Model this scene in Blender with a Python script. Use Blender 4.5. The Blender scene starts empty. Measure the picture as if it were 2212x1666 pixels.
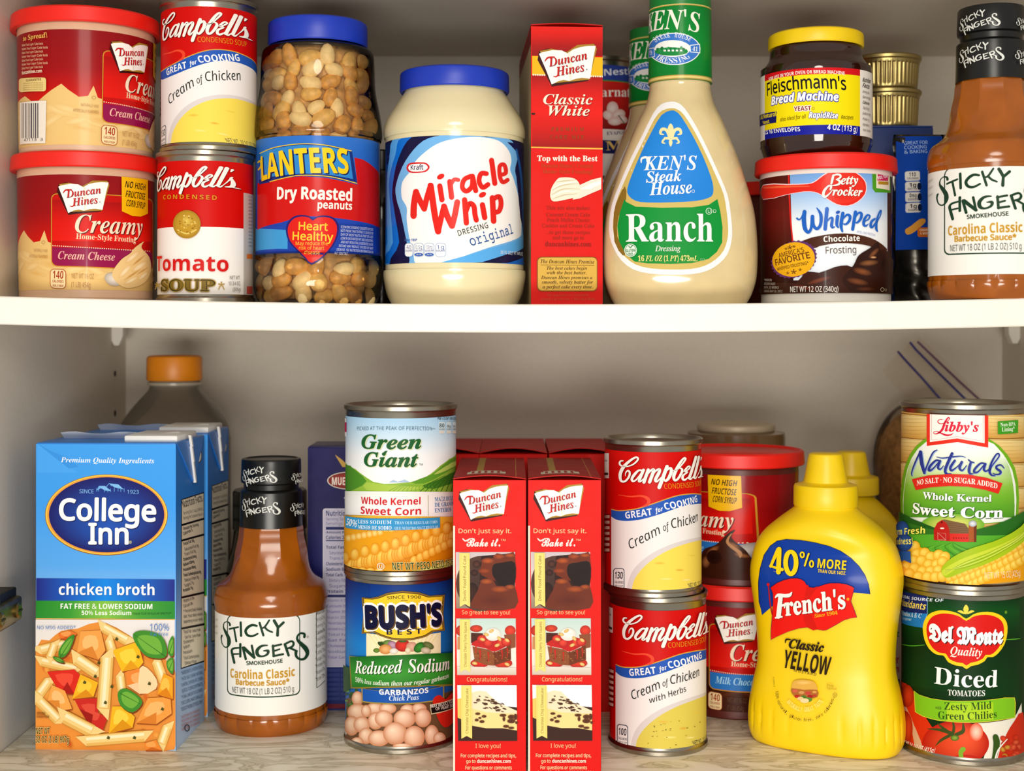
import bpy, bmesh, math, os, random
from mathutils import Vector
from mathutils.geometry import tessellate_polygon
sc = bpy.context.scene
COL = sc.collection
random.seed(7)
PI = math.pi
# ---------------------------------------------------------------- camera, world, lights, exposure
F = 3000.0                      # focal length in pixels of the 2212 x 1666 frame
PX, PY = 1106.0, 705.0          # image point straight ahead of the lens
CY, CZ = -0.87, 0.2844          # the lens stands 87 cm in front of the cupboard, 28 cm above its floor
cam = bpy.data.cameras.new('camera')
cam.sensor_fit = 'HORIZONTAL'; cam.sensor_width = 36.0
cam.lens = F / 2212 * 36.0
cam.shift_y = -(833 - PY) / 2212
cam.clip_start = 0.01
cam.dof.use_dof = True; cam.dof.focus_distance = 0.925; cam.dof.aperture_fstop = 7.0
camo = bpy.data.objects.new('camera', cam); COL.objects.link(camo)
camo.location = (0, CY, CZ); camo.rotation_euler = (PI / 2, 0, 0)
sc.camera = camo
sc.view_settings.view_transform = 'Standard'; sc.view_settings.look = 'None'
sc.view_settings.exposure = 0.12; sc.view_settings.gamma = 1.0
sc.view_settings.use_curve_mapping = False
W = bpy.data.worlds.new('room'); sc.world = W; W.use_nodes = True
W.node_tree.nodes['Background'].inputs[0].default_value = (1.0, 0.95, 0.87, 1)
W.node_tree.nodes['Background'].inputs[1].default_value = 0.46
def area(name, loc, target, size, sy, power, col):
    l = bpy.data.lights.new(name, 'AREA'); l.shape = 'ELLIPSE'; l.size = size; l.size_y = sy
    l.energy = power; l.color = col
    o = bpy.data.objects.new(name, l); COL.objects.link(o); o.location = loc
    o.rotation_euler = (Vector(target) - Vector(loc)).to_track_quat('-Z', 'Y').to_euler()
    return o
area('ceiling_lamp_light', (0.05, -1.30, 0.66), (0, 0.12, 0.22), 0.50, 0.36, 5.2, (1.0, 0.94, 0.84))
area('low_fill_light', (-0.05, -1.30, 0.02), (0, 0.34, 0.14), 0.8, 0.22, 9.0, (1.0, 0.95, 0.87))  # added fill, no real lamp: brightens the back wall below the middle shelf
area('phone_flash', (0.0, -0.875, 0.33), (0, 0.1, 0.25), 0.012, 0.012, 0.22, (1.0, 0.98, 0.95))
# ---------------------------------------------------------------- colour and materials
def lin(c):
    c = c / 255.0
    return c / 12.92 if c <= 0.04045 else ((c + 0.055) / 1.055) ** 2.4
def H(h):
    if not isinstance(h, str): return h
    h = h.lstrip('#')
    if len(h) == 3: h = ''.join(c * 2 for c in h)
    return (lin(int(h[0:2], 16)), lin(int(h[2:4], 16)), lin(int(h[4:6], 16)), 1.0)
def mixc(a, b, t): return tuple(a[i] + (b[i] - a[i]) * t for i in range(4))
def bsdf(name):
    m = bpy.data.materials.new(name); m.use_nodes = True
    return m, m.node_tree.nodes, m.node_tree.links, m.node_tree.nodes['Principled BSDF']
def mat(name, col, rough=0.4, metal=0.0, spec=0.5, noise=0.0, nscale=60.0, bump=0.0, coat=0.0, sss=0.0):
    m, n, l, p = bsdf(name)
    c = H(col)
    p.inputs['Base Color'].default_value = c; p.inputs['Roughness'].default_value = rough
    p.inputs['Metallic'].default_value = metal; p.inputs['Specular IOR Level'].default_value = spec
    p.inputs['Coat Weight'].default_value = coat; p.inputs['Coat Roughness'].default_value = 0.06
    if sss: p.inputs['Subsurface Weight'].default_value = sss; p.inputs['Subsurface Scale'].default_value = 0.004
    if noise or bump:
        tc = n.new('ShaderNodeTexCoord'); nz = n.new('ShaderNodeTexNoise'); nz.inputs['Scale'].default_value = nscale
        nz.inputs['Detail'].default_value = 5.0
        l.new(tc.outputs['Object'], nz.inputs['Vector'])
    if noise:
        r = n.new('ShaderNodeValToRGB')
        r.color_ramp.elements[0].position = 0.35; r.color_ramp.elements[1].position = 0.68
        r.color_ramp.elements[0].color = tuple(x * (1 - noise) for x in c[:3]) + (1,)
        r.color_ramp.elements[1].color = tuple(min(1, x * (1 + noise * 0.6)) for x in c[:3]) + (1,)
        l.new(nz.outputs['Fac'], r.inputs['Fac']); l.new(r.outputs['Color'], p.inputs['Base Color'])
    if bump:
        b = n.new('ShaderNodeBump'); b.inputs['Strength'].default_value = bump; b.inputs['Distance'].default_value = 0.001
        l.new(nz.outputs['Fac'], b.inputs['Height']); l.new(b.outputs['Normal'], p.inputs['Normal'])
    return m
def print_mat(name, rough, coat):
    m, n, l, p = bsdf(name)
    a = n.new('ShaderNodeVertexColor'); a.layer_name = 'Col'
    l.new(a.outputs['Color'], p.inputs['Base Color'])
    tc = n.new('ShaderNodeTexCoord'); nz = n.new('ShaderNodeTexNoise'); nz.inputs['Scale'].default_value = 90
    l.new(tc.outputs['Object'], nz.inputs['Vector'])
    mr = n.new('ShaderNodeMapRange'); mr.inputs['To Min'].default_value = rough - 0.05; mr.inputs['To Max'].default_value = rough + 0.05
    l.new(nz.outputs['Fac'], mr.inputs['Value']); l.new(mr.outputs['Result'], p.inputs['Roughness'])
    p.inputs['Specular IOR Level'].default_value = 0.13; p.inputs['Coat Weight'].default_value = coat
    p.inputs['Coat Roughness'].default_value = 0.12
    return m
M_PAPER = print_mat('printed_paper', 0.46, 0.0)
M_FILM = print_mat('printed_film', 0.30, 0.12)
def clear_mat(name, tint, rough=0.05, body=0.0, bodycol='#ffffff', gloss=1.0):
    # thin clear plastic: see-through with a glossy surface, no refraction needed
    m = bpy.data.materials.new(name); m.use_nodes = True
    n, l = m.node_tree.nodes, m.node_tree.links; n.remove(n['Principled BSDF'])
    out = n['Material Output']
    t = n.new('ShaderNodeBsdfTransparent'); t.inputs[0].default_value = H(tint)
    g = n.new('ShaderNodeBsdfGlossy'); g.inputs['Roughness'].default_value = rough
    fr = n.new('ShaderNodeFresnel'); fr.inputs[0].default_value = 1.0 + 0.45 * gloss
    mx = n.new('ShaderNodeMixShader'); l.new(fr.outputs[0], mx.inputs[0])
    src = t
    if body:
        d = n.new('ShaderNodeBsdfDiffuse'); d.inputs[0].default_value = H(bodycol)
        m2 = n.new('ShaderNodeMixShader'); m2.inputs[0].default_value = body
        l.new(t.outputs[0], m2.inputs[1]); l.new(d.outputs[0], m2.inputs[2]); src = m2
    l.new(src.outputs[0], mx.inputs[1]); l.new(g.outputs[0], mx.inputs[2]); l.new(mx.outputs[0], out.inputs['Surface'])
    return m
M_TIN = mat('tinplate', '#a8a294', 0.28, 1.0, noise=0.12, nscale=30)
M_GOLDTIN = mat('gold_lacquered_tin', '#b7a36a', 0.36, 1.0, noise=0.1, nscale=40)
M_REDLID = mat('red_plastic_lid', '#ee1c0e', 0.42, noise=0.05)
M_BLUELID = mat('blue_plastic_lid', '#1136b8', 0.38, noise=0.05)
M_YELLID = mat('yellow_lid', '#f4cf06', 0.38, noise=0.05)
M_YELLOW = mat('yellow_squeeze_plastic', '#fbd505', 0.36, noise=0.03, nscale=20)
M_BLACK = mat('black_shrink_wrap', '#0b0c0c', 0.3, noise=0.2)
M_ORANGE = mat('orange_cap_plastic', '#ef8d0a', 0.4, noise=0.08)
M_WHITE = mat('white_plastic', '#ece7dc', 0.4, noise=0.04)
M_BOARD = mat('carton_board_inside', '#b79f74', 0.75, noise=0.12)
M_REDBOARD = mat('red_carton', '#c3100a', 0.45, noise=0.06)
M_TUB = mat('tub_plastic', '#dcb696', 0.35, noise=0.05)
M_TUBW = mat('tub_plastic_white', '#ece8e0', 0.4)
M_TUBD = mat('tub_plastic_dark', '#5a1a12', 0.35)
# ---------------------------------------------------------------- objects
def tag(o, label=None, cat=None, group=None, kind=None):
    if label: o['label'] = label
    if cat: o['category'] = cat
    if group: o['group'] = group
    if kind: o['kind'] = kind
    return o
def thing(name, label, cat, loc, rotz=0.0, group=None):
    o = bpy.data.objects.new(name, None); COL.objects.link(o)
    o.location = loc; o.rotation_euler = (0, 0, rotz); o.empty_display_size = 0.02
    return tag(o, label, cat, group)
def link(name, me, m, parent=None, loc=(0, 0, 0)):
    o = bpy.data.objects.new(name, me); COL.objects.link(o); o.location = loc
    if m is not None:
        me.materials.clear(); me.materials.append(m)
    if parent is not None: o.parent = parent
    return o
def dup(root, loc, rotz, label, group=None):
    r = root.copy(); COL.objects.link(r); r.location = loc; r.rotation_euler = (0, 0, rotz); r['label'] = label
    if group: r['group'] = group
    for ch in list(root.children):
        c = ch.copy(); COL.objects.link(c); c.parent = r
        for g in list(ch.children):
            d = g.copy(); COL.objects.link(d); d.parent = c
    return r
def finish(bm, name, smooth=0.6):
    me = bpy.data.meshes.new(name); bm.to_mesh(me); bm.free()
    if smooth:
        me.polygons.foreach_set('use_smooth', [True] * len(me.polygons)); me.set_sharp_from_angle(angle=smooth)
    return me
NSEG = 80
def revolve(name, prof, seg=NSEG, fn=None, smooth=0.6, sx=1.0, sy=1.0):
    """prof: (r, z) from bottom to top; r = 0 closes an end"""
    bm = bmesh.new(); rings = []
    for r, z in prof:
        if r <= 1e-6: rings.append([bm.verts.new((0, 0, z))]); continue
        ring = []
        for k in range(seg):
            a = -PI + 2 * PI * k / seg
            rr = fn(r, z, a) if fn else r
            ring.append(bm.verts.new((rr * math.sin(a) * sx, -rr * math.cos(a) * sy, z)))
        rings.append(ring)
    for A, B in zip(rings, rings[1:]):
        for k in range(seg):
            k2 = (k + 1) % seg
            if len(A) == 1 and len(B) == 1: continue
            if len(A) == 1: bm.faces.new((A[0], B[k2], B[k]))
            elif len(B) == 1: bm.faces.new((A[k], A[k2], B[0]))
            else: bm.faces.new((A[k], A[k2], B[k2], B[k]))
    bmesh.ops.recalc_face_normals(bm, faces=bm.faces)
    return finish(bm, name, smooth)
def boxmesh(name, x0, x1, y0, y1, z0, z1, bev=0.0):
    bm = bmesh.new(); bmesh.ops.create_cube(bm, size=1)
    for v in bm.verts:
        v.co = Vector(((x0 + x1) / 2 + v.co.x * (x1 - x0), (y0 + y1) / 2 + v.co.y * (y1 - y0), (z0 + z1) / 2 + v.co.z * (z1 - z0)))
    if bev: bmesh.ops.bevel(bm, geom=bm.edges[:], offset=bev, segments=2, affect='EDGES', profile=0.5)
    return finish(bm, name, 0.5)
def crom(pts, n=5, closed=False):
    """Catmull-Rom through the points (tuples of any length)"""
    N = len(pts); out = []
    if N < 3: return list(pts)
    rng = range(N if closed else N - 1)
    for i in rng:
        if closed: p = [pts[(i + j - 1) % N] for j in range(4)]
        else: p = [pts[max(0, i - 1)], pts[i], pts[i + 1], pts[min(N - 1, i + 2)]]
        for k in range(n):
            t = k / n
            out.append(tuple(0.5 * (2 * b + (c - a) * t + (2 * a - 5 * b + 4 * c - d) * t * t + (3 * b - a - 3 * c + d) * t ** 3)
                             for a, b, c, d in zip(*p)))
    if not closed: out.append(tuple(pts[-1]))
    return out
def X(px, Z): return (px - PX) * Z / F
def ZZ(py, Z): return CZ + (PY - py) * Z / F
def shz(x):     # top of the middle shelf, sagging a little under its load
    return CZ + 0.0137 + 0.0051 * ((x - 0.0215) / 0.3422) ** 2
def prof(pts, Z, base, n=5):
    """(half width px, row px) at depth Z -> dense (z, r) ascending, in the thing's own frame"""
    q = [(ZZ(y, Z) - base, hw * Z / F) for hw, y in pts]
    q.sort(); q[0] = (0.0, q[0][1])
    return crom(q, n)
# ---------------------------------------------------------------- surfaces a label can lie on
class Rev:
    def __init__(s, pr, R=None):
        s.z = [p[0] for p in pr]; s.rr = [p[1] for p in pr]; s.R = R or max(s.rr); s.step = 2 * PI / NSEG * s.R
    def r(s, z):
        if z <= s.z[0]: return s.rr[0]
        for i in range(1, len(s.z)):
            if z <= s.z[i]:
                t = (z - s.z[i - 1]) / max(1e-9, s.z[i] - s.z[i - 1]); return s.rr[i - 1] + t * (s.rr[i] - s.rr[i - 1])
        return s.rr[-1]
    def uv(s, o, d):
        A = d.x * d.x + d.y * d.y; B = o.x * d.x + o.y * d.y; t = -B / A; z = o.z + t * d.z
        for _ in range(7):
            r = s.r(z); D = B * B - A * (o.x * o.x + o.y * o.y - r * r)
            t = -B / A if D < 0 else (-B - math.sqrt(D)) / A
            z = o.z + t * d.z
        return (math.atan2(o.x + t * d.x, -(o.y + t * d.y)) * s.R, z)
    def at(s, u, v, w):
        # lie exactly on the facets of the turned body, so that layers never cut through each other
        k = math.floor(u / s.step + 1e-6); t = min(1.0, max(0.0, u / s.step - k)); r = s.r(v) + w; a, b = k * s.step / s.R, (k + 1) * s.step / s.R
        return (r * (math.sin(a) * (1 - t) + math.sin(b) * t), -r * (math.cos(a) * (1 - t) + math.cos(b) * t), v)
    def nrm(s, u, v):
        a = u / s.R; k = (s.r(v + 1e-4) - s.r(v - 1e-4)) / 2e-4
        return Vector((math.sin(a), -math.cos(a), -k)).normalized()
    def lines(s, u0, u1, v0, v1):
        k0, k1 = math.ceil(u0 / s.step), math.floor(u1 / s.step)
        return [k * s.step for k in range(k0, k1 + 1)], [z for z in s.z if v0 < z < v1]
class Flat:
    """axis: 'front' (u=x, v=z, y fixed), 'right' (u=y, v=z, x fixed), 'left' (u=-y, v=z), 'top' (u=x, v=y, z fixed)"""
    def __init__(s, axis, c): s.ax, s.c = axis, c
    def uv(s, o, d):
        if s.ax == 'front': t = (s.c - o.y) / d.y; p = o + d * t; return (p.x, p.z)
        if s.ax == 'top': t = (s.c - o.z) / d.z; p = o + d * t; return (p.x, p.y)
        t = (s.c - o.x) / d.x; p = o + d * t
        return (p.y, p.z) if s.ax == 'right' else (-p.y, p.z)
    def at(s, u, v, w):
        return {'front': (u, s.c - w, v), 'right': (s.c + w, u, v), 'left': (s.c - w, -u, v), 'top': (u, v, s.c + w)}[s.ax]
    def nrm(s, u, v): return Vector({'front': (0, -1, 0), 'right': (1, 0, 0), 'left': (-1, 0, 0), 'top': (0, 0, 1)}[s.ax])
    def lines(s, *a): return [], []
class Oval:
    """upright bottle with a superellipse section, front half: u = x, v = z"""
    def __init__(s, pr, ratio, n, step=0.0014):
        s.q = Rev(pr); s.k, s.n, s.step = ratio, n, step; s.z = s.q.z
    def dep(s, u, v):
        rx = s.q.r(v); a = min(abs(u) / rx, 0.9995); return s.k * rx * (1 - a ** s.n) ** (1 / s.n)
    def uv(s, o, d):
        y = -s.q.R * s.k * 0.8
        for _ in range(40):
            t = (y - o.y) / d.y; x = o.x + t * d.x; z = o.z + t * d.z
            y = 0.5 * y + 0.5 * (-s.dep(x, z))
        return (x, z)
    def at(s, u, v, w):
        n = s.nrm(u, v); k = math.floor(u / s.step + 1e-6); t = min(1.0, max(0.0, u / s.step - k))
        d = s.dep(k * s.step, v) * (1 - t) + s.dep((k + 1) * s.step, v) * t
        return (u + n.x * w * 2, -d + n.y * w * 2, v + n.z * w * 2)
    def nrm(s, u, v):
        e = 2e-4
        a = Vector((2 * e, -s.dep(u + e, v) + s.dep(u - e, v), 0)); b = Vector((0, -s.dep(u, v + e) + s.dep(u, v - e), 2 * e))
        return a.cross(b).normalized()
    def lines(s, u0, u1, v0, v1):
        return [k * s.step for k in range(math.ceil(u0 / s.step), math.floor(u1 / s.step) + 1)], [z for z in s.z if v0 < z < v1]
def ovalmesh(name, pr, ratio, n, seg=96, fn=None):
    bm = bmesh.new(); rings = []
    for z, r in pr:
        ring = []
        for k in range(seg):
            a = 2 * PI * k / seg; c, s_ = math.sin(a), -math.cos(a)
            rr = fn(r, z, a) if fn else r
            ring.append(bm.verts.new((math.copysign(abs(c) ** (2 / n), c) * rr, math.copysign(abs(s_) ** (2 / n), s_) * rr * ratio, z)))
        rings.append(ring)
    for A, B in zip(rings, rings[1:]):
        for k in range(seg): bm.faces.new((A[k], A[(k + 1) % seg], B[(k + 1) % seg], B[k]))
    bm.faces.new(list(reversed(rings[0]))); bm.faces.new(rings[-1])
    bmesh.ops.recalc_face_normals(bm, faces=bm.faces)
    return finish(bm, name, 0.7)
# ---------------------------------------------------------------- lettering
_fd = bpy.utils.system_resource('DATAFILES', path='fonts')
try: FONT = bpy.data.fonts.load(os.path.join(_fd, 'NotoSansMath-Regular.woff2'))
except Exception: FONT = None
STY = {'S': None, 'SI': (0x1D608, 0x1D622, 0), 'SB': (0x1D5D4, 0x1D5EE, 0x1D7EC), 'SBI': (0x1D63C, 0x1D656, 0x1D7EC),
       'RB': (0x1D400, 0x1D41A, 0x1D7CE), 'R': (0x1D400, 0x1D41A, 0x1D7CE), 'RI': (0x1D434, 0x1D44E, 0), 'TT': (0x1D670, 0x1D68A, 0x1D7F6), 'RBI': (0x1D468, 0x1D482, 0x1D7CE),
       'SC': (0x1D4D0, 0x1D4EA, 0), 'FR': (0x1D56C, 0x1D586, 0)}
def glyphs(s, st):
    t = STY[st]
    if not t: return s
    o = ''
    for c in s:
        if 'A' <= c <= 'Z': o += chr(t[0] + ord(c) - 65)
        elif 'a' <= c <= 'z': o += chr(0x210E) if (st == 'RI' and c == 'h') else chr(t[1] + ord(c) - 97)
        elif '0' <= c <= '9' and t[2]: o += chr(t[2] + ord(c) - 48)
        else: o += c
    return o
_gc = {}
def textmesh(s, st, sp):
    k = (s, st, sp)
    if k in _gc: return _gc[k]
    c = bpy.data.curves.new('t', 'FONT'); c.body = glyphs(s, st)
    if FONT: c.font = FONT
    c.resolution_u = 3; c.fill_mode = 'FRONT'; c.space_character = sp
    o = bpy.data.objects.new('t', c)
    me = bpy.data.meshes.new_from_object(o)
    vs = [(v.co.x, v.co.y) for v in me.vertices]; fs = [tuple(p.vertices) for p in me.polygons]
    bpy.data.objects.remove(o); bpy.data.curves.remove(c); bpy.data.meshes.remove(me)
    _gc[k] = (vs, fs); return _gc[k]
_ch = {}
def capheight(st):
    if st not in _ch:
        vs, _ = textmesh('H', st, 1.0); _ch[st] = (max(v[1] for v in vs) if vs else 0.7)
    return _ch[st]
# ---------------------------------------------------------------- printed labels: flat artwork laid on a surface, one mesh per label
class Label:
    LAYER = 1.3e-5
    def __init__(s, surf, loc, rot=0.0, lift=1.2e-4):
        s.sf = surf; s.items = []; s.n = 0; s.lift = lift; s.clip = None; s.view(loc, rot); s.c(0, 0, 1)
    def view(s, loc, rot=0.0):
        s.o = Vector((0, CY, CZ)) - Vector(loc); s.cr, s.sr = math.cos(-rot), math.sin(-rot)
        s.o = s.rz(s.o); return s
    def rz(s, v): return Vector((v.x * s.cr - v.y * s.sr, v.x * s.sr + v.y * s.cr, v.z))
    def c(s, x0, y0, k): s.x0, s.y0, s.k = x0, y0, k; return s
    def uv(s, x, y):
        px, py = s.x0 + x / s.k, s.y0 + y / s.k
        return s.sf.uv(s.o, s.rz(Vector(((px - PX) / F, 1.0, (PY - py) / F))))
    def add(s, vs, fs, col, same=False):
        """vs in uv; col one colour or one per vertex"""
        s.n += 0.3 if same else 1
        if isinstance(col, str): col = H(col)
        if not isinstance(col, list): col = [col] * len(vs)
        s.items.append((vs, fs, col, s.n))
    def base(s, v0, v1, cols, a0=-180, a1=180, nv=1):
        """wrap the sheet itself round a Rev between heights v0, v1; cols bottom to top"""
        R = s.sf.R; cs = [H(c) for c in (cols if isinstance(cols, list) else [cols])]; s.clip = (-99, v0, 99, v1)
        s.quad(math.radians(a0) * R, v0, math.radians(a1) * R, v1, cs, nv)
    def quad(s, u0, v0, u1, v1, cs, nv=1):
        if isinstance(cs, str): cs = [H(cs)]
        cs = [H(c) for c in cs]
        nv = max(nv, 3 * (len(cs) - 1), 1); vs = []; co = []; fs = []
        for j in range(nv + 1):
            t = j / nv; q = t * (len(cs) - 1); i = min(int(q), max(0, len(cs) - 2))
            c = cs[0] if len(cs) == 1 else mixc(cs[i], cs[i + 1], q - i)
            vs += [(u0, v0 + (v1 - v0) * t), (u1, v0 + (v1 - v0) * t)]; co += [c, c]
            if j: fs.append((2 * j - 2, 2 * j - 1, 2 * j + 1, 2 * j))
        s.add(vs, fs, co)
    def p(s, pts, col, sm=0, uvin=False):
        if sm: pts = crom(pts, sm, True)
        vs = list(pts) if uvin else [s.uv(*q) for q in pts]
        s.add(vs, [tuple(f) for f in tessellate_polygon([[Vector((a, b, 0)) for a, b in vs]])], col)
    def r(s, x0, y0, x1, y1, col, slope=0.0):
        n = 8; d = slope
        top = [(x0 + (x1 - x0) * i / n, y0 + d * i / n) for i in range(n + 1)]
        bot = [(x1 - (x1 - x0) * i / n, y1 + d * (1 - i / n)) for i in range(n + 1)]
        s.p(top + bot, col)
    def rr(s, x0, y0, x1, y1, rad, col, slope=0.0):
        pts = []
        for cx, cy, a in ((x1 - rad, y0 + rad, 270), (x1 - rad, y1 - rad, 0), (x0 + rad, y1 - rad, 90), (x0 + rad, y0 + rad, 180)):
            for k in range(5):
                b = math.radians(a + 22.5 * k); xx = cx + rad * math.cos(b); pts.append((xx, cy + rad * math.sin(b) + slope * (xx - x0) / (x1 - x0)))
        s.p(pts, col)
    def g(s, quad, cols, nx=10, ny=8, dirn='v'):
        """shaded quad: corners tl, tr, br, bl in px; cols along the direction"""
        cs = [H(c) for c in cols]; vs = []; co = []; fs = []
        (ax, ay), (bx, by), (cx, cy), (dx, dy) = quad
        for j in range(ny + 1):
            for i in range(nx + 1):
                a, b = i / nx, j / ny
                x = (ax + (bx - ax) * a) * (1 - b) + (dx + (cx - dx) * a) * b
                y = (ay + (by - ay) * a) * (1 - b) + (dy + (cy - dy) * a) * b
                t = (b if dirn == 'v' else a) * (len(cs) - 1); q = min(int(t), len(cs) - 2)
                vs.append(s.uv(x, y)); co.append(mixc(cs[q], cs[q + 1], t - q))
        for j in range(ny):
            for i in range(nx):
                k = j * (nx + 1) + i; fs.append((k, k + 1, k + nx + 2, k + nx + 1))
        s.add(vs, fs, co)
    def e(s, cx, cy, rx, ry, c0, c1=None, rot=0.0, dx=0.0, dy=0.0, n=28, same=False):
        """ellipse, printed colour running from c0 at (dx, dy) to c1 at the edge"""
        c0 = H(c0); c1 = H(c1) if c1 else c0; cr, sr = math.cos(rot), math.sin(rot)
        rings = (0.5, 1.0) if c1 != c0 else (1.0,)
        vs = [s.uv(cx + dx, cy + dy)]; co = [c0]; fs = []
        for q, f in enumerate(rings):
            for k in range(n):
                a = 2 * PI * k / n; x, y = rx * f * math.cos(a), ry * f * math.sin(a)
                vs.append(s.uv(cx + dx * (1 - f) + x * cr - y * sr, cy + dy * (1 - f) + x * sr + y * cr)); co.append(mixc(c0, c1, f ** 1.3))
        for k in range(n):
            k2 = (k + 1) % n; fs.append((0, 1 + k, 1 + k2))
            for q in range(1, len(rings)): fs.append((1 + (q - 1) * n + k, 1 + q * n + k, 1 + q * n + k2, 1 + (q - 1) * n + k2))
        s.add(vs, fs, co, same)
    def ring(s, cx, cy, rx, ry, w, col, n=32):
        s.s([(cx + rx * math.cos(2 * PI * k / n), cy + ry * math.sin(2 * PI * k / n)) for k in range(n + 1)], w, col, 0)
    def s(s, pts, w, col, sm=5, same=False, cap=True):
        """pen stroke through the points; w one width or one per point (px of the crop)"""
        if not isinstance(w, (list, tuple)): w = [w] * len(pts)
        w = list(w) + [w[-1]] * (len(pts) - len(w))
        q = [(a, b, c) for (a, b), c in zip(pts, w)]
        if sm and len(q) > 2: q = crom(q, sm)
        L_, R_ = [], []
        for i, (x, y, ww) in enumerate(q):
            a, b = q[max(0, i - 1)], q[min(len(q) - 1, i + 1)]
            dx, dy = b[0] - a[0], b[1] - a[1]; d = math.hypot(dx, dy) or 1
            nx, ny = -dy / d * ww / 2, dx / d * ww / 2
            L_.append((x + nx, y + ny)); R_.append((x - nx, y - ny))
        vs = [s.uv(*v) for v in L_] + [s.uv(*v) for v in R_]; n = len(q)
        s.add(vs, [(i, i + 1, n + i + 1, n + i) for i in range(n - 1)], col, same)
        if cap:
            for i in ((0, n - 1) if sm else range(n)):
                if q[i][2] > 3: s.e(q[i][0], q[i][1], q[i][2] / 2, q[i][2] / 2, col, n=10, same=True)
    def t(s, txt, x0, y0, x1, y1, h, st, col, bold=0.0, sk=0.0, arc=0.0, fit=None, sh=None, ol=None, sp=1.0):
        """lettering on the baseline (x0,y0)-(x1,y1), capitals h px high, as wide as the baseline"""
        if ol: s._t(txt, x0, y0, x1, y1, h, st, ol[1], max(bold, 0) + ol[0], sk, arc, fit, sp)
        if sh: s._t(txt, x0 + sh[0], y0 + sh[1], x1 + sh[0], y1 + sh[1], h, st, sh[2], bold, sk, arc, fit, sp)
        s._t(txt, x0, y0, x1, y1, h, st, col, bold, sk, arc, fit, sp)
    def _t(s, txt, x0, y0, x1, y1, h, st, col, bold, sk, arc, fit, sp):
        vs, fs = textmesh(txt, st, sp)
        if not vs: return
        fv = textmesh(fit or txt, st, sp)[0]
        mn, mxx = min(v[0] for v in fv), max(v[0] for v in fv); ch = capheight(st)
        P0, P1 = s.uv(x0, y0), s.uv(x1, y1)
        d = math.hypot(x1 - x0, y1 - y0); ux, uy = (y1 - y0) / d * h, -(x1 - x0) / d * h
        mxp, myp = (x0 + x1) / 2, (y0 + y1) / 2; A = s.uv(mxp, myp); B = s.uv(mxp + ux, myp + uy)
        up = (B[0] - A[0], B[1] - A[1]); out = []
        # a heavier weight is printed as slightly shifted copies of the same letters
        sh = [(0, 0)] if bold <= 0 else [(bold * math.cos(k * PI / 4), bold * math.sin(k * PI / 4)) for k in range(0, 8, 1 if bold > .02 else 2)] + [(0, 0)]
        for i, (bx, by) in enumerate(sh):
            out = []
            for vx, vy in vs:
                t = (vx - mn) / (mxx - mn); y = (vy + by) / ch + (arc / h) * 4 * t * (1 - t); t += bx / (mxx - mn) + sk * (vy / ch) * h / d
                out.append((P0[0] + (P1[0] - P0[0]) * t + up[0] * y, P0[1] + (P1[1] - P0[1]) * t + up[1] * y))
            s.add(out, fs, col, i > 0)
    def tc(s, txt, cx, cy, r, a0, a1, h, st, col, inside=False, ry=None):
        """lettering round a circle, degrees clockwise from the top; inside=True reads along the bottom"""
        n = len(txt); ry = ry or r
        for i, ch in enumerate(txt):
            if ch == ' ': continue
            a = math.radians(a0 + (a1 - a0) * (i + 0.5) / n)
            x, y = cx + r * math.sin(a), cy - ry * math.cos(a); w = abs(math.radians(a1 - a0)) * r / n * 0.40
            if ch in 'iljt.,1I': w *= 0.5
            tx, ty = (math.cos(a), math.sin(a)) if not inside else (-math.cos(a), -math.sin(a))
            s.t(ch, x - tx * w, y - ty * w, x + tx * w, y + ty * w, h, st, col)
    def lines(s, rows, x0, x1, y, dy, h, st, col, slope=0.0, left=False):
        for i, q in enumerate(rows):
            w = x1 - x0
            if left: w = min(w, len(q) * h * 0.62)
            s.t(q, x0, y + i * dy, x0 + w, y + i * dy + slope * w / (x1 - x0), h, st, col)
    def replay(s, items, A, B, C, D, col=None):
        """repeat printed items with the move that takes uv A, B to px C, D"""
        c, d = s.uv(*C), s.uv(*D)
        za = complex(B[0] - A[0], B[1] - A[1]); zb = complex(d[0] - c[0], d[1] - c[1]); m = zb / za
        last = None
        for vs, fs, co, ly in items:
            o = []
            for a, b in vs:
                z = complex(a - A[0], b - A[1]) * m; o.append((c[0] + z.real, c[1] + z.imag))
            s.add(o, fs, H(col) if col else co, ly == last); last = ly
    def build(s, name, m, parent):
        bm = bmesh.new(); cl = bm.verts.layers.float_color.new('Col')
        for vs, fs, co, ly in s.items:
            w = s.lift + ly * s.LAYER
            bv = []
            for (u, v), c in zip(vs, co):
                b = bm.verts.new((u, v, w)); b[cl] = c; bv.append(b)
            for f in fs:
                if len(set(f)) < 3: continue
                try: bm.faces.new([bv[i] for i in f])
                except ValueError: pass
        bm.normal_update()
        for f in bm.faces:
            if f.normal.z < 0: f.normal_flip()
        us = [v.co.x for v in bm.verts]; vv = [v.co.y for v in bm.verts]
        lu, lv = s.sf.lines(min(us), max(us), min(vv), max(vv))
        for u in lu: bmesh.ops.bisect_plane(bm, geom=bm.verts[:] + bm.edges[:] + bm.faces[:], plane_co=(u, 0, 0), plane_no=(1, 0, 0), dist=1e-7)
        for v in lv: bmesh.ops.bisect_plane(bm, geom=bm.verts[:] + bm.edges[:] + bm.faces[:], plane_co=(0, v, 0), plane_no=(0, 1, 0), dist=1e-7)
        if s.clip:
            for co_, no_ in (((s.clip[0], 0, 0), (-1, 0, 0)), ((s.clip[2], 0, 0), (1, 0, 0)), ((0, s.clip[1], 0), (0, -1, 0)), ((0, s.clip[3], 0), (0, 1, 0))):
                bmesh.ops.bisect_plane(bm, geom=bm.verts[:] + bm.edges[:] + bm.faces[:], plane_co=co_, plane_no=no_, dist=1e-8, clear_outer=True)
        nr = []
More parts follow.
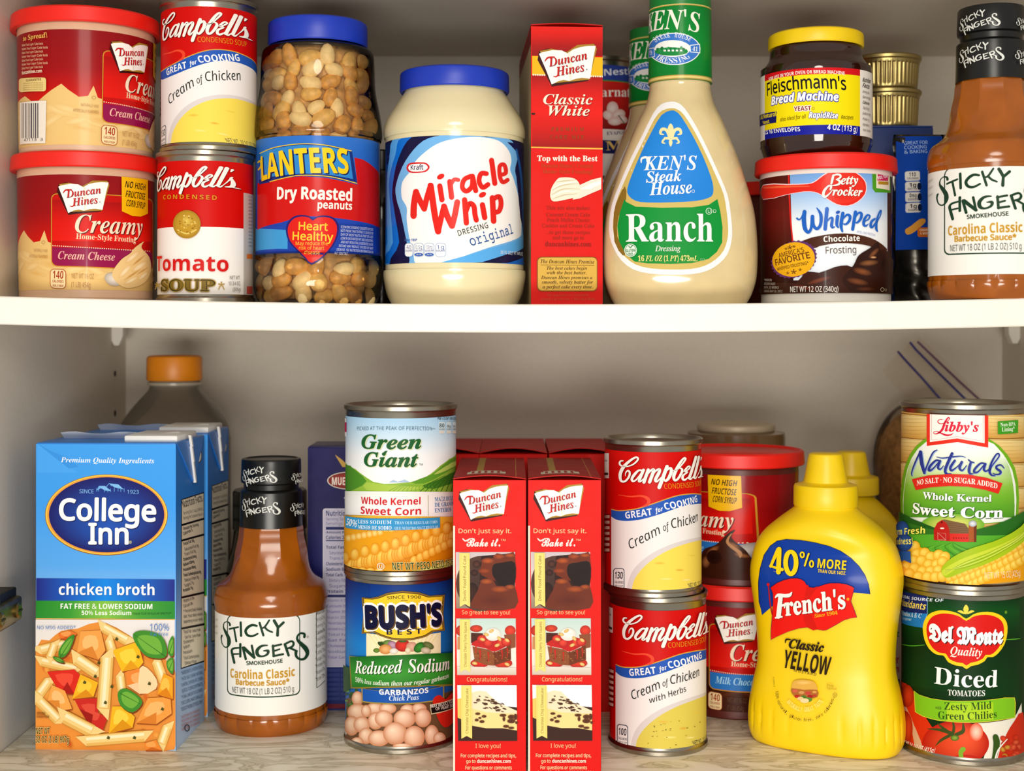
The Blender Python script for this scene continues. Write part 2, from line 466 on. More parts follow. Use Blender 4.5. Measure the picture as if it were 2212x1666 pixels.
        for v in bm.verts:
            u, q, w = v.co; nr.append(s.sf.nrm(u, q)); v.co = s.sf.at(u, q, w)
        me = bpy.data.meshes.new(name); bm.to_mesh(me); bm.free()
        me.polygons.foreach_set('use_smooth', [True] * len(me.polygons))
        me.normals_split_custom_set_from_vertices([tuple(x) for x in nr])
        return link(name, me, m, parent)
# ================================================================ the cupboard itself
WL, WR, YB, ZT = -0.3420, 0.4340, 0.360, CZ + 0.2390
M_WALL = mat('painted_cupboard_wall', '#dbd2c4', 0.62, spec=0.3, noise=0.025, nscale=420, bump=0.08)
M_SHELF = mat('white_shelf_board', '#f6f1e4', 0.42, noise=0.02, nscale=80)
def marble():
    m, n, l, p = bsdf('marble_laminate')
    tc = n.new('ShaderNodeTexCoord'); mp = n.new('ShaderNodeMapping'); mp.inputs['Scale'].default_value = (10, 26, 10)
    mp.inputs['Rotation'].default_value = (0, 0, 0.35)
    l.new(tc.outputs['Object'], mp.inputs['Vector'])
    nz = n.new('ShaderNodeTexNoise'); nz.inputs['Scale'].default_value = 1.3; nz.inputs['Detail'].default_value = 7; nz.inputs['Distortion'].default_value = 1.6
    l.new(mp.outputs['Vector'], nz.inputs['Vector'])
    r = n.new('ShaderNodeValToRGB'); e = r.color_ramp.elements
    e[0].position = 0.40; e[0].color = H('#efe6d2'); e[1].position = 0.62; e[1].color = H('#ece3cd')
    for q, c in ((0.47, '#e2d8bf'), (0.495, '#b3a78e'), (0.515, '#d9ceb2'), (0.56, '#c9bea4')):
        k = e.new(q); k.color = H(c)
    l.new(nz.outputs['Fac'], r.inputs['Fac']); l.new(r.outputs['Color'], p.inputs['Base Color']); p.inputs['Roughness'].default_value = 0.35
    return m
def struct(name, me, m): return tag(link(name, me, m), kind='structure')
wl = struct('wall_left', boxmesh('wall_left', WL - 0.016, WL, 0.0, YB + 0.01, -0.018, ZT + 0.018), M_WALL)
struct('wall_right', boxmesh('wall_right', WR, WR + 0.016, 0.0, YB + 0.01, -0.018, ZT + 0.018), M_WALL)
struct('wall_back', boxmesh('wall_back', WL, WR, YB, YB + 0.01, -0.018, ZT + 0.018), M_WALL)
struct('floor', boxmesh('floor', WL, WR, -0.004, YB, -0.018, 0.0, 0.0015), marble())
struct('ceiling', boxmesh('ceiling', WL, WR, 0.0, YB, ZT, ZT + 0.018), M_WALL)
M_HOLE = mat('pin_hole_dark', '#1a1420', 0.8)
for zz in (0.2437, 0.2095):
    me = revolve('pin_hole', [(0.0, 0.0), (0.0022, 0.0), (0.0026, 0.0004), (0.0026, 0.0008), (0, 0.0008)], 16)
    h = link('pin_hole', me, M_HOLE, wl, (WL - 0.0003, 0.3258, zz)); h.rotation_euler = (0, PI / 2, 0)
def shelf():
    bm = bmesh.new(); n = 40; T = 0.0177; x0, x1 = WL + 0.0006, WR - 0.0006
    cols = []
    for i in range(n + 1):
        x = x0 + (x1 - x0) * i / n; z = shz(x)
        cols.append([bm.verts.new(q) for q in ((x, 0.0008, z), (x, 0.0, z - 0.0008), (x, 0.0, z - T + 0.0008), (x, 0.0008, z - T), (x, 0.3585, z - T), (x, 0.3585, z))])
    for A, B in zip(cols, cols[1:]):
        for k in range(6): bm.faces.new((A[k], A[(k + 1) % 6], B[(k + 1) % 6], B[k]))
    bm.faces.new(cols[0]); bm.faces.new(cols[-1])
    bmesh.ops.recalc_face_normals(bm, faces=bm.faces)
    return tag(link('shelf', finish(bm, 'shelf', 0.5), M_SHELF), 'white sagging shelf board across the middle of the cupboard', 'shelf')
shelf()
def pin(x, sgn, label):
    z = shz(x) - 0.0178; t = thing('shelf_pin', label, 'shelf support', (x, 0.3216, z - 0.018), 0, 'clips holding up the middle shelf')
    bm = bmesh.new(); pts = [(0, 0.018), (0, 0.004), (0.002, 0.0), (0.006, 0.0), (0.0095, 0.008), (0.0095, 0.018)]
    A = [bm.verts.new((sgn * a, -0.005, b)) for a, b in pts]; B = [bm.verts.new((sgn * a, 0.005, b)) for a, b in pts]
    bm.faces.new(A); bm.faces.new(B)
    for i in range(6): bm.faces.new((A[i], A[(i + 1) % 6], B[(i + 1) % 6], B[i]))
    bmesh.ops.recalc_face_normals(bm, faces=bm.faces)
    link('bracket', finish(bm, 'bracket', 0.5), M_WHITE, t)
    p = link('peg', revolve('peg', [(0, 0), (0.0024, 0), (0.0024, 0.003), (0, 0.003)], 14), M_WHITE, t, (-sgn * 0.0005, 0, 0.009)); p.rotation_euler = (0, sgn * PI / 2, 0)
pin(WL, 1, 'white plastic clip under the shelf against the left wall')
pin(WR, -1, 'white plastic clip under the shelf against the right wall')
def hinge():
    M_BR = mat('tarnished_brass', '#7b6a3a', 0.36, 1.0, noise=0.3, nscale=120)
    M_DK = mat('dark_bronze', '#2c2618', 0.5, 0.8)
    t = thing('cupboard_hinge', 'tarnished brass cupboard hinge screwed to the left wall', 'hinge', (WL, 0.0, 0.088))
    link('mounting_plate', boxmesh('mounting_plate', 0.0, 0.014, -0.03, 0.050, 0.0, 0.024, 0.0012), M_DK, t)
    link('arm', boxmesh('arm', 0.013, 0.019, -0.05, 0.047, 0.003, 0.019, 0.002), M_BR, t)
    link('arm_cover', boxmesh('arm_cover', 0.010, 0.018, -0.05, 0.012, 0.019, 0.025, 0.002), M_DK, t)
    for y in (0.036, 0.006):
        me = revolve('screw', [(0, 0), (0.0048, 0), (0.0048, 0.001), (0.0036, 0.0022), (0, 0.0018)], 20)
        s = link('screw', me, M_BR, t, (0.019, y, 0.011)); s.rotation_euler = (0, PI / 2, 0)
        sl = link('slot', boxmesh('slot', -0.0006, 0.0006, -0.0034, 0.0034, 0.0016, 0.0026), M_DK, s)
hinge()
# ================================================================ tins
def can(name, label, loc, rot, R, h, group=None, tin=None, gap=0.0):
    t = thing(name, label, 'can', loc, rot, group); r = R - 0.0012; tin = tin or M_TIN
    pr = [(0, 0.0012), (R - 0.003, 0.0012), (R - 0.0015, 0), (R - 0.0004, 0), (R, 0.0005), (R, 0.0028), (R - 0.0006, 0.0033), (r, 0.0042), (r, h - 0.0044),
          (R - 0.0006, h - 0.0034), (R, h - 0.003), (R, h - 0.0005), (R - 0.0004, h), (R - 0.0015, h), (R - 0.0022, h - 0.001), (R - 0.0026, h - 0.0036)]
    link('can_body', revolve('can_body', pr), tin, t)
    q = R - 0.0026
    link('can_end', revolve('can_end', [(q, h - 0.0036), (q * 0.93, h - 0.0036), (q * 0.9, h - 0.0028), (q * 0.86, h - 0.0036), (q * 0.6, h - 0.0033), (q * 0.57, h - 0.0028), (q * 0.54, h - 0.0033), (0, h - 0.0033)]), tin, t)
    return t
def canlabel(loc, rot, R): return Label(Rev([(-1, R - 0.0012), (1, R - 0.0012)]), loc, rot)
def copycan(name, label, src, loc, rot, group=None): return dup(src, loc, rot, label, group)
# ---------------------------------------------------------------- soup tins
CAMP = {}
def campbells(L, col='#f6f1ea', keep=False):
    """the script name, traced in the frame of the cream of chicken tin"""
    L.c(1330, 975, 11.06)
    S_ = [([(200,228),(140,235),(118,290),(160,345),(290,362),(430,312),(525,225),(545,165),(490,145),(385,205),(255,320),(170,440),(130,565),(145,690),(205,725),(275,690),(340,595),(352,500),(310,462),(262,510),(250,590)],
           [24,38,45,38,28,34,42,42,44,55,70,80,74,58,48,48,50,46,38,26,10]),
          ([(660,465),(565,455),(470,545),(405,650),(425,712),(495,685),(580,580),(650,470)], [38,45,66,62,48,36,32,30]), ([(672,445),(595,630),(572,715),(640,690),(745,555)], [68,70,56,30,16]),
          ([(782,440),(682,735)], [72,76]), ([(720,620),(825,475),(900,430),(895,500),(812,732)], [18,40,60,74,76]),
          ([(850,620),(955,465),(1040,430),(1030,510),(950,670),(985,718),(1090,610)], [18,40,60,74,72,46,18]),
          ([(1215,360),(1035,860)], [80,86]), ([(1140,560),(1225,435),(1300,405),(1310,500),(1250,640),(1180,705),(1145,650)], [24,44,60,76,70,50,28]),
          ([(1330,455),(1450,440),(1560,310),(1640,190),(1610,160),(1530,250),(1430,430),(1370,590),(1390,688),(1460,660),(1545,520),(1560,430),(1500,395)], [16,24,34,42,44,56,74,74,56,52,60,50,20]),
          ([(1590,480),(1680,450),(1745,380),(1705,358),(1632,440),(1625,482),(1690,495),(1590,570),(1572,650),(1625,680),(1730,590)], [16,28,34,36,44,38,26,46,58,46,16]),
          ([(1878,135),(1722,640)], [60,64]), ([(1722,640),(1762,662),(1815,600)], [50,36,16]), ([(1948,130),(1832,620)], [50,54]), ([(1832,620),(1862,650),(1905,590)], [40,32,14]),
          ([(1900,600),(1955,480),(1995,350)], [12,16,22]), ([(1985,370),(2003,480),(1992,590),(1935,625)], [26,36,40,26]), ([(1990,610),(2032,605)], [14,20]), ([(1998,150),(1985,212)], [28,12])]
    i0 = len(L.items)
    for p, w in S_: L.s([(x + 7, y + 9) for x, y in p], w, '#5a0503')
    for p, w in S_: L.s(p, w, col)
    if keep:
        CAMP['it'] = L.items[i0:]; CAMP['A'] = L.uv(1030, 860); CAMP['B'] = L.uv(2030, 620)
LR = 0.0339
h_lo, h_hi = 0.1048, 0.1038
soupZ = 0.9503; soupX, soupY = X(1421, soupZ), soupZ + CY
upX = X(1410.5, soupZ)
def soup(L, herbs, z0, z1, keep=False):
    R = L.sf.R; v0, v1 = z0, z1; dz = (z1 - z0)
    L.base(v0, v1, ['#cf0a05'])
    L.c(1290, 900, 4.165)
    top = [(128, 838), (200, 852), (350, 836), (500, 790), (700, 722), (850, 700), (940, 706)]
    bot = [(128, 900), (180, 930), (270, 940), (400, 925), (560, 880), (760, 810), (880, 788), (940, 786)]
    def ext(p, d): 
        q = [L.uv(*a) for a in crom(p, 4)]; u, v = q[-1]
        return q + [(u + R * 0.25, v - d * 0.4), (u + R * 0.6, v - d * 1.6), (u + R * 0.9, v - d * 3.2)]
    T_, B_ = ext(top, 0.004), ext(bot, 0.004)
    def toedge(p, col): L.p(p + [(p[-1][0], v0), (p[0][0], v0)], col, uvin=True)
    up = [(a, b + 0.0007) for a, b in T_]
    toedge(up, '#d9a13a'); toedge(T_, '#2458b8'); toedge(B_, '#f1ecea')
    L.s([(190, 705), (300, 720), (400, 715), (460, 745), (455, 790), (400, 812)], [4, 12, 18, 30, 26, 5], '#ea4a2c')
    L.t('GREAT', 258, 920, 497, 885, 62, 'SB', '#f4f4f8'); L.t('for', 525, 868, 597, 847, 40, 'SBI', '#f4f4f8'); L.t('COOKING', 612, 840, 900, 766, 62, 'SB', '#f4f4f8')
    def bowl(p, col): toedge([L.uv(*a) for a in crom(p, 4)] + [(R * 1.85, L.uv(900, 1130)[1])], col)
    bowl([(268, 1575), (285, 1470), (350, 1350), (480, 1240), (640, 1160), (800, 1110), (930, 1085)], '#dcd3d2')
    c = '#dcca56' if herbs else '#f4da58'
    bowl([(308, 1580), (335, 1470), (410, 1365), (530, 1265), (680, 1185), (830, 1135), (930, 1112)], c)
    for x, y, rx, ry, cc in ((560, 1320, 60, 14, '#e3b53e'), (740, 1382, 46, 12, '#dda436'), (850, 1250, 40, 10, '#e9c74a'), (620, 1460, 70, 12, '#f7e58a'), (800, 1470, 50, 10, '#f8e892')):
        L.e(x, y, rx, ry, cc, c)
    if herbs:
        for i in range(26):
            L.e(random.uniform(420, 900), random.uniform(1300, 1560), random.uniform(4, 11), random.uniform(3, 6), random.choice(['#7d7a2c', '#93832e', '#b9a13e']), n=8)
    d = -66 if herbs else 0; k = '#171d18'
    if herbs: L.t('Cream', 288, 1130, 540, 1014, 78, 'SI', k, sk=.1); L.t('of', 558, 1003, 612, 985, 54, 'SI', k, sk=.1); L.t('Chicken', 626, 980, 875, 920, 78, 'SI', k, sk=.1)
    else: L.t('Cream', 300, 1195, 575, 1050, 84, 'SI', k, sk=.1); L.t('of', 597, 1032, 655, 1010, 60, 'SI', k, sk=.1); L.t('Chicken', 672, 1006, 905, 938, 84, 'SI', k, sk=.1)
    if herbs: L.t('with', 445, 1152, 585, 1107, 50, 'SI', k); L.t('Herbs', 608, 1097, 765, 1047, 52, 'SI', k)
    L.rr(148, 1365, 248, 1556, 26, '#262a3a'); L.rr(154, 1371, 242, 1550, 22, '#f1ecea')
    L.t('100' if herbs else '130', 162, 1456, 232, 1460, 62, 'SB', '#1d1d2c'); L.t('CALORIES', 160, 1498, 238, 1503, 20, 'SB', '#1d1d2c'); L.t('PER 1/2 CUP', 162, 1528, 236, 1532, 15, 'SB', '#1d1d2c')
    L.t('NET WT. 10 1/2 OZ (298g)', 825, 1538, 985, 1500, 36, 'S', '#44444e', fit='NET WT. 10 1/2 OZ')
    L.r(52, 330, 110, 555, '#ece4dc'); L.t('GLUTEN', 56, 400, 88, 408, 16, 'SB', '#333'); L.r(66, 505, 104, 528, '#3a3030')
    for i in range(7): L.r(60, 880 + i * 50, 122, 922 + i * 50, '#7a120c'); L.r(66, 888 + i * 50, 118, 914 + i * 50, '#d8b9a4')
    L.t('CONDENSED SOUP', 602, 650, 862, 632, 46, 'S', '#e08f18', fit='CONDENSED')
    if keep: campbells(L, keep=True)
    else: L.replay(CAMP['it'], CAMP['A'], CAMP['B'], (1423.1, 1052.8), (1513.5, 1031.0)) if False else campbells(L)
upz = h_lo
c1 = can('soup_can', 'cream of chicken soup can stacked on the herb soup can beside the red cake boxes', (upX, soupY, upz), 0, LR, h_hi, 'red and white soup cans')
L = canlabel((upX, soupY, upz), 0, LR); soup(L, False, 0.0052, h_hi - 0.0075, True); lab1 = L.build('paper_label', M_PAPER, c1)
c2 = can('soup_can', 'cream of chicken with herbs soup can standing on the marble cupboard floor', (soupX, soupY, 0), math.radians(-1.5), LR, h_lo, 'red and white soup cans')
L = canlabel((upX, soupY, upz), 0, LR); soup(L, True, 0.0052, h_hi - 0.0075); L.build('paper_label', M_PAPER, c2)
# upper shelf pair
tz = 0.947; tx = X(444.5, tz); tb = shz(tx); hA, hB = 0.1005, 0.1018
c3 = can('soup_can', 'tomato soup can with a round gold medal on the middle shelf', (tx, tz + CY, tb), 0, 0.0331, hA, 'red and white soup cans')
L = canlabel((tx, tz + CY, tb), 0, 0.0331); L.base(0.0052, hA - 0.0072, '#cf0a05')
L.c(0, 320, 3.95); R = L.sf.R
L.quad(-R * 1.75, 0.0052, R * 1.55, L.uv(1600, 672)[1], ['#f5f1ec'])
L.quad(R * 1.1, 0.0052, R * 1.75, L.uv(2100, 385)[1], ['#bfb6ae'])
for i in range(15): L.t('INGREDIENTS: TOMATO PUREE', 2118, 420 + i * 30, 2150, 424 + i * 30, 12, 'S', '#6a5f5a')
L.r(2103, 905, 2150, 945, '#d9722c'); L.r(2103, 1180, 2150, 1245, '#b8463a')
L.replay(CAMP['it'], CAMP['A'], CAMP['B'], (1545, 383), (2012, 350))
L.t('CONDENSED', 1412, 440, 1845, 445, 38, 'SB', '#cf8f1e', sp=1.25)
L.e(1603, 652, 112, 121, '#d6ae3c', '#a77c1c'); L.e(1603, 652, 96, 104, '#c99b2e', '#b58a26'); L.e(1603, 625, 44, 56, '#e0c158', '#b88d2a'); L.s([(1530, 700), (1603, 732), (1676, 700)], 12, '#e3c766')
for i in range(30): L.e(1603 + random.uniform(-70, 70), 652 + random.uniform(-80, 80), 7, 5, random.choice(['#e8cf7a', '#8f6a18', '#d9b548']), n=8, same=True)
L.t('Tomato', 1362, 1052, 1938, 1056, 130, 'SB', '#cf1512')
L.t('SOUP', 1400, 1218, 1825, 1220, 92, 'RB', '#3a3213', bold=0.02, ol=(0.03, '#a9883a')); L.t('SOUP', 1405, 1214, 1820, 1216, 84, 'RB', '#7a6322')
for x in (1372, 1880): L.t('*', x - 26, 1220, x + 26, 1220, 70, 'RB', '#a9883a'); L.s([(x - 22, 1205), (x, 1170), (x + 22, 1205)], 8, '#b79a50')
L.t('NET WT.', 1948, 1122, 2032, 1122, 30, 'S', '#39332e'); L.t('10 3/4 OZ.', 1938, 1172, 2034, 1172, 32, 'S', '#39332e'); L.t('(305g)', 1972, 1222, 2034, 1222, 30, 'S', '#39332e')
L.build('paper_label', M_PAPER, c3)
tx2 = X(452, tz)
c4 = dup(c1, (tx2, tz + CY, tb + hA), math.radians(-8.0), 'cream of chicken soup can stacked on the tomato soup can beside the frosting tubs', 'red and white soup cans')
for ch in c4.children: ch.scale = (0.0331 / LR, 0.0331 / LR, hB / h_hi)
# ---------------------------------------------------------------- frosting tubs
def tub(name, label, loc, rot, rl, rt, rb, h, body, group=None, foot=None):
    t = thing(name, label, 'frosting tub', loc, rot, group); hl = 0.0105
    pr = [(0, 0.0015), (rb - 0.003, 0.0015), (rb - 0.001, 0), (rb, 0.0012), (rt, h - hl + 0.002), (rt - 0.001, h - hl + 0.004), (0, h - hl + 0.004)]
    link('tub_body', revolve('tub_body', pr), body, t)
    z = h - hl
    lp = [(rt + 0.0004, z), (rl - 0.0006, z), (rl, z + 0.0008), (rl - 0.0006, h - 0.0012), (rl - 0.0018, h), (rl - 0.0034, h), (rl - 0.0046, h - 0.0018), (rl - 0.02, h - 0.0018), (rl - 0.021, h - 0.0013), (0, h - 0.0013)]
    link('lid', revolve('lid', lp), M_REDLID, t)
    return t
def tubsurf(rt, rb, h): return Rev([(0.0012, rb), (h - 0.0085, rt)], rt)
DH = {}
def book(L, x, y, s=1.0, keep=False):
    """open white book logo traced on the cake box (crop O); x,y,s only for reuse there"""
    q = lambda pts: [(x + a * s, y + b * s) for a, b in pts]
    i0 = len(L.items)
    L.p(q([(125, 660), (240, 862), (520, 810), (575, 560), (565, 520), (440, 540), (350, 590), (200, 570), (135, 590)]), '#3a0a06')
    L.p(q([(140, 590), (230, 570), (350, 592), (430, 535), (560, 522), (582, 560), (530, 800), (255, 835)]), '#a9822c')
    L.p(q([(135, 612), (160, 600), (240, 580), (310, 580), (355, 602)] + [(400, 570), (450, 552), (510, 540), (573, 537), (555, 640), (535, 792), (470, 788), (420, 797), (375, 815), (330, 808), (290, 818), (238, 846), (190, 730)]), '#fdfaf3')
    L.p(q([(355, 602), (375, 590), (395, 690), (392, 806), (375, 815)]), '#efe6d6')
    L.s(q([(182, 668), (205, 640), (255, 632)]), [7 * s, 14 * s, 8 * s], '#c3161a')
    L.t('Duncan', *q([(215, 708)])[0], *q([(512, 640)])[0], 64 * s, 'RBI', '#c3161a', sh=(3 * s, 4 * s, '#5c5050'))
    L.t('Hines', *q([(272, 780)])[0], *q([(492, 733)])[0], 68 * s, 'RBI', '#c3161a', sh=(3 * s, 4 * s, '#5c5050'))
    L.s(q([(290, 770), (270, 785), (250, 783)]), [12 * s, 10 * s, 5 * s], '#c3161a'); L.e(*q([(507, 723)])[0], 6 * s, 6 * s, '#8a8a8a', n=10)
    if keep: DH['it'] = L.items[i0:]; DH['A'] = L.uv(*q([(238, 846)])[0]); DH['B'] = L.uv(*q([(535, 792)])[0])
def book_at(L, A, B): L.replay(DH['it'], DH['A'], DH['B'], A, B)
tubZ = 0.955; tubX = X(187.5, tubZ); TB = shz(tubX); th = 0.0970
RL, RT, RB = 0.0500, 0.0455, 0.0440
def frosting(L, choc, extra=False):
    """artwork in the frame of the lower cream cheese tub (crop B)"""
    R = L.sf.R; v0, v1 = 0.006, th - 0.0155
    c0 = H('#e51207')
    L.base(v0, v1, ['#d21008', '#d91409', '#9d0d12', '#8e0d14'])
    L.c(0, 320, 3.95); U = lambda x, y: L.uv(x, y)
    fr = (['#2a0f08', '#41190c', '#5b2a12'] if choc else ['#e0b063', '#e9c37c', '#f0d294'])
    vv = lambda y: L.uv(620, y)[1]
    wave = [(-R * 2.6, vv(860)), (-R * 2.2, vv(750)), (-R * 1.9, vv(800)), (-R * 1.5, vv(770)), (-R * 1.25, vv(850)), (-R * 0.95, vv(740)), (-R * 0.8, vv(690)), (-R * 0.7, vv(740)), (-R * 0.55, vv(800)), (-R * 0.42, vv(790)), (-R * 0.34, vv(700)), (-R * 0.28, vv(800)), (R * 0.3, vv(880)), (R * 0.8, vv(800)), (R * 1.2, vv(850)), (R * 1.7, vv(760)), (R * 2.3, vv(820)), (R * 2.6, vv(860))]
    L.p(wave + [(R * 2.6, v0), (-R * 2.6, v0)], fr[1], uvin=True)
    rnd = random.Random(3)
    for i in range(34):
        u = -R * 2 + i * R * 0.125 + rnd.uniform(-.05, .05) * R; v = v0 + rnd.uniform(0.004, 0.024)
        c = H(rnd.choice([fr[0], fr[2], fr[2]])); w = rnd.uniform(0.006, 0.014); hh = rnd.uniform(0.0012, 0.003); a = rnd.uniform(-.5, .6)
        pts = [(u + w * math.cos(q) * math.cos(a) - hh * math.sin(q) * math.sin(a), max(v0, v + w * math.cos(q) * math.sin(a) + hh * math.sin(q) * math.cos(a))) for q in [k * PI / 7 for k in range(14)]]
        L.add([(u, v)] + pts, [(0, 1 + k, 1 + (k + 1) % 14) for k in range(14)], [c] + [H(fr[1])] * 14)
    # rounded panel
    L.rr(440, 385, 1300, 1010, 50, '#c9932e', slope=45); L.rr(447, 392, 1295, 1002, 46, '#c10d08', slope=45)
    L.g([(452, 440), (1285, 480), (1285, 800), (452, 790)], ['#a80a0a', '#d6130a', '#e3190c'], 12, 6)
    L.rr(450, 846, 1292, 1000, 40, '#2a78c9' if choc else '#93124a', slope=45); L.r(450, 846, 1292, 900, '#2a78c9' if choc else '#93124a', slope=45)
    for i in range(46): L.e(456 + i * 18, 833 + i * 1.05, 5, 5, '#f4e6c8', n=8, same=i > 0)
    L.t('Creamy', 640, 722, 1205, 745, 150, 'RBI', '#f7e2c6', bold=-0.012, sh=(6, 7, '#5a0606'))
    L.t('Home-Style Frosting', 650, 775, 1150, 808, 46, 'RB', '#f3d9b4', bold=-.008)
    L.t('Milk Chocolate' if choc else 'Cream Cheese', 500, 948, 975, 962, 66, 'RBI', '#a8dcf6' if choc else '#f2b8a8', bold=-.014)
    book_at(L, (585, 555), (872, 528))
    yb = [(1030, 235), (1250, 268), (1250, 560), (1190, 585), (1120, 580), (1033, 540)]
    L.p(yb, '#f2bb0d')
    L.t('NO HIGH', 1058, 335, 1226, 362, 54, 'SB', '#3a2608', bold=-.01); L.t('FRUCTOSE', 1062, 418, 1222, 444, 56, 'SB', '#3a2608', bold=-.01); L.t('CORN SYRUP', 1066, 495, 1222, 522, 56, 'SB', '#3a2608', bold=-.01)
    # swirl of frosting with a spoon
    if choc:
        cx, cy = 1130, 1040
        L.e(1240, 960, 150, 60, '#d8d4d0', '#9a9490', rot=-.45)
        L.p([(940, 1120), (970, 960), (1080, 900), (1130, 850), (1180, 780), (1215, 760), (1195, 830), (1260, 950), (1275, 1080), (1200, 1180), (1030, 1190)], '#3a180b', 4)
        for x, y, a, b, r in ((1060, 950, 70, 26, -.7), (1200, 900, 50, 22, .9), (1240, 990, 40, 20, .6), (1000, 1060, 40, 60, .2)): L.e(x, y, a, b, '#a5683a', '#46200f', rot=r)
        L.e(1070, 1010, 62, 66, '#1d0904', '#2c1008'); L.s([(1195, 790), (1170, 870), (1230, 960), (1235, 1010)], [6, 18, 22, 6], '#b98556')
    else:
        L.e(960, 1120, 75, 55, '#e8e0d4', '#b5a898', rot=.4)
        L.p([(950, 1080), (1020, 960), (1100, 900), (1140, 850), (1215, 798), (1195, 850), (1260, 930), (1275, 1040), (1230, 1140), (1130, 1190), (1030, 1180)], '#ecc98a', 4)
        for x, y, a, b, r in ((1120, 930, 80, 22, -.7), (1180, 1010, 80, 24, -.6), (1060, 1050, 80, 22, -.8), (1210, 1090, 60, 18, -.7), (1110, 1130, 70, 18, -.5)): L.e(x, y, a, b, '#fbe8c0', '#e6bd78', rot=r)
        for x, y, a, b, r in ((1170, 960, 70, 10, -.7), (1120, 1080, 90, 10, -.6), (1200, 1050, 60, 8, -.6)): L.e(x, y, a, b, '#c08a3e', '#e6bd78', rot=r)
    L.rr(436, 1030, 568, 1196, 34, '#b4562a', slope=6); L.rr(441, 1035, 563, 1191, 30, '#f0d9a4', slope=6)
    L.t('140', 458, 1112, 545, 1116, 66, 'SB', '#a5341a'); L.t('CALORIES', 455, 1146, 548, 1150, 22, 'SB', '#a5341a'); L.t('PER 2 TBSP', 458, 1182, 545, 1186, 18, 'SB', '#a5341a')
    cc = '#6b4a32' if choc else '#b98d54'
    L.t('NET WT 16 OZ', 615, 1112, 797, 1118, 42, 'S', cc); L.t('(1 LB) 454g', 612, 1185, 770, 1192, 44, 'S', cc)
    L.t('NATURALLY AND', 302, 884, 414, 890, 24, 'S', cc); L.t('ARTIFICIALLY FLAVORED', 262, 934, 414, 940, 24, 'S', cc); L.ring(380, 806, 13, 13, 3, cc, 12)
def sleeve(L, par): return L.build('printed_sleeve', M_FILM, par)
t1 = None
# ---------------------------------------------------------------- red cake mix boxes
def carton(name, label, cat, loc, rot, w, d, h, m, group=None, top=True, board=M_BOARD, flapup=0.002):
    """upright carton standing on its base: origin bottom front-left corner, front at y = 0"""
    t = thing(name, label, cat, loc, rot, group)
    link('carton_body', boxmesh('carton_body', 0, w, 0, d, 0, h - 0.0012, 0.0009), m, t)
    if top:   # the glued top flap lies a little proud, its front edge lifted and bowed
        bm = bmesh.new(); n, k = 14, 8; T = 0.0006; g = [[], []]
        for s_ in (0, 1):
            for j in range(k + 1):
                for i in range(n + 1):
                    a, b = i / n, j / k; up = flapup * math.sin(PI * a) * (1 - b) ** 1.5 + 0.0006
                    g[s_].append(bm.verts.new((w * a, -0.0006 + (d) * b, h - 0.0012 + up + T * s_)))
        q = lambda s_, i, j: g[s_][j * (n + 1) + i]
        for j in range(k):
            for i in range(n):
                bm.faces.new((q(1, i, j), q(1, i + 1, j), q(1, i + 1, j + 1), q(1, i, j + 1))); bm.faces.new((q(0, i, j), q(0, i, j + 1), q(0, i + 1, j + 1), q(0, i + 1, j)))
        for i in range(n):
            bm.faces.new((q(0, i, 0), q(0, i + 1, 0), q(1, i + 1, 0), q(1, i, 0))); bm.faces.new((q(0, i + 1, k), q(0, i, k), q(1, i, k), q(1, i + 1, k)))
        for j in range(k):
            bm.faces.new((q(0, 0, j + 1), q(0, 0, j), q(1, 0, j), q(1, 0, j + 1))); bm.faces.new((q(0, n, j), q(0, n, j + 1), q(1, n, j + 1), q(1, n, j)))
        bmesh.ops.recalc_face_normals(bm, faces=bm.faces)
        link('top_flap', finish(bm, 'top_flap', 0.6), m, t)
    return t
def face(axis, c, loc, rot): return Label(Flat(axis, c), loc, rot)
M_DHBOX = mat('red_cake_carton', '#c3110b', 0.46, spec=0.15, noise=0.04, nscale=50)
bz = 0.878; bw = 157 * bz / F; bh = 0.1883; bd = 0.134; bx = X(979, bz)
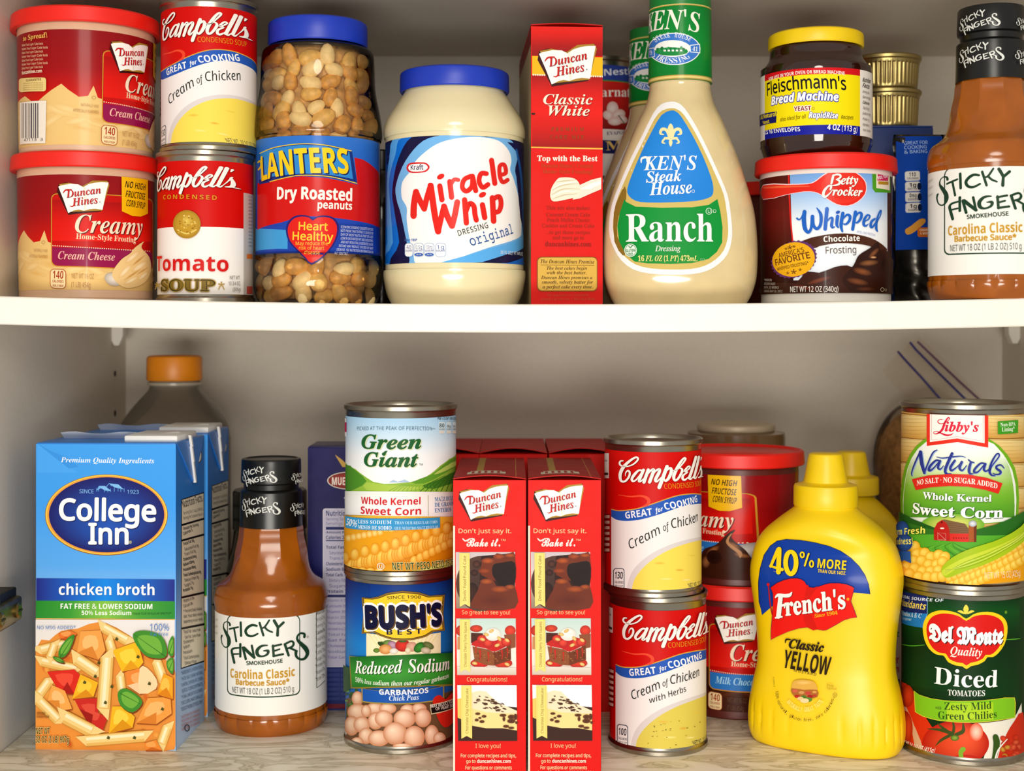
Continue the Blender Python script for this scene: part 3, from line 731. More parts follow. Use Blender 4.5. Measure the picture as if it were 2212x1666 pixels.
def bakebox(L):
    L.quad(0, 0, bw, bh - 0.0012, ['#dc0e05', '#de1006']); L.clip = (0, 0, bw, bh - 0.0012)
    L.quad(0, 0, 0.0011, bh * 0.84, ['#f3e6cf']); L.c(960, 920, 4.164)
    book(L, 0, 0, 1.0, keep=True)
    L.t("Don't just say it.", 128, 965, 602, 965, 40, 'S', '#f4d7a0')
    L.s([(165, 1015), (190, 1035), (230, 1015)], [8, 12, 8], '#fbf3e6'); L.t('Bake it.', 200, 1085, 500, 1082, 72, 'SC', '#fbf3e6', bold=.012); L.t('TM', 508, 1035, 550, 1035, 16, 'S', '#f4d7a0')
    # picture 1: dark ring cake
    L.g([(102, 1136), (636, 1136), (636, 1642), (106, 1642)], ['#c9bcc0', '#d8cbc4', '#b5a08c', '#8f7f6c'], 4, 6)
    L.e(330, 1420, 226, 250, '#3b2420', '#54362c', n=40); L.p([(330, 1170), (560, 1150), (634, 1150), (634, 1640), (300, 1640)], '#2a100b')
    L.e(290, 1245, 36, 34, '#5a3226', '#2a110c'); L.e(270, 1322, 34, 28, '#4a251a', '#1d0a07'); L.e(250, 1500, 60, 90, '#3a1a12', '#220c08')
    L.p([(330, 1260), (350, 1200), (400, 1186), (440, 1190), (470, 1145), (540, 1160), (600, 1140), (634, 1160), (634, 1400), (480, 1400), (330, 1340)], '#6e2a12', 2)
    L.p([(440, 1250), (520, 1230), (634, 1230), (634, 1420), (560, 1445), (530, 1470), (470, 1400), (430, 1330)], '#1c0b08', 3)
    for x, y, rx, ry, c in ((390, 1215, 60, 26, '#b8521f'), (490, 1175, 52, 24, '#a94a1e'), (590, 1165, 50, 20, '#b3501f'), (360, 1305, 56, 22, '#9c4019')): L.e(x, y, rx, ry, c, '#6e2a12')
    L.p([(250, 1640), (300, 1480), (330, 1400), (380, 1376), (440, 1390), (470, 1440), (530, 1450), (580, 1430), (634, 1450), (634, 1640)], '#6a2a16', 3)
    L.e(380, 1400, 60, 26, '#b1531f', '#6a2a16'); L.e(500, 1470, 90, 30, '#a84c1e', '#6a2a16'); L.e(590, 1450, 46, 22, '#ac501f', '#6a2a16'); L.e(450, 1570, 150, 60, '#5b2013', '#6a2a16')
    # picture 2 and 3 in crop P
    L.c(960, 1290, 4.43)
    L.t('So great to see you!', 168, 163, 628, 165, 38, 'S', '#f4c58a')
    L.g([(114, 204), (682, 204), (688, 742), (122, 742)], ['#bcd3cc', '#cfdcd4', '#e6ddd2', '#f0e6dc', '#ddcfc0'], 4, 6)
    L.e(150, 320, 40, 50, '#d23a1e', '#a8281a'); L.e(305, 300, 60, 34, '#e0432a', '#a02818'); L.p([(255, 340), (370, 345), (360, 430), (255, 440)], '#4a1e12')
    L.e(630, 320, 52, 50, '#e2402a', '#b3281a'); L.p([(570, 360), (682, 350), (682, 480), (600, 500)], '#8a4a2c')
    L.p([(125, 380), (160, 370), (160, 500), (122, 500)], '#c98a5a')
    L.e(450, 640, 210, 46, '#e8d6cc', '#d6c0b4'); L.e(340, 630, 90, 42, '#e2281e', '#b01812'); L.e(560, 630, 90, 46, '#dc3a22', '#b22216')
    L.p([(268, 470), (420, 500), (475, 530), (475, 655), (400, 650), (290, 610)], '#8a4a26'); L.p([(475, 530), (635, 460), (638, 600), (520, 640), (475, 655)], '#6e3216')
    rr = random.Random(5)
    for i in range(50):
        x = rr.uniform(280, 630); y = rr.uniform(510, 620); L.e(x, y, 7, 5, rr.choice(['#a8693a', '#5a2812', '#9a5a30']), n=7, same=i > 0)
    L.p([(258, 455), (330, 400), (440, 380), (560, 390), (640, 430), (590, 470), (480, 520), (400, 490)], '#c21a18', 3)
    for x, y in ((360, 400), (420, 440), (545, 440), (590, 430)): L.e(x, y, 48, 40, '#ee4a36', '#a51210', dx=-10, dy=-12)
    for x, y, w in ((300, 500, 8), (340, 560, 9), (420, 580, 8), (550, 560, 8), (600, 540, 7)): L.s([(x, y - 50), (x + 4, y), (x, y + 30)], [w * 2, w, w], '#c62016')
    L.e(465, 355, 75, 62, '#fbf7f0', '#dcd3c8', dx=-15, dy=-20); L.s([(410, 370), (460, 340), (520, 370)], 5, '#e6dcd0')
    for x, y, a in ((450, 322, -.5), (365, 402, .3), (505, 458, -.4), (525, 395, .9), (600, 410, .6), (400, 355, .2), (600, 640, .4), (290, 630, .2)): L.e(x, y, 26, 15, '#f2d08a', '#c9963e', rot=a)
    L.g([(122, 660), (684, 672), (688, 742), (122, 742)], ['#e0d4c8', '#cbbba8'], 3, 2)
    L.t('Congratulations!', 216, 803, 600, 803, 40, 'S', '#f4c58a')
    L.g([(124, 838), (690, 838), (698, 1370), (132, 1370)], ['#fbf8f6', '#f6f1ee'], 3, 3)
    L.p([(126, 1130), (300, 1060), (560, 1040), (694, 1050), (698, 1372), (132, 1372)], '#3a2018'); L.p([(126, 970), (170, 960), (260, 1060), (250, 1200), (128, 1150)], '#eec765')
    L.p([(262, 910), (330, 890), (400, 900), (450, 950), (520, 1010), (640, 1060), (694, 1085), (694, 1115), (560, 1110), (400, 1100), (262, 1060)], '#f1dcb8')
    L.p([(262, 1060), (400, 1098), (560, 1108), (694, 1112), (694, 1272), (560, 1250), (400, 1250), (262, 1225)], '#f0d68c')
    for i in range(46):
        x = rr.uniform(275, 620); y = 905 + (x - 275) * 0.42 + rr.uniform(-10, 110)
        if y < 1090 and y > 890 + max(0, x - 380) * 0.62: L.e(x, y, rr.uniform(10, 26), rr.uniform(4, 9), '#4a2a1a', n=8, rot=rr.uniform(-.3, .6))
    for x, y, a, b in ((320, 1110, 26, 12), (380, 1135, 24, 14), (310, 1170, 20, 14), (360, 1185, 26, 14), (340, 1150, 16, 10), (560, 1125, 34, 14), (570, 1160, 14, 24), (640, 1140, 34, 22), (640, 1180, 40, 22), (680, 1140, 20, 30), (590, 1230, 30, 14), (640, 1245, 30, 12), (690, 1195, 14, 14)): L.e(x, y, a, b, '#4a2718', '#6a3c1e', n=12)
    L.t('I love you!', 298, 1435, 538, 1435, 40, 'S', '#f4c58a')
    L.t('For complete recipes and tips,', 158, 1525, 685, 1525, 34, 'S', '#f7d9a8', bold=.006); L.t('go to', 210, 1578, 298, 1578, 34, 'S', '#f7d9a8', bold=.006); L.t('duncanhines.com', 314, 1578, 635, 1578, 34, 'SB', '#fbf0dc')
    L.t('For questions or comments', 202, 1640, 645, 1640, 34, 'S', '#f7d9a8', bold=.006); L.t('please call toll-free', 160, 1690, 425, 1690, 34, 'S', '#f7d9a8', bold=.006); L.t('1-800-362-9834', 440, 1690, 712, 1690, 34, 'SB', '#fbf0dc')
    # gold ribbons
    for c, x0, y0, x1, y1, tx in (((960, 920, 4.164), 135, 1140, 228, 1624, "Devils' Food Pound Cake"), ((960, 1290, 4.43), 148, 206, 246, 712, 'Chocolate Cherry Torte Squares'), ((960, 1290, 4.43), 160, 840, 262, 1346, 'Chocolate Chip Cheesecake')):
        L.c(*c); L.p([(x0, y0), (x1, y0), (x1 + 4, y1), ((x0 + x1) / 2 + 3, y1 - 26), (x0 + 4, y1)], '#f0d878')
        L.t(tx, x1 - 32, y1 - (55 if '4.164' in str(c) else 50), x1 - 32, y0 + 25, 26, 'S', '#4a3208')
        for xx in (x0 + 14, x1 - 12): L.s([(xx, y0 + 4), (xx + 3, y1 - 30)], 2, '#d9b24a', 0)
def topart(L, w, d):
    L.quad(0.0, 0.0, w, d, ['#a3100c', '#a3100c']); L.quad(w * 0.30, d * 0.10, w * 0.40, d, ['#b08a3a']); L.quad(w * 0.86, 0, w * 0.868, d, ['#c99a4a'])
    for i, (a, b, c, e) in enumerate(((.18, .10, .72, .20), (.22, .20, .66, .25))): L.quad(w * a, d * b, w * c, d * e, ['#d8cbb4'])
    for i in range(5): L.quad(w * (.24 + .09 * i), d * .12, w * (.28 + .09 * i), d * .23, ['#a5312a'])
dhl = 'red cake mix boxes'
b1 = carton('cake_mix_box', 'front cake mix box with dessert pictures, next to the chickpea can', 'box', (bx, bz + CY, 0), 0, bw, bd, bh, M_DHBOX, dhl)
L = face('front', 0, (bx, bz + CY, 0), 0); bakebox(L); L.build('front_panel', M_PAPER, b1)
L = face('top', bh + 0.0006, (bx, bz + CY, 0), 0); L.quad(0, 0.010, bw, bd - 0.001, ['#a3100c']); topart(L, bw, bd)
fl = [c for c in b1.children if c.name.startswith('top_flap')][0]
def topprint(par, w, d, h, flapup=0.002):
    """artwork that follows the bowed flap"""
    class FlapS(Flat):
        def at(s, u, v, q): 
            a, b = min(1, max(0, u / w)), min(1, max(0, v / d)); up = flapup * math.sin(PI * a) * (1 - b) ** 1.5 + 0.0006
            return (u, v - 0.0006, h - 0.0012 + up + 0.0006 + q)
        def lines(s, *a): return [w * i / 14 for i in range(1, 14)], [d * i / 8 for i in range(1, 8)]
    T = Label(FlapS('top', h), (0, 0, 0)); topart(T, w, d); return T.build('flap_print', M_PAPER, par)
topprint(fl, bw, bd, bh)
L = face('right', bw, (bx, bz + CY, 0), 0); L.quad(0.0, 0, bd, bh - 0.002, ['#b30f0a']); L.quad(0.0, bh * 0.62, 0.004, bh * 0.76, ['#d99a2c']); L.e(0, 0, 1, 1, '#b30f0a') if False else None
L.quad(0.001, bh * 0.505, 0.003, bh * 0.515, ['#f3e3c0']); L.build('side_panel', M_PAPER, b1)
bx2 = X(1141, bz)
b2 = dup(b1, (bx2, bz + CY + 0.0005, 0), math.radians(-0.4), 'front cake mix box with dessert pictures, next to the soup cans', dhl)
for o in list(fl.children):
    pass
# three more boxes behind, tops showing
zb = bz + CY + bd + 0.006
for px, lab, w_ in ((1036, 'cake mix box in the back row, middle one of three bowed tops', 146), (1186, 'cake mix box in the back row, against the soup cans', 140), (893, 'cake mix box in the back row, half hidden by the sweet corn can', 142)):
    Zb = 1.024; wb = w_ * Zb / F; hb = CZ - (978 - PY) * Zb / F
    t = carton('cake_mix_box', lab, 'box', (X(px, Zb), Zb + CY, 0), 0, wb, bd - 0.003, hb, M_DHBOX, dhl, flapup=0.0036)
    f2 = [c for c in t.children if c.name.startswith('top_flap')][0]
    class FS(Flat): pass
    T = Label(Flat('top', hb), (0, 0, 0)); T.quad(wb * .25, (bd - .003) * .55, wb * .36, bd - .004, ['#b08a3a']); 
    L = face('front', 0, (X(px, Zb), Zb + CY, 0), 0); L.quad(0, 0, wb, hb - .0012, ['#d4150b']); L.build('front_panel', M_PAPER, t)
# classic white box on the middle shelf
wz = 0.934; wx = X(1147, wz); wb_ = 0.0484; wh = 0.1893; wr = math.radians(3.0); wsz = shz(0.03) 
b6 = carton('cake_mix_box', 'single tall red box on the middle shelf beside the green capped dressing bottle', 'box', (wx, wz + CY, wsz), wr, wb_, bd, wh, M_DHBOX, dhl, flapup=0.0012)
L = face('front', 0, (wx, wz + CY, wsz), wr); L.quad(0, 0, wb_, wh - .0012, ['#dc0e05', '#de1006', '#d80c04']); L.clip = (0, 0, wb_, wh - .0012); L.c(1100, 0, 3.95)
L.g([(185, 210), (806, 210), (803, 480), (192, 475)], ['#e81c12', '#d5150d', '#ab0d0a', '#8f0a0a'], 3, 6)
L.g([(192, 640), (803, 650), (800, 1275), (195, 1262)], ['#a00c0a', '#d8120a', '#e4150a', '#cc0f08', '#9a0c0a'], 3, 10)
L.r(195, 478, 804, 640, '#e9b614', slope=12)
for i in range(32): L.e(205 + i * 19, 638 + i * .5, 8, 8, '#f6ead0', n=9, same=i > 0)
book_at(L, (362, 722), (690, 672))
L.t('Classic', 290, 890, 710, 892, 84, 'RBI', '#fbe9d4', bold=-.006, sh=(4, 5, '#7a0c08')); L.t('White', 330, 985, 685, 990, 84, 'RBI', '#fbe9d4', bold=-.006, sh=(4, 5, '#7a0c08'))
L.t('PREMIUM', 358, 1118, 636, 1120, 30, 'RB', '#8a4a10', sp=1.5); L.t('CAKE MIX', 350, 1184, 636, 1186, 30, 'RB', '#8a4a10', sp=1.4)
L.s([(190, 1258), (802, 1270)], 12, '#f0a524', 0); L.s([(190, 1262), (802, 1274)], 4, '#fbdc8a', 0); L.r(190, 965, 220, 980, '#26120c')
L.c(1100, 300, 3.95)
L.t('Top with the Best', 238, 190, 752, 192, 46, 'RB', '#fbf3e4', bold=.008); L.t('Duncan Hines® Creamy', 272, 246, 716, 248, 34, 'RB', '#b5430f', bold=-.006); L.t('Home-Style Frosting!', 288, 296, 710, 300, 34, 'RB', '#b5430f', bold=-.006)
L.p([(590, 400), (700, 350), (784, 330), (784, 430), (690, 470), (600, 510), (540, 520)], '#e9e2d2'); L.p([(600, 430), (700, 380), (784, 355), (784, 385), (690, 430)], '#fbf8f0')
L.p([(350, 465), (365, 410), (410, 345), (450, 330), (540, 335), (590, 370), (610, 440), (590, 490), (480, 520), (380, 535), (352, 505)], '#efe6d0', 3)
for p in ([(365, 440), (450, 400), (590, 380)], [(360, 480), (460, 430), (600, 430)], [(400, 370), (470, 360), (570, 350)], [(370, 515), (470, 480), (580, 470)]): L.s(p, [4, 9, 3], '#cfc2a0')
for p in ([(370, 425), (450, 385), (580, 365)], [(365, 495), (470, 450), (595, 450)]): L.s(p, [4, 10, 3], '#fdfaf2')
for i, (q, x0, x1, y) in enumerate((('This mix also makes:', 315, 690, 604), ('Coconut Cream Cake', 316, 690, 662), ('Peach Melba Classic', 320, 688, 708), ('Cookies and Cream Cake', 280, 725, 756), ('...to get these recipes', 308, 690, 812), ('and more go to', 370, 636, 858))): L.t(q, x0, y, x1, y + 2, 30, 'RB', '#a3210c', bold=-.008)
L.t('duncanhines.com', 305, 917, 697, 919, 40, 'RB', '#8a1408', bold=-.01)
L.rr(236, 1008, 752, 1302, 40, '#8a5a12'); L.rr(244, 1014, 746, 1294, 36, '#d8ae4a')
L.t('The Duncan Hines Promise', 266, 1062, 726, 1066, 32, 'RBI', '#4a2c06', bold=-.008); L.s([(268, 1078), (724, 1080)], 3, '#4a2c06', 0)
for q, x0, x1, y in (('The best cakes begin', 318, 662, 1118), ('with the best batter.', 318, 660, 1157), ('Duncan Hines promises a', 270, 708, 1197), ('smooth, velvety batter for', 276, 714, 1237), ('a perfect cake every time.', 284, 714, 1277)): L.t(q, x0, y, x1, y, 28, 'RBI', '#4a2c06', bold=-.01)
L.t('For questions or comments', 325, 1345, 680, 1345, 22, 'S', '#c05030'); L.t('please call toll free 1-800-362-9834', 272, 1378, 728, 1378, 22, 'S', '#c05030')
L.build('front_panel', M_PAPER, b6)
L = face('left', 0, (wx, wz + CY, wsz), wr); L.quad(-bd, 0, 0, wh * 0.93, ['#a8926c']); L.quad(-bd, wh * 0.93, 0, wh - .002, ['#7a0e0a']); L.build('side_panel', M_PAPER, b6)
# tubs in place
def tubset(choc, lab, loc, rot, group='frosting tubs with red lids'):
    t = tub('frosting_tub', lab, loc, rot, RL, RT, RB, th, M_TUBD if choc else M_TUB, group)
    L = Label(tubsurf(RT, RB, th), (tubX, tubZ + CY, TB)); frosting(L, choc)
    if not choc and rot:   # side text seen on the turned upper tub (crop A)
        L.view(loc, rot).c(0, 0, 3.95)
        L.t('to Spread!', 215, 355, 415, 322, 42, 'RBI', '#f0c060', bold=-.01)
        for i in range(7): L.t('Makes Your Layer Cake look', 205, 400 + i * 33, 380 + (i % 2) * 40, 385 + i * 33, 20, 'S', '#eec8a0')
        L.t('duncanhines.com', 205, 640, 372, 622, 30, 'SB', '#fbe6c8')
        L.rr(180, 672, 405, 790, 22, '#e9cf86', slope=-8); L.t('GUARANTEE', 240, 700, 365, 690, 20, 'SB', '#5a3a10')
        for i in range(4): L.t('satisfaction or money back', 215, 722 + i * 18, 380, 715 + i * 18, 12, 'S', '#8a6a30')
        L.p([(188, 880), (408, 862), (400, 1225), (190, 1235)], '#efe6da')
        rr = random.Random(2); x = 205
        while x < 350:
            w = rr.choice([3, 4, 6, 9]); L.p([(x, 884), (x + w, 883), (x + w, 1180), (x, 1182)], '#2c2630'); x += w + rr.choice([4, 6, 9])
        L.t('47113  3', 225, 1210, 380, 1205, 24, 'S', '#2c2630')
    sleeve(L, t); return t
zs = TB + th - 0.0018
tubset(False, 'cream cheese frosting tub standing on the middle shelf at its left end', (tubX, tubZ + CY, TB), 0)
tubset(False, 'cream cheese frosting tub stacked on top, turned to show its barcode', (tubX, tubZ + CY, zs), math.radians(42))
lz = 1.045; lx = X(1592, lz)
tubset(True, 'milk chocolate frosting tub standing on the marble floor behind the mustard', (lx, lz + CY, 0), math.radians(-23))
tubset(True, 'milk chocolate frosting tub on top of another behind the soup cans', (lx, lz + CY, th - 0.0018), math.radians(-81.4))
# red lidded tub in the shade behind the dressing
sz = 1.10; sx = X(1680, sz)
s_t = tub('frosting_tub', 'shaded red lidded tub on the middle shelf behind the dressing bottle', (sx, sz + CY, shz(sx)), 0, 0.0475, RT - .002, RB - .002, 0.0955, M_TUBD, 'frosting tubs with red lids')
# whipped frosting tub
wz2 = 0.955; wx2 = X(1783, wz2); wzb = shz(wx2); wth = 0.0988
bt = tub('frosting_tub', 'whipped chocolate frosting tub with blue and white label under the yeast jar', (wx2, wz2 + CY, wzb), 0, 0.0482, 0.0445, 0.0436, wth, M_TUBW, 'frosting tubs with red lids')
L = Label(tubsurf(0.0445, 0.0436, wth), (wx2, wz2 + CY, wzb)); R = L.sf.R
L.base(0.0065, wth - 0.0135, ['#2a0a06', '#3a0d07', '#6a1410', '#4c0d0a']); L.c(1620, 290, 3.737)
V = lambda x, y: L.uv(x, y)
L.g([(322, 255), (1108, 255), (1108, 1180), (352, 1180)], ['#5f97dc', '#86b2ea', '#b9d4f4', '#f2f6fc', '#fbfbfc', '#e9f0f8', '#dfe8f4'], 16, 14)
L.s([(312, 262), (318, 480), (330, 700), (350, 900)], 12, '#d8201a')
L.p([(1108, 255), (1190, 290), (1190, 1200), (1108, 1180)], '#3f0d09')
L.p([(985, 262), (1128, 275), (1135, 475), (1010, 470), (988, 440)], '#4a9a1e'); L.p([(1018, 292), (1126, 305), (1126, 455), (1018, 435)], '#efe3cc'); L.p([(1030, 310), (1118, 322), (1112, 378), (1026, 375)], '#c9205a'); L.t('BOX TOPS', 1032, 366, 1112, 350, 26, 'SB', '#f4e6ee'); L.r(1034, 380, 1116, 405, '#b5861e', slope=4)
# spoon
L.p([(108, 408), (300, 402), (460, 398), (520, 380), (560, 350), (620, 308), (700, 286), (780, 284), (860, 310), (920, 360), (943, 420), (930, 490), (870, 550), (790, 582), (700, 570), (630, 530), (570, 490), (520, 470), (440, 466), (300, 490), (110, 530)], '#f3d9e0', 2)
L.p([(108, 415), (300, 409), (462, 404), (524, 386), (562, 358), (624, 316), (702, 292), (778, 290), (856, 316), (914, 364), (936, 420), (924, 486), (866, 545), (788, 576), (704, 565), (634, 526), (573, 486), (522, 466), (440, 462), (300, 486), (110, 526)], '#e2281a', 2)
L.e(745, 430, 170, 128, '#d81f14', '#e83424'); L.s([(115, 432), (300, 424), (480, 420)], [14, 16, 6], '#f0603a')
L.c(1720, 360, 11.06)
w_ = '#fdf6ea'; sd = '#6a0a06'
for dx, dy, c in ((7, 9, sd), (0, 0, w_)):
    q = lambda pts: [(x + dx, y + dy) for x, y in pts]
    L.s(q([(885, 210), (862, 310), (838, 405)]), [50, 58, 48], c); L.s(q([(862, 235), (950, 190), (1045, 205), (1045, 265), (950, 312)]), [26, 44, 50, 46, 22], c); L.s(q([(955, 312), (1030, 345), (1015, 420), (900, 452), (850, 445)]), [28, 50, 50, 26, 10], c)
    L.t('etty', 1060 + dx, 425 + dy, 1470 + dx, 420 + dy, 205, 'RBI', c, bold=.01)
    L.s(q([(815, 545), (835, 465), (765, 468), (670, 580), (648, 690), (702, 722), (800, 640), (868, 555)]), [44, 46, 42, 62, 66, 52, 28, 14], c)
    L.t('rocker', 862 + dx, 690 + dy, 1568 + dx, 705 + dy, 200, 'RBI', c, bold=.01)
WH = [([(30, 1240), (72, 1268), (130, 1230), (200, 1070)], [44, 34, 30, 40]), ([(208, 1080), (192, 1250), (215, 1470), (288, 1570), (360, 1480), (392, 1190)], [90, 100, 96, 74, 64, 80]), ([(395, 1190), (415, 1400), (500, 1488), (585, 1380), (590, 1150), (495, 990)], [80, 74, 70, 74, 74, 22]),
      ([(735, 1010), (690, 1495)], [86, 84]), ([(715, 1340), (800, 1240), (860, 1240), (840, 1400), (862, 1455), (912, 1440)], [30, 40, 60, 74, 58, 22]), ([(982, 1190), (962, 1380), (992, 1450)], [80, 70, 44]),
      ([(1105, 1120), (1062, 1400), (1092, 1550)], [80, 80, 44]), ([(1100, 1270), (1190, 1162), (1268, 1182), (1258, 1290), (1180, 1378), (1115, 1370)], [26, 50, 66, 64, 46, 26]), ([(1400, 1090), (1332, 1505)], [80, 70]), ([(1385, 1235), (1470, 1112), (1540, 1132), (1520, 1250), (1440, 1340), (1385, 1330)], [26, 48, 64, 62, 44, 24]),
      ([(1600, 1320), (1700, 1262), (1732, 1182), (1670, 1168), (1602, 1280), (1592, 1390), (1640, 1420), (1700, 1370)], [20, 34, 40, 48, 66, 64, 44, 14]), ([(1850, 1252), (1772, 1320), (1752, 1430), (1800, 1442), (1885, 1320)], [46, 60, 58, 50, 30]), ([(1885, 1350), (1975, 1180), (1995, 1050), (1950, 1110), (1892, 1300), (1882, 1480), (1910, 1545)], [18, 25, 32, 34, 52, 58, 30])]
for p, w in WH: L.s([(x + 14, y + 14) for x, y in p], w, '#c8d3e0')
for p, w in WH: L.s(p, w, '#1f62c4')
L.e(990, 1095, 52, 36, '#2356b4', rot=-.4)
L.c(1620, 290, 3.737)
L.p([(430, 862), (600, 815), (760, 802), (900, 820), (1010, 860), (1095, 930), (1060, 960), (960, 905), (850, 885), (700, 880), (560, 905), (520, 920)], '#4a2412', 2)
L.t('Chocolate', 595, 872, 880, 862, 46, 'SB', '#fbf6ee', bold=-.008); L.t('Frosting', 612, 966, 852, 960, 56, 'S', '#55453c'); L.t('DEVIL CAKE FROSTING', 855, 795, 1000, 826, 18, 'S', '#9aa8d8')
L.p([(380, 1200), (450, 1110), (560, 1120), (680, 1075), (780, 1060), (880, 1090), (960, 1000), (1060, 930), (1120, 980), (1180, 1100), (1180, 1320), (120, 1320), (150, 1200)], '#3a190e', 2)
L.p([(1020, 870), (1040, 930), (1090, 1000), (1110, 1090), (1120, 1200), (1050, 1290), (850, 1290), (740, 1180), (830, 1060), (870, 980), (960, 920)], '#2e130b', 3)
for x, y, a, b, r, c in ((990, 960, 60, 20, -.8, '#8a5230'), (950, 1040, 80, 26, -.1, '#8f5a34'), (900, 1110, 80, 30, .25, '#8a4c28'), (860, 1190, 90, 28, .2, '#7a4424'), (560, 1180, 110, 22, -.3, '#7a3c22'), (450, 1240, 120, 20, .2, '#6a2a1a'), (920, 1250, 80, 16, 0, '#5c2e18'), (1060, 1050, 18, 70, .1, '#160806')): L.e(x, y, a, b, c, '#33150c', rot=r)
L.e(985, 995, 24, 9, '#d9a878', '#8f5a34')
for k in range(30):
    pass
n = 30; pts = []
for k in range(2 * n):
    a = PI * k / n; f = 1.0 if k % 2 else 0.94; pts.append((362 + 188 * f * math.cos(a) * .97 + 0, 1012 + 152 * f * math.sin(a) - 30 * math.cos(a) * f))
L.p(pts, '#5e2f6a'); L.e(360, 1012, 168, 138, '#f0b61c', '#e8a90f', rot=-.2)
L.t("AMERICA'S", 246, 1000, 445, 950, 36, 'S', '#6b3a0e', bold=.012); L.t('FAVORITE', 222, 1062, 492, 1000, 50, 'S', '#6b3a0e', bold=.016); L.t('WHIPPED FROSTING*', 234, 1105, 480, 1052, 26, 'S', '#6b3a0e', bold=.01)
for x, y, s_ in ((302, 926, 26), (332, 915, 40), (364, 908, 26), (315, 1122, 26), (362, 1112, 44), (412, 1096, 28)): L.t('*', x - s_ / 2, y + s_, x + s_ / 2, y + s_, s_ * 1.4, 'SB', '#6b3a0e')
L.t('NET WT 12 OZ (340g)', 335, 1275, 710, 1272, 44, 'S', '#efe8e0', bold=.008)
for i, q in enumerate(('*BASED ON', 'NIELSEN SALES', 'DATA, 52 WEEKS', 'ENDING MAY 26, 2012')): L.t(q, 132, 1186 + i * 30, 190 + i * 28, 1188 + i * 30, 19, 'S', '#cfc4ba')
L.ring(1052, 1255, 13, 15, 4, '#b5a58a', 14); L.t('D', 1070, 1268, 1084, 1268, 20, 'S', '#b5a58a')
L.build('printed_sleeve', M_FILM, bt)
# ---------------------------------------------------------------- vegetable tins
gZ = 0.9606; gR = 0.0392; gX = X(866, gZ); gh1, gh2 = 0.1182, 0.1128
bush = can('bean_can', 'dark blue chickpea can on the marble floor, under the sweet corn can', (gX, gZ + CY, 0), 0, gR, gh1)
L = canlabel((gX, gZ + CY, 0), 0, gR); R = L.sf.R
L.base(0.0050, gh1 - 0.0058, ['#0e3f86', '#1a63b8', '#0f4396', '#0a2c74']); L.c(720, 1220, 3.735)
L.g([(96, 130), (300, 150), (300, 1000), (105, 900)], ['#0b2a70', '#1157b4', '#1d86d8', '#1766b4'], 6, 8); L.g([(300, 150), (960, 130), (960, 900), (300, 1000)], ['#0b2f7c', '#145cb8', '#1a76cc', '#125098'], 8, 8)
L.p([(92, 1090), (250, 1040), (960, 1010), (960, 1400), (700, 1475), (400, 1475), (96, 1380)], '#6a4a30')
L.s([(96, 1100), (92, 1250), (88, 1360)], 22, '#2a7fc4'); L.s([(108, 1280), (100, 1390)], 12, '#f1f1f1')
rr = random.Random(11)
for i in range(26): L.e(rr.uniform(108, 190), rr.uniform(1010, 1250), rr.uniform(10, 22), rr.uniform(8, 16), rr.choice(['#2e5a22', '#46782e', '#1d4016', '#5f8f3c']), n=9)
CHP = [(200, 1080, 46, 60), (340, 1160, 70, 50), (440, 1160, 70, 44), (600, 1170, 60, 44), (690, 1160, 60, 44), (200, 1190, 80, 70), (270, 1180, 40, 50), (155, 1300, 60, 80), (235, 1290, 66, 66), (345, 1260, 62, 70), (410, 1240, 72, 66), (575, 1240, 88, 74), (720, 1235, 66, 76), (270, 1380, 60, 66), (370, 1400, 86, 66), (500, 1360, 96, 92), (650, 1390, 84, 92), (790, 1375, 56, 84), (200, 1430, 50, 40), (560, 1460, 80, 20), (850, 1400, 50, 50)]
for x, y, a, b in CHP: L.e(x, y, a, b, '#f8d8bc', '#c47e56', dx=-a * .25, dy=-b * .35)
# parchment with vegetables
L.p([(272, 550), (860, 545), (860, 720), (272, 740)], '#f6ecc0')
for x in range(290, 850, 34): L.s([(x, 555), ((x - 566) * .6 + 566, 700)], 5, '#eedd94', 0)
for x, y, a, b, c, d, r in ((410, 640, 40, 20, '#6f8f3a', '#4c6a24', .3), (440, 630, 40, 24, '#7fa04a', '#3c5f22', -.2), (480, 645, 40, 30, '#c9a0b8', '#8a5c78', .4), (355, 690, 26, 18, '#7a9a3e', '#4a6a22', 0), (390, 640, 30, 16, '#37501f', '#243a14', .6), (560, 650, 60, 50, '#e2301e', '#a11812', 0), (630, 660, 44, 40, '#e6b49c', '#c08a72', 0), (690, 665, 50, 36, '#3f9a34', '#1f5c1c', -.7), (760, 650, 46, 26, '#7a8a52', '#4c5a2c', .5), (740, 690, 40, 26, '#e2d8be', '#a89a7a', .2), (425, 680, 50, 40, '#f0b878', '#c47a36', 0), (490, 695, 34, 24, '#f6f0e6', '#cbbfae', 0), (600, 690, 22, 26, '#efe6cc', '#c9ba8c', 0), (560, 615, 30, 10, '#3c6a24', '#2c4f18', 0)): L.e(x, y, a, b, c, d, rot=r, n=18)
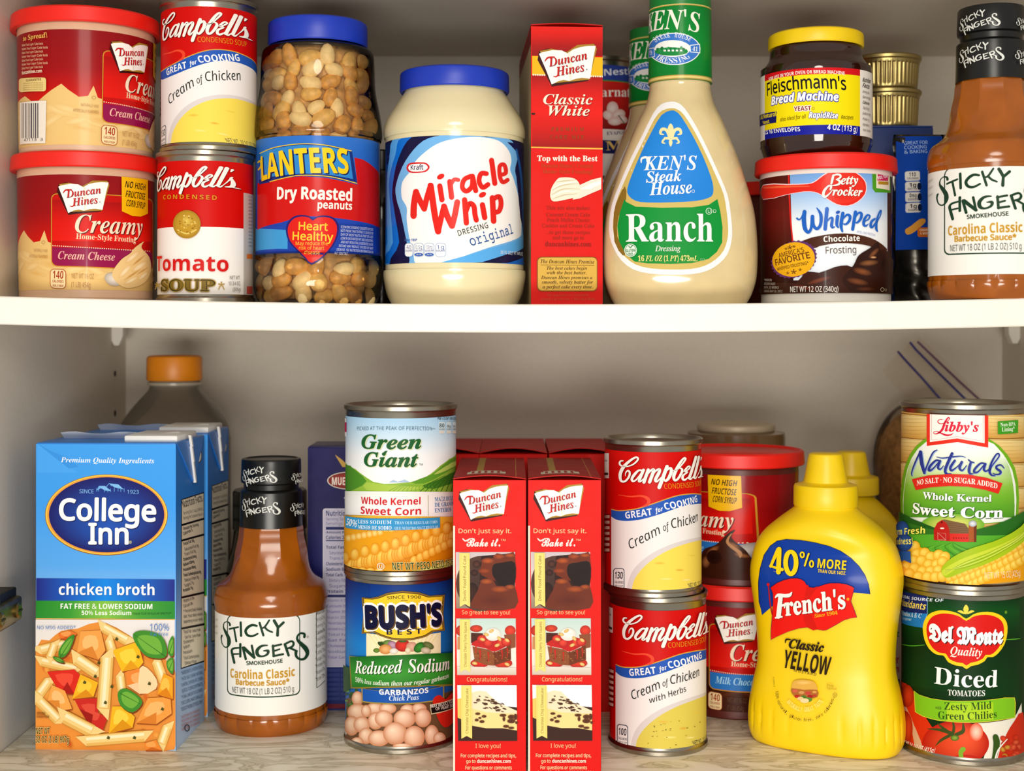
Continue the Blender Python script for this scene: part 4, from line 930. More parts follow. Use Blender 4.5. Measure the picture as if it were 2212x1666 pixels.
# yellow shield
sh = [(240, 262), (310, 268), (370, 255), (440, 225), (560, 208), (690, 222), (770, 250), (820, 245), (888, 240), (876, 390), (888, 530), (800, 540), (740, 580), (640, 606), (560, 610), (470, 602), (390, 575), (330, 545), (240, 555), (252, 410)]
L.p(sh, '#8a6a2a'); L.p([(562 + (x - 562) * .96, 408 + (y - 408) * .94) for x, y in sh], '#3a2c18')
L.p([(562 + (x - 562) * .945, 408 + (y - 408) * .915) for x, y in sh], '#f5cf2a')
L.t('SINCE 1908', 437, 278, 700, 272, 24, 'S', '#3a2c0c', bold=.01, arc=9); L.s([(545, 288), (570, 284), (598, 288)], 4, '#3a2c0c')
L.t("BUSH'S", 276, 505, 856, 480, 172, 'SB', '#0f0f34', bold=0.03, arc=12, ol=(0.055, '#ffffff'), sh=(7, 8, '#6a4a10'))
L.t("BUSH'S", 276, 505, 856, 480, 172, 'SB', '#0f0f34', bold=0.03, arc=12)
L.t('BEST', 435, 560, 706, 552, 42, 'SB', '#1a1430', sp=1.4)
# green panel
L.p([(96, 800), (150, 830), (160, 1000), (100, 1030)], '#1f4a24')
L.p([(144, 735), (350, 735), (560, 728), (760, 715), (985, 700), (985, 968), (760, 975), (560, 985), (350, 990), (158, 995)], '#8a7a2a')
L.g([(152, 742), (985, 706), (985, 960), (166, 986)], ['#1d6a22', '#2f8a2a', '#3a9a30', '#237024'], 16, 5)
L.t('Reduced', 190, 870, 560, 862, 98, 'RBI', '#fbfaf4', bold=-.01, sh=(5, 6, '#123c14')); L.t('Sodium', 602, 865, 922, 842, 104, 'RBI', '#fbfaf4', bold=-.01, sh=(5, 6, '#123c14'))
L.t('50% less sodium than our regular garbanzos', 195, 942, 915, 908, 38, 'RBI', '#eef4e4', bold=-.012)
L.p([(240, 992), (880, 972), (880, 1085), (760, 1105), (560, 1122), (380, 1118), (244, 1105)], '#a08a3a'); L.p([(250, 996), (870, 978), (870, 1076), (756, 1096), (560, 1112), (384, 1108), (252, 1096)], '#1a56b0')
L.t('GARBANZOS', 378, 1042, 757, 1028, 42, 'SB', '#eef4fb', bold=.004); L.t('Chick Peas', 455, 1092, 685, 1082, 40, 'RBI', '#dfeefb', bold=-.01)
L.p([(790, 1110), (810, 1060), (850, 1050), (890, 1085), (930, 1040), (985, 1020), (985, 1200), (940, 1280), (880, 1310), (830, 1240)], '#cf2418', 2)
L.p([(768, 1125), (960, 1070), (960, 1150), (778, 1205)], '#d9c9a0'); L.p([(774, 1130), (960, 1076), (960, 1144), (782, 1196)], '#140c0c'); L.t('MAY REDUCE YOUR RISK', 780, 1150, 952, 1108, 26, 'S', '#f1e9dc', fit='MAY REDUCE YOUR', bold=.01); L.t('OF HEART DISEASE', 815, 1172, 950, 1142, 24, 'S', '#f1e9dc', fit='OF HEART DIS', bold=.01)
L.build('paper_label', M_PAPER, bush)
# sweet corn, sky label
corn = can('corn_can', 'light blue sweet corn can stacked on the dark blue chickpea can', (gX, gZ + CY, gh1), 0, gR, gh2)
L = canlabel((gX, gZ + CY, gh1), 0, gR); R = L.sf.R; v0, v1 = 0.0036, gh2 - 0.0078
L.base(v0, v1, ['#e59a12', '#f0a81c', '#f4b62c', '#eef0ee', '#f6f6f6', '#e8eff6', '#cfe3f3', '#a9cfee']); L.c(720, 850, 4.164)
L.g([(105, 172), (1100, 172), (1100, 560), (108, 560)], ['#9cc9ea', '#b4d6ef', '#d4e6f4', '#f2f5f8'], 16, 8); L.g([(108, 560), (1100, 560), (1100, 880), (112, 880)], ['#f2f5f8', '#fbfbfb', '#f4f6f2'], 14, 4)
L.p([(112, 620), (200, 680), (290, 750), (360, 795), (460, 815), (560, 810), (680, 800), (800, 770), (880, 720), (960, 650), (1040, 590), (1105, 540), (1120, 600), (1120, 890), (700, 900), (300, 895), (112, 880)], '#8fba3e')
for pts, c in (([(700, 800), (880, 730), (980, 650), (1105, 560), (1110, 640), (960, 740), (820, 810)], '#5f9a2c'), ([(800, 830), (960, 770), (1110, 690), (1110, 780), (900, 860)], '#3f7a22'), ([(300, 800), (460, 822), (620, 830), (800, 850), (600, 880), (300, 870)], '#aac84e'), ([(112, 640), (210, 700), (300, 790), (200, 860), (112, 870)], '#4f8f2a'), ([(900, 730), (1000, 660), (1105, 600), (1105, 640), (1000, 700)], '#b8d060')): L.p(pts, c, 2)
for i in range(12): L.s([(500 + i * 40, 880), (560 + i * 30, 845), (640 + i * 22, 815)], [5, 4, 2], '#6fa232')
for i in range(7): L.s([(780 + i * 46, 880), (880 + i * 32, 800), (1000 + i * 14, 740)], [6, 5, 2], '#2f6a1c')
L.p([(500, 800), (540, 778), (580, 795), (640, 775), (690, 800)], '#a9c4de'); L.g([(108, 878), (1100, 886), (1100, 1118), (110, 1090)], ['#eef0e8', '#fafafa', '#f3f3f3'], 12, 3)
L.p([(100, 215), (124, 225), (130, 390), (104, 385)], '#f0eef0'); L.p([(104, 255), (126, 262), (127, 350), (106, 345)], '#c9245c')
L.t('PICKED AT THE PEAK OF PERFECTION', 220, 332, 882, 332, 32, 'S', '#4a6a7a', arc=12, sp=1.06); L.t('TM', 884, 325, 910, 325, 12, 'S', '#4a6a7a')
for x0, x1, w in ((940, 1000, '80'), (1008, 1055, '0g'), (1062, 1095, '0mg')): L.rr(x0, 255, x1, 362, 12, '#cfe0e8'); L.t(w, x0 + 8, 306, x1 - 8, 306, 36 if w == '80' else 22, 'SB', '#34505e'); L.t('CALORIES', x0 + 4, 330, x1 - 4, 330, 14, 'SB', '#34505e'); L.e((x0 + x1) / 2, 350, 20, 9, '#e8d8c8')
L.t('PER 1/2 CUP - POR 1/2 TAZA', 932, 236, 1095, 236, 22, 'SB', '#3c5664')
L.t('Green', 263, 492, 785, 494, 122, 'RBI', '#1e5c2c', bold=.012, sh=(7, 6, '#d9dcae')); L.t('Giant', 285, 650, 758, 656, 122, 'RBI', '#1e5c2c', bold=.012, sh=(7, 6, '#d9dcae')); L.p([(442, 545), (465, 520), (490, 515), (478, 540)], '#1e5c2c')
L.t('TM', 768, 648, 800, 648, 18, 'S', '#1e5c2c')
L.t('Whole Kernel', 258, 990, 780, 996, 62, 'SB', '#d0202a', bold=-.012); L.t('Sweet Corn', 255, 1080, 785, 1088, 66, 'SB', '#d0202a', bold=-.012); L.s([(846, 915), (848, 1100)], 4, '#8a8f4a', 0)
L.t('MAÍZ DULCE', 905, 970, 1040, 962, 36, 'RB', '#4a78b0', fit='MAÍZ DU', bold=-.01); L.t('DE GRANOS', 905, 1020, 1042, 1010, 36, 'RB', '#4a78b0', fit='DE GRAN', bold=-.01); L.t('ENTEROS', 905, 1070, 1048, 1060, 36, 'RB', '#4a78b0', bold=-.01)
L.g([(110, 1095), (1110, 1110), (1110, 1610), (112, 1590)], ['#f2bc3a', '#eda61e', '#e48f10', '#d9860c', '#e2a01c'], 10, 8)
def kern(x, y, a, b, r=0.0): L.e(x, y, a, b, '#ffd765', '#e08e0c', rot=r, dx=-a * .2, dy=-b * .45, n=16)
for i in range(9): kern(110 + i * 52, 1330 - 30 * math.sin(i / 9) - (i * 7), 34, 58, .25)
L.p([(110, 1300), (420, 1240), (560, 1240), (1050, 1160), (1100, 1200), (900, 1290), (600, 1390), (300, 1470), (110, 1460)], '#eda21a', 3)
for i in range(7): L.e(150 + i * 46, 1300 - i * 9, 30, 34, '#fbe08a', '#eda21a', n=14)
for i in range(11):
    x = 120 + i * 88; y = 1480 - i * 27 - 6 * math.sin(i); 
    for j in range(3): kern(x + j * 22 + 8, y + 90 - j * 5, 44, 70, .15)
    kern(x, y, 40, 56, .1)
for i in range(8): kern(720 + i * 52, 1500 - i * 26, 36, 46, .3)
for i in range(5): kern(140 + i * 70, 1590 + 4 * i, 44, 40, .2)
for i in range(6): L.s([(560 + i * 90, 1606 + i * 2), (760 + i * 70, 1590 - i * 8), (1100, 1480 + i * 12)], [8, 14, 6], ['#b9b44a', '#d8cf74', '#97a03a'][i % 3])
L.p([(132, 1100), (500, 1122), (760, 1120), (940, 1112), (942, 1205), (760, 1218), (500, 1228), (136, 1205)], '#3496d0')
L.t('50%', 142, 1182, 228, 1202, 60, 'RB', '#ffffff', bold=-.012); L.t('LESS SODIUM', 242, 1164, 528, 1172, 32, 'RB', '#f0f8ff', sp=1.05, bold=-.008); L.t('MENOS DE SODIO', 244, 1212, 528, 1222, 32, 'RB', '#f0f8ff', bold=-.008)
L.t('THAN OUR REGULAR CORN', 555, 1172, 920, 1165, 26, 'RB', '#bfe4fb', bold=-.012); L.t('QUE NUESTRO MAÍZ REGULAR', 555, 1222, 924, 1210, 26, 'RB', '#bfe4fb', bold=-.012)
L.ring(436, 1552, 29, 30, 6, '#f6efe0', 24); L.t('U', 424, 1568, 449, 1568, 32, 'S', '#f6efe0', bold=.02)
L.t('NET WT/PESO NETO 15.25 OZ', 538, 1582, 1052, 1545, 66, 'SB', '#2c4418', fit='NET WT/PESO NETO 15.25', bold=-.01, ol=(0.03, '#f3dc8a'))
L.build('paper_label', M_PAPER, corn)
# right hand pair
dZ = 0.9376; dR = 0.0414; dX = X(2081, dZ); dh1, dh2 = 0.1133, 0.1203
delm = can('tomato_can', 'dark green diced tomato can on the marble floor, under the tan corn can', (dX, dZ + CY, 0), 0, dR, dh1)
L = canlabel((dX, dZ + CY, 0), 0, dR); R = L.sf.R; v0, v1 = 0.0052, dh1 - 0.0066
L.base(v0, v1, ['#0c2e10', '#0a300f', '#0a3a12']); L.c(1900, 1260, 4.103)
L.g([(190, 110), (1240, 120), (1240, 500), (190, 545)], ['#072a0e', '#0c4a18', '#0a3a12', '#082c0e'], 16, 6); L.g([(190, 550), (1240, 505), (1240, 1050), (190, 900)], ['#0c2a0e', '#0d3312', '#0a3812'], 14, 6)
L.s([(190, 540), (280, 556), (400, 548)], [4, 9, 4], '#57b02a'); L.s([(1120, 500), (1200, 496), (1245, 490)], [4, 8, 4], '#57b02a'); L.e(1118, 258, 14, 18, '#7fb02c', '#1a4a14')
L.p([(180, 60), (425, 104), (425, 270), (185, 240)], '#14246a'); L.p([(185, 240), (425, 270), (385, 395), (195, 345)], '#1f7ac6')
L.s([(425, 104), (425, 270), (385, 395)], 5, '#7fb6e6', 0)
L.t('NATURAL SOURCE OF', 190, 118, 400, 158, 26, 'SB', '#dfe8f6', bold=-.005, fit='RAL SOURCE OF'); L.t('antioxidants', 192, 188, 404, 236, 60, 'SB', '#f4dc6a', bold=-.02); L.t('Vitamins A & C', 200, 278, 368, 310, 40, 'R', '#dff0fb'); L.t('Lycopene', 204, 318, 282, 334, 26, 'R', '#bfe2fa')
# shield
SH = [(385, 400), (400, 330), (440, 275), (500, 248), (560, 240), (640, 250), (710, 275), (768, 315), (830, 275), (910, 255), (1000, 258), (1080, 290), (1125, 350), (1130, 440), (1105, 540), (1050, 620), (1000, 655), (955, 655), (930, 690), (870, 722), (810, 735), (770, 762), (735, 738), (680, 730), (610, 700), (580, 655), (560, 640), (500, 630), (440, 580), (400, 500)]
L.p(SH, '#f5d01c', 2); c_ = (765, 480)
L.p([(c_[0] + (x - c_[0]) * .915, c_[1] + (y - c_[1]) * .885) for x, y in SH], '#d91a16', 2)
L.p([(765, 278), (742, 230), (766, 190), (790, 230)], '#f5d94a', 3); L.p([(752, 275), (690, 250), (720, 240), (750, 258)], '#f5d94a', 2); L.p([(778, 275), (840, 250), (812, 240), (782, 258)], '#f5d94a', 2)
L.t('Del Monte', 442, 500, 1085, 528, 142, 'FR', '#ffffff', bold=.022, sh=(8, 9, '#3a0606')); L.t('Del Monte', 442, 500, 1085, 528, 142, 'FR', '#ffffff', bold=.03)
L.t('Quality', 628, 630, 905, 648, 72, 'RBI', '#fbf3e6', bold=-.016)
L.t('Diced', 486, 888, 1040, 918, 150, 'RB', '#fdfdf8', bold=-.006); L.t('TOMATOES', 606, 992, 932, 998, 50, 'RB', '#f6f4ec', bold=-.006)
# produce
L.p([(180, 860), (240, 890), (330, 980), (420, 1200), (480, 1290), (480, 1560), (330, 1580), (180, 1540)], '#d8300f'); L.p([(190, 1010), (230, 1060), (330, 1300), (390, 1470), (330, 1510), (290, 1290), (210, 1130)], '#d8b08a', 2)
L.e(230, 1290, 70, 160, '#f0602a', '#b02208'); L.e(250, 1000, 60, 100, '#e0481c', '#a8260a')
L.p([(860, 1240), (1190, 1190), (1250, 1060), (1265, 1500), (1040, 1600), (900, 1610), (960, 1420)], '#ece6d8')
L.e(675, 1420, 292, 200, '#f0562a', '#b81a0a', dx=90, dy=-60, n=48); L.e(855, 1318, 60, 80, '#fbd8c0', '#ee5226'); L.e(760, 1560, 120, 40, '#d8300f', '#b41808')
for p, w in (([(640, 1340), (560, 1280), (520, 1240)], [30, 24, 6]), ([(640, 1330), (540, 1300), (430, 1290)], [30, 26, 5]), ([(650, 1340), (660, 1280), (650, 1220)], [26, 24, 12]), ([(680, 1340), (740, 1310), (740, 1240)], [30, 34, 10]), ([(620, 1350), (550, 1390), (500, 1440)], [28, 22, 4])): L.s(p, w, '#3e4a18')
L.e(668, 1370, 38, 26, '#8fae3a', '#46581a')
L.s([(740, 1470), (720, 1500), (730, 1560), (760, 1610)], [46, 40, 36, 30], '#7fae2c'); L.p([(1180, 1230), (1262, 1140), (1268, 1520), (1100, 1600), (1040, 1590), (1060, 1480), (1120, 1330)], '#c92c12', 2)
for i in range(22): L.e(random.uniform(1080, 1235), random.uniform(1330, 1570), 24, 30, random.choice(['#e8482a', '#d83418', '#b82410', '#c9a83a', '#e2603a']), '#b02a12', rot=random.uniform(0, 3))
L.s([(1020, 1360), (1030, 1420), (1010, 1540), (980, 1610)], [50, 56, 40, 30], '#35521a'); L.s([(1120, 1380), (1040, 1480), (1010, 1600)], [8, 12, 14], '#f2efe6')
PG = [(315, 950), (360, 985), (470, 1020), (640, 1040), (800, 1040), (950, 1030), (1100, 1010), (1185, 1010), (1195, 1060), (1190, 1190), (1100, 1205), (900, 1230), (700, 1232), (520, 1215), (390, 1180), (325, 1140)]
L.p(PG, '#d9c93a'); L.p([(760 + (x - 760) * .985, 1105 + (y - 1105) * .95) for x, y in PG], '#7fc01e'); L.g([(600, 1060), (1000, 1052), (1000, 1205), (600, 1215)], ['#a4d21e', '#b9da2a'], 6, 3)
L.t('with', 500, 1112, 552, 1118, 28, 'R', '#3c5a12'); L.t('Zesty Mild', 578, 1118, 985, 1108, 66, 'R', '#2f5212'); L.t('Green Chilies', 526, 1198, 1030, 1186, 66, 'R', '#2f5212')
L.t('NET WT 14 1/2 OZ (411g)', 215, 1420, 490, 1505, 46, 'SB', '#f4e2d2', bold=-.014)
L.build('paper_label', M_PAPER, delm)
lib = can('corn_can', 'tan sweet corn can with a red barn stacked on the diced tomato can', (dX, dZ + CY, dh1), 0, dR, dh2)
L = canlabel((dX, dZ + CY, dh1), 0, dR); R = L.sf.R; v0, v1 = 0.0044, dh2 - 0.0068
L.base(v0, v1, ['#d8b060', '#dfba6c', '#e6c67e', '#e2bf74']); L.c(1860, 700, 4.165)
for x0, x1, a in ((340, 620, 0), (1100, 1455, 1)):
    for j, y in enumerate((745, 830, 1045, 1265, 1480)):
        y2 = (815, 1030, 1250, 1465, 1660)[j]; d = -10 if a else 14
        L.g([(x0, y - (0 if a else 10)), (x1, y + (12 if not a else 5)), (x1, y2 + (10 if not a else 5)), (x0, y2 - (0 if a else 10))], ['#ecd28e', '#e3bd6e', '#d09a44'], 6, 4); L.s([(x0, y2 - (4 if a else 14)), ((x0 + x1) / 2, y2 + 2), (x1, y2 + (10 if not a else -6))], 6, '#7a4a1a')
        for k in range(5): yy = y + 20 + k * 34; L.s([(x0 + 20, yy), ((x0 + x1) / 2, yy + 6), (x1 - 20, yy + 2)], [1, 4, 1], '#c99a4e')
AR = [(372, 1760), (368, 1560), (385, 1400), (410, 1280), (450, 1180), (510, 1095), (590, 1030), (680, 985), (860, 960), (1040, 985), (1140, 1030), (1230, 1090), (1310, 1180), (1370, 1290), (1400, 1420), (1408, 1560), (1400, 1760)]
L.p(AR, '#6fae1e'); A2 = [(880 + (x - 880) * .955, y + (24 if y < 1600 else 0)) for x, y in AR]
L.p(A2, '#eef3ea')
n0 = len(A2); cols = ['#f6f8f6', '#f4f8f0', '#dbeaa8', '#8cc63c', '#6cb02a', '#4f9a24']
for i in range(6):
    pass
def archx(y):
    for (xa, ya), (xb, yb) in zip(A2[:9], A2[1:9]):
        if yb <= y <= ya: return xa + (xb - xa) * (ya - y) / max(1e-6, ya - yb)
    return 400
rows = [1000, 1080, 1180, 1280, 1380, 1460, 1540, 1640, 1740]
cc = ['#f6f8f6', '#f6f8f6', '#f2f7ea', '#e6f0cc', '#c4df8a', '#93c84a', '#74b52e', '#5fa628', '#4e9424']
vs = []; co = []; fs = []
for j, y in enumerate(rows):
    xl = archx(y) + 3; xr = 1764 - xl
    for i in range(13): vs.append(L.uv(xl + (xr - xl) * i / 12, y)); co.append(mixc(H(cc[j]), H('#74b52e'), .5 * abs(i / 6 - 1) ** 3 if 2 < j < 6 else 0))
for j in range(len(rows) - 1):
    for i in range(12): k = j * 13 + i; fs.append((k, k + 1, k + 14, k + 13))
L.add(vs, fs, co)
L.p([(600, 756), (1138, 766), (1138, 1112), (870, 1062), (600, 1098)], '#e83020'); L.p([(628, 750), (1106, 760), (1106, 1072), (866, 1028), (628, 1062)], '#fbf6ee'); L.s([(642, 752), (642, 1045), (866, 1012), (1092, 1054), (1092, 762)], 3, '#c9485a', 0)
L.c(1940, 900, 8.508)
for p, w in (([(830, 52), (765, 60), (745, 98), (790, 132), (880, 110), (942, 58), (950, 28), (922, 25), (870, 110), (822, 240), (745, 308), (682, 316), (672, 288), (720, 272), (800, 305), (890, 340), (970, 335), (1022, 304)], [10, 14, 18, 16, 13, 16, 22, 24, 38, 44, 28, 14, 13, 14, 26, 36, 26, 8]),): L.s(p, w, '#dc2440')
L.t("ibby's", 872, 268, 1470, 272, 170, 'RBI', '#dc2440', bold=.014)
NT = [([(292, 1090), (285, 1030), (340, 860), (430, 655)], [14, 22, 28, 30]), ([(440, 650), (462, 850), (510, 1035)], [60, 64, 48]), ([(510, 1035), (580, 840), (660, 665), (735, 610)], [30, 26, 26, 14]), ([(790, 815), (715, 805), (612, 910), (592, 988), (660, 960), (780, 815)], [28, 34, 42, 44, 28, 20]), ([(790, 812), (752, 930), (790, 968), (850, 900)], [40, 42, 26, 12]),
      ([(1000, 675), (885, 955), (902, 1048), (985, 1045)], [50, 50, 40, 12]), ([(725, 738), (830, 760), (1000, 740), (1150, 725), (1242, 746)], [8, 20, 22, 18, 6]), ([(1048, 805), (972, 930), (992, 990), (1090, 920), (1172, 832)], [40, 46, 36, 20, 24]), ([(1172, 832), (1132, 940), (1182, 988), (1260, 890)], [46, 46, 30, 12]),
      ([(1290, 792), (1335, 828), (1385, 842)], [26, 28, 22]), ([(1332, 835), (1300, 960), (1312, 1040), (1375, 1048)], [40, 52, 40, 12]), ([(1582, 862), (1500, 858), (1402, 960), (1392, 1020), (1462, 1008), (1580, 862)], [28, 32, 40, 42, 26, 20]), ([(1588, 865), (1560, 970), (1610, 998), (1690, 920)], [40, 42, 28, 10]),
      ([(1650, 1000), (1720, 880), (1820, 740), (1822, 682), (1772, 700), (1692, 850), (1660, 1000), (1692, 1070), (1762, 1088)], [14, 20, 22, 26, 26, 36, 46, 34, 10]), ([(1912, 942), (1862, 888), (1790, 902), (1782, 950), (1850, 1002), (1842, 1050), (1772, 1062), (1718, 1040)], [18, 25, 32, 40, 42, 30, 25, 16])]
for p, w in NT: L.s([(x + 14, y + 12) for x, y in p], w, '#a9c0e0')
for p, w in NT: L.s(p, w, '#2a368e')
L.c(1860, 700, 4.165)
L.p([(1216, 875), (1392, 862), (1390, 978), (1218, 992)], '#3f9a22'); L.t('Non-BPA', 1240, 922, 1368, 914, 34, 'R', '#e9f6dc'); L.t('Lining*', 1252, 966, 1362, 958, 36, 'R', '#e9f6dc')
L.p([(478, 1398), (620, 1362), (800, 1348), (960, 1352), (1120, 1382), (1256, 1432), (1222, 1526), (1100, 1488), (960, 1462), (800, 1456), (640, 1468), (512, 1494)], '#dc2a20')
L.t('NO SALT ⋅ NO SUGAR ADDED', 520, 1452, 1212, 1480, 46, 'R', '#fdf2e4', arc=52, bold=.004)
L.c(1900, 960, 4.9)
L.e(780, 850, 320, 120, '#e9e070', '#67ae2a'); L.p([(205, 690), (320, 760), (480, 830), (600, 880), (600, 960), (205, 960)], '#1f5a1c'); L.p([(205, 760), (400, 850), (600, 905), (600, 950), (205, 950)], '#2f7222'); L.p([(1000, 900), (1200, 850), (1400, 760), (1515, 690), (1515, 980), (1000, 970)], '#276a1e')
L.p([(205, 940), (600, 950), (1020, 960), (1515, 930), (1515, 1300), (700, 1230), (420, 1060), (205, 1000)], '#54a82a')
for i in range(9): L.s([(780, 1035), (700 + (i - 4) * 50, 1080 + abs(i - 4) * 4), (560 + i * 66, 1190 - abs(i - 4) * 12)], [3, 12, 22], ['#3f8a20', '#67b534'][i % 2])
# barn and silo
L.t('Whole Kernel', 480, 572, 1168, 602, 72, 'RB', '#ffffff', sh=(4, 5, '#1f5212'), bold=.006); L.t('Sweet Corn', 380, 725, 1280, 770, 108, 'RB', '#ffffff', sh=(6, 7, '#1f5212'), bold=.01)
L.p([(592, 900), (625, 830), (672, 798), (720, 830), (750, 900), (752, 1022), (592, 1008)], '#b81c14'); L.p([(672, 798), (700, 792), (900, 835), (940, 890), (942, 940), (752, 940), (748, 890), (720, 832)], '#7a5a3a'); L.p([(752, 940), (942, 940), (942, 1028), (752, 1022)], '#d8281c')
for i in range(5): L.s([(730 + i * 2, 830 + i * 22), (930, 850 + i * 20)], 3, '#5f442a', 0)
L.s([(632, 930), (632, 1004), (712, 1010), (712, 940), (632, 930), (712, 1010)], 4, '#e9a896', 0); L.e(675, 885, 22, 8, '#f6e6d6'); L.e(670, 822, 6, 12, '#3a0806')
L.p([(940, 850), (1020, 850), (1016, 1028), (940, 1028)], '#a8541e'); L.p([(990, 850), (1020, 850), (1016, 1028), (992, 1028)], '#6a2f10'); L.e(980, 835, 40, 34, '#e8e8ec', '#9aa0a8')
for i in range(6): L.e(790 + i * 26, 988, 6, 8, '#7a1410', n=8)
# corn at the foot
def kn(x, y, a, b, r=0.0): L.e(x, y, a, b, '#ffe26a', '#e8a60c', rot=r, dx=-a * .3, dy=-b * .3, n=16)
L.p([(205, 1100), (420, 1060), (560, 1140), (740, 1160), (730, 1430), (430, 1430), (205, 1330)], '#e8a812')
for x, y in ((230, 1150), (400, 1080), (420, 1160), (500, 1150), (560, 1190), (640, 1170), (700, 1190), (300, 1200), (390, 1230), (470, 1230), (540, 1270), (620, 1270), (680, 1240), (240, 1260), (320, 1300), (400, 1310), (480, 1340), (560, 1340), (640, 1330), (270, 1350), (350, 1370), (440, 1400), (530, 1400), (610, 1400), (680, 1390)): kn(x, y, 56, 62, .4)
CB = [(700, 1470), (800, 1380), (1000, 1310), (1200, 1210), (1400, 1090), (1515, 980), (1515, 1430), (1300, 1450), (1000, 1475)]
L.p(CB, '#e9a010')
for i in range(15):
    x = 760 + i * 53; y = 1420 - i * 24 - max(0, i - 9) * 8
    for j in range(3): kn(x + j * 24 - 6, y + j * 68 - 10, 44, 54, .7)
HU = [(670, 1330), (720, 1240), (840, 1150), (1000, 1080), (1180, 1020), (1340, 940), (1450, 860), (1515, 790), (1515, 960), (1420, 1070), (1260, 1180), (1080, 1270), (920, 1330), (780, 1390), (712, 1402)]
L.p(HU, '#a8c41a', 2); L.p([(680, 1330), (860, 1210), (1060, 1130), (1260, 1050), (1420, 960), (1515, 880), (1515, 920), (1400, 1020), (1220, 1110), (1020, 1190), (840, 1290), (715, 1385)], '#c9d83a', 2)
for i in range(5): L.s([(705, 1360 - i * 10), (900, 1240 + i * 14), (1150, 1130 + i * 16), (1400, 990 + i * 12), (1515, 860 + i * 22)], [2, 6, 6, 5, 2], ['#8aa80e', '#dfe870'][i % 2])
# blue rosette
L.p([(248, 1130), (372, 1130), (380, 1255), (312, 1225), (258, 1258)], '#2456b0'); L.e(290, 900, 66, 88, '#2a5cb8', '#183c8a'); L.e(310, 1040, 84, 90, '#2a5cb8', '#183c8a')
L.t('Farm Fresh', 212, 965, 415, 945, 66, 'SBI', '#f8ec6a', bold=-.014, fit='rm Fresh'); L.t('Goodness!', 210, 1065, 400, 1052, 66, 'SBI', '#f8ec6a', bold=-.014)
L.t('NET WT 15 OZ (425g)', 1098, 1410, 1440, 1385, 66, 'S', '#f7e6c0')
L.build('paper_label', M_PAPER, lib)
# white can between the mustard and the diced tomatoes
oz = 1.022; ox = X(2036, oz)
wc = can('vegetable_can', 'white and green labelled can in the gap behind mustard and diced tomatoes', (ox, oz + CY, 0), 0, 0.038, 0.111)
L = canlabel((ox, oz + CY, 0), 0, 0.038); L.base(.005, .103, ['#1a2c5a', '#d8d0cc', '#d8cfca', '#cfd2c0', '#e8e4de', '#e2ded6']); L.c(1900, 1260, 4.103)
L.t('Sweet', 60, 480, 175, 480, 60, 'SB', '#2a7a2a'); L.t('Water', 60, 710, 172, 712, 70, 'SB', '#c2304a'); L.t('Corn', 90, 790, 172, 790, 60, 'SB', '#c2304a'); L.r(60, 850, 180, 940, '#1c2f6a'); L.t('NET', 80, 910, 172, 912, 36, 'SB', '#e8e8f2'); L.build('paper_label', M_PAPER, wc)
# ---------------------------------------------------------------- jars
def rprof(p): return [(r, z) for z, r in p]
def ribbed_lid(name, r, h, m, par, z, ribs=110, rim=0.0):
    n = ribs * 2; fn = lambda rr, zz, a: rr + (0.00022 if int(round((a + PI) / (2 * PI) * n)) % 2 else 0) * (1 if rr > r - 0.0007 and 0.001 < zz < h - 0.001 else 0)
    pr = [(r - 0.0025, 0.0006), (r - 0.0005, 0), (r, 0.0009), (r, 0.0012), (r - 0.0002, h - 0.0024), (r - 0.0006, h - 0.0012), (r - 0.0018, h - 0.0002), (r - 0.003, h), (r - 0.004, h - 0.0006), (0, h - 0.0006)]
    return link(name, revolve(name, pr, n, fn), m, par, (0, 0, z))
# salad dressing spread
mZ = 0.96; mX = X(982, mZ); mb = shz(mX)
M_MAYO = mat('pale_dressing', '#ecdfb4', 0.16, spec=0.5, coat=0.3, noise=0.02, nscale=30, sss=0.15)
mw = thing('dressing_jar', 'wide cream coloured spread jar with a blue lid between peanuts and red box', 'jar', (mX, mZ + CY, mb))
mp = prof([(106, 192), (110, 205), (120, 220), (133, 240), (144, 258), (151, 276), (153, 290), (151.5, 303), (149, 312), (149, 575), (153, 586), (153.5, 598), (151, 615), (147, 634), (140, 650), (132, 659.5)], mZ, mb, 4)
mp[0] = (0.0, mp[0][1])
link('jar_body', revolve('jar_body', [(0, 0.0008)] + rprof(mp) + [(0, mp[-1][0])]), M_MAYO, mw)
lz0, lz1 = ZZ(203, mZ) - mb, ZZ(159, mZ) - mb
ribbed_lid('lid', 0.0376, lz1 - lz0, M_BLUELID, mw, lz0)
L = Label(Rev(mp), (mX, mZ + CY, mb)); R = L.sf.R; va, vb = ZZ(574, mZ) - mb, ZZ(313, mZ) - mb
L.base(va, vb, '#1667c8'); L.c(540, 280, 3.687); D_ = lambda x, y: L.uv(x, y)
def clipv(p): return [(u, min(max(v, va), vb)) for u, v in p]
def swoosh(pts, col): L.p(clipv([L.uv(*q) for q in crom(pts, 4, True)]), col, uvin=True)
L.quad(-R * 1.75, va, -R * 1.02, vb, ['#1b7fd0', '#1b6cc4', '#0d1248'])
L.p(clipv([L.uv(x, y) for x, y in ((1090, 90), (1150, 80), (1150, 210), (1140, 270), (1088, 280))]), '#15123e', uvin=True); L.t('THE ORIGINAL', 1092, 225, 1135, 222, 12, 'S', '#4a4a8a')
swoosh([(1180, 40), (1600, 40), (1900, 40), (2300, 60), (2300, 1200), (1100, 1200), (1095, 900), (1090, 500), (1110, 240)], '#58a8ec')
swoosh([(1215, 60), (1500, 40), (2300, 60), (2300, 1100), (1140, 1100), (1140, 900), (1120, 620), (1110, 400), (1160, 200)], '#0f6fd6')
swoosh([(1290, 60), (1500, 40), (1700, 40), (2300, 60), (2300, 1120), (1190, 1120), (1190, 900), (1150, 640), (1135, 480), (1180, 240)], '#15123e')
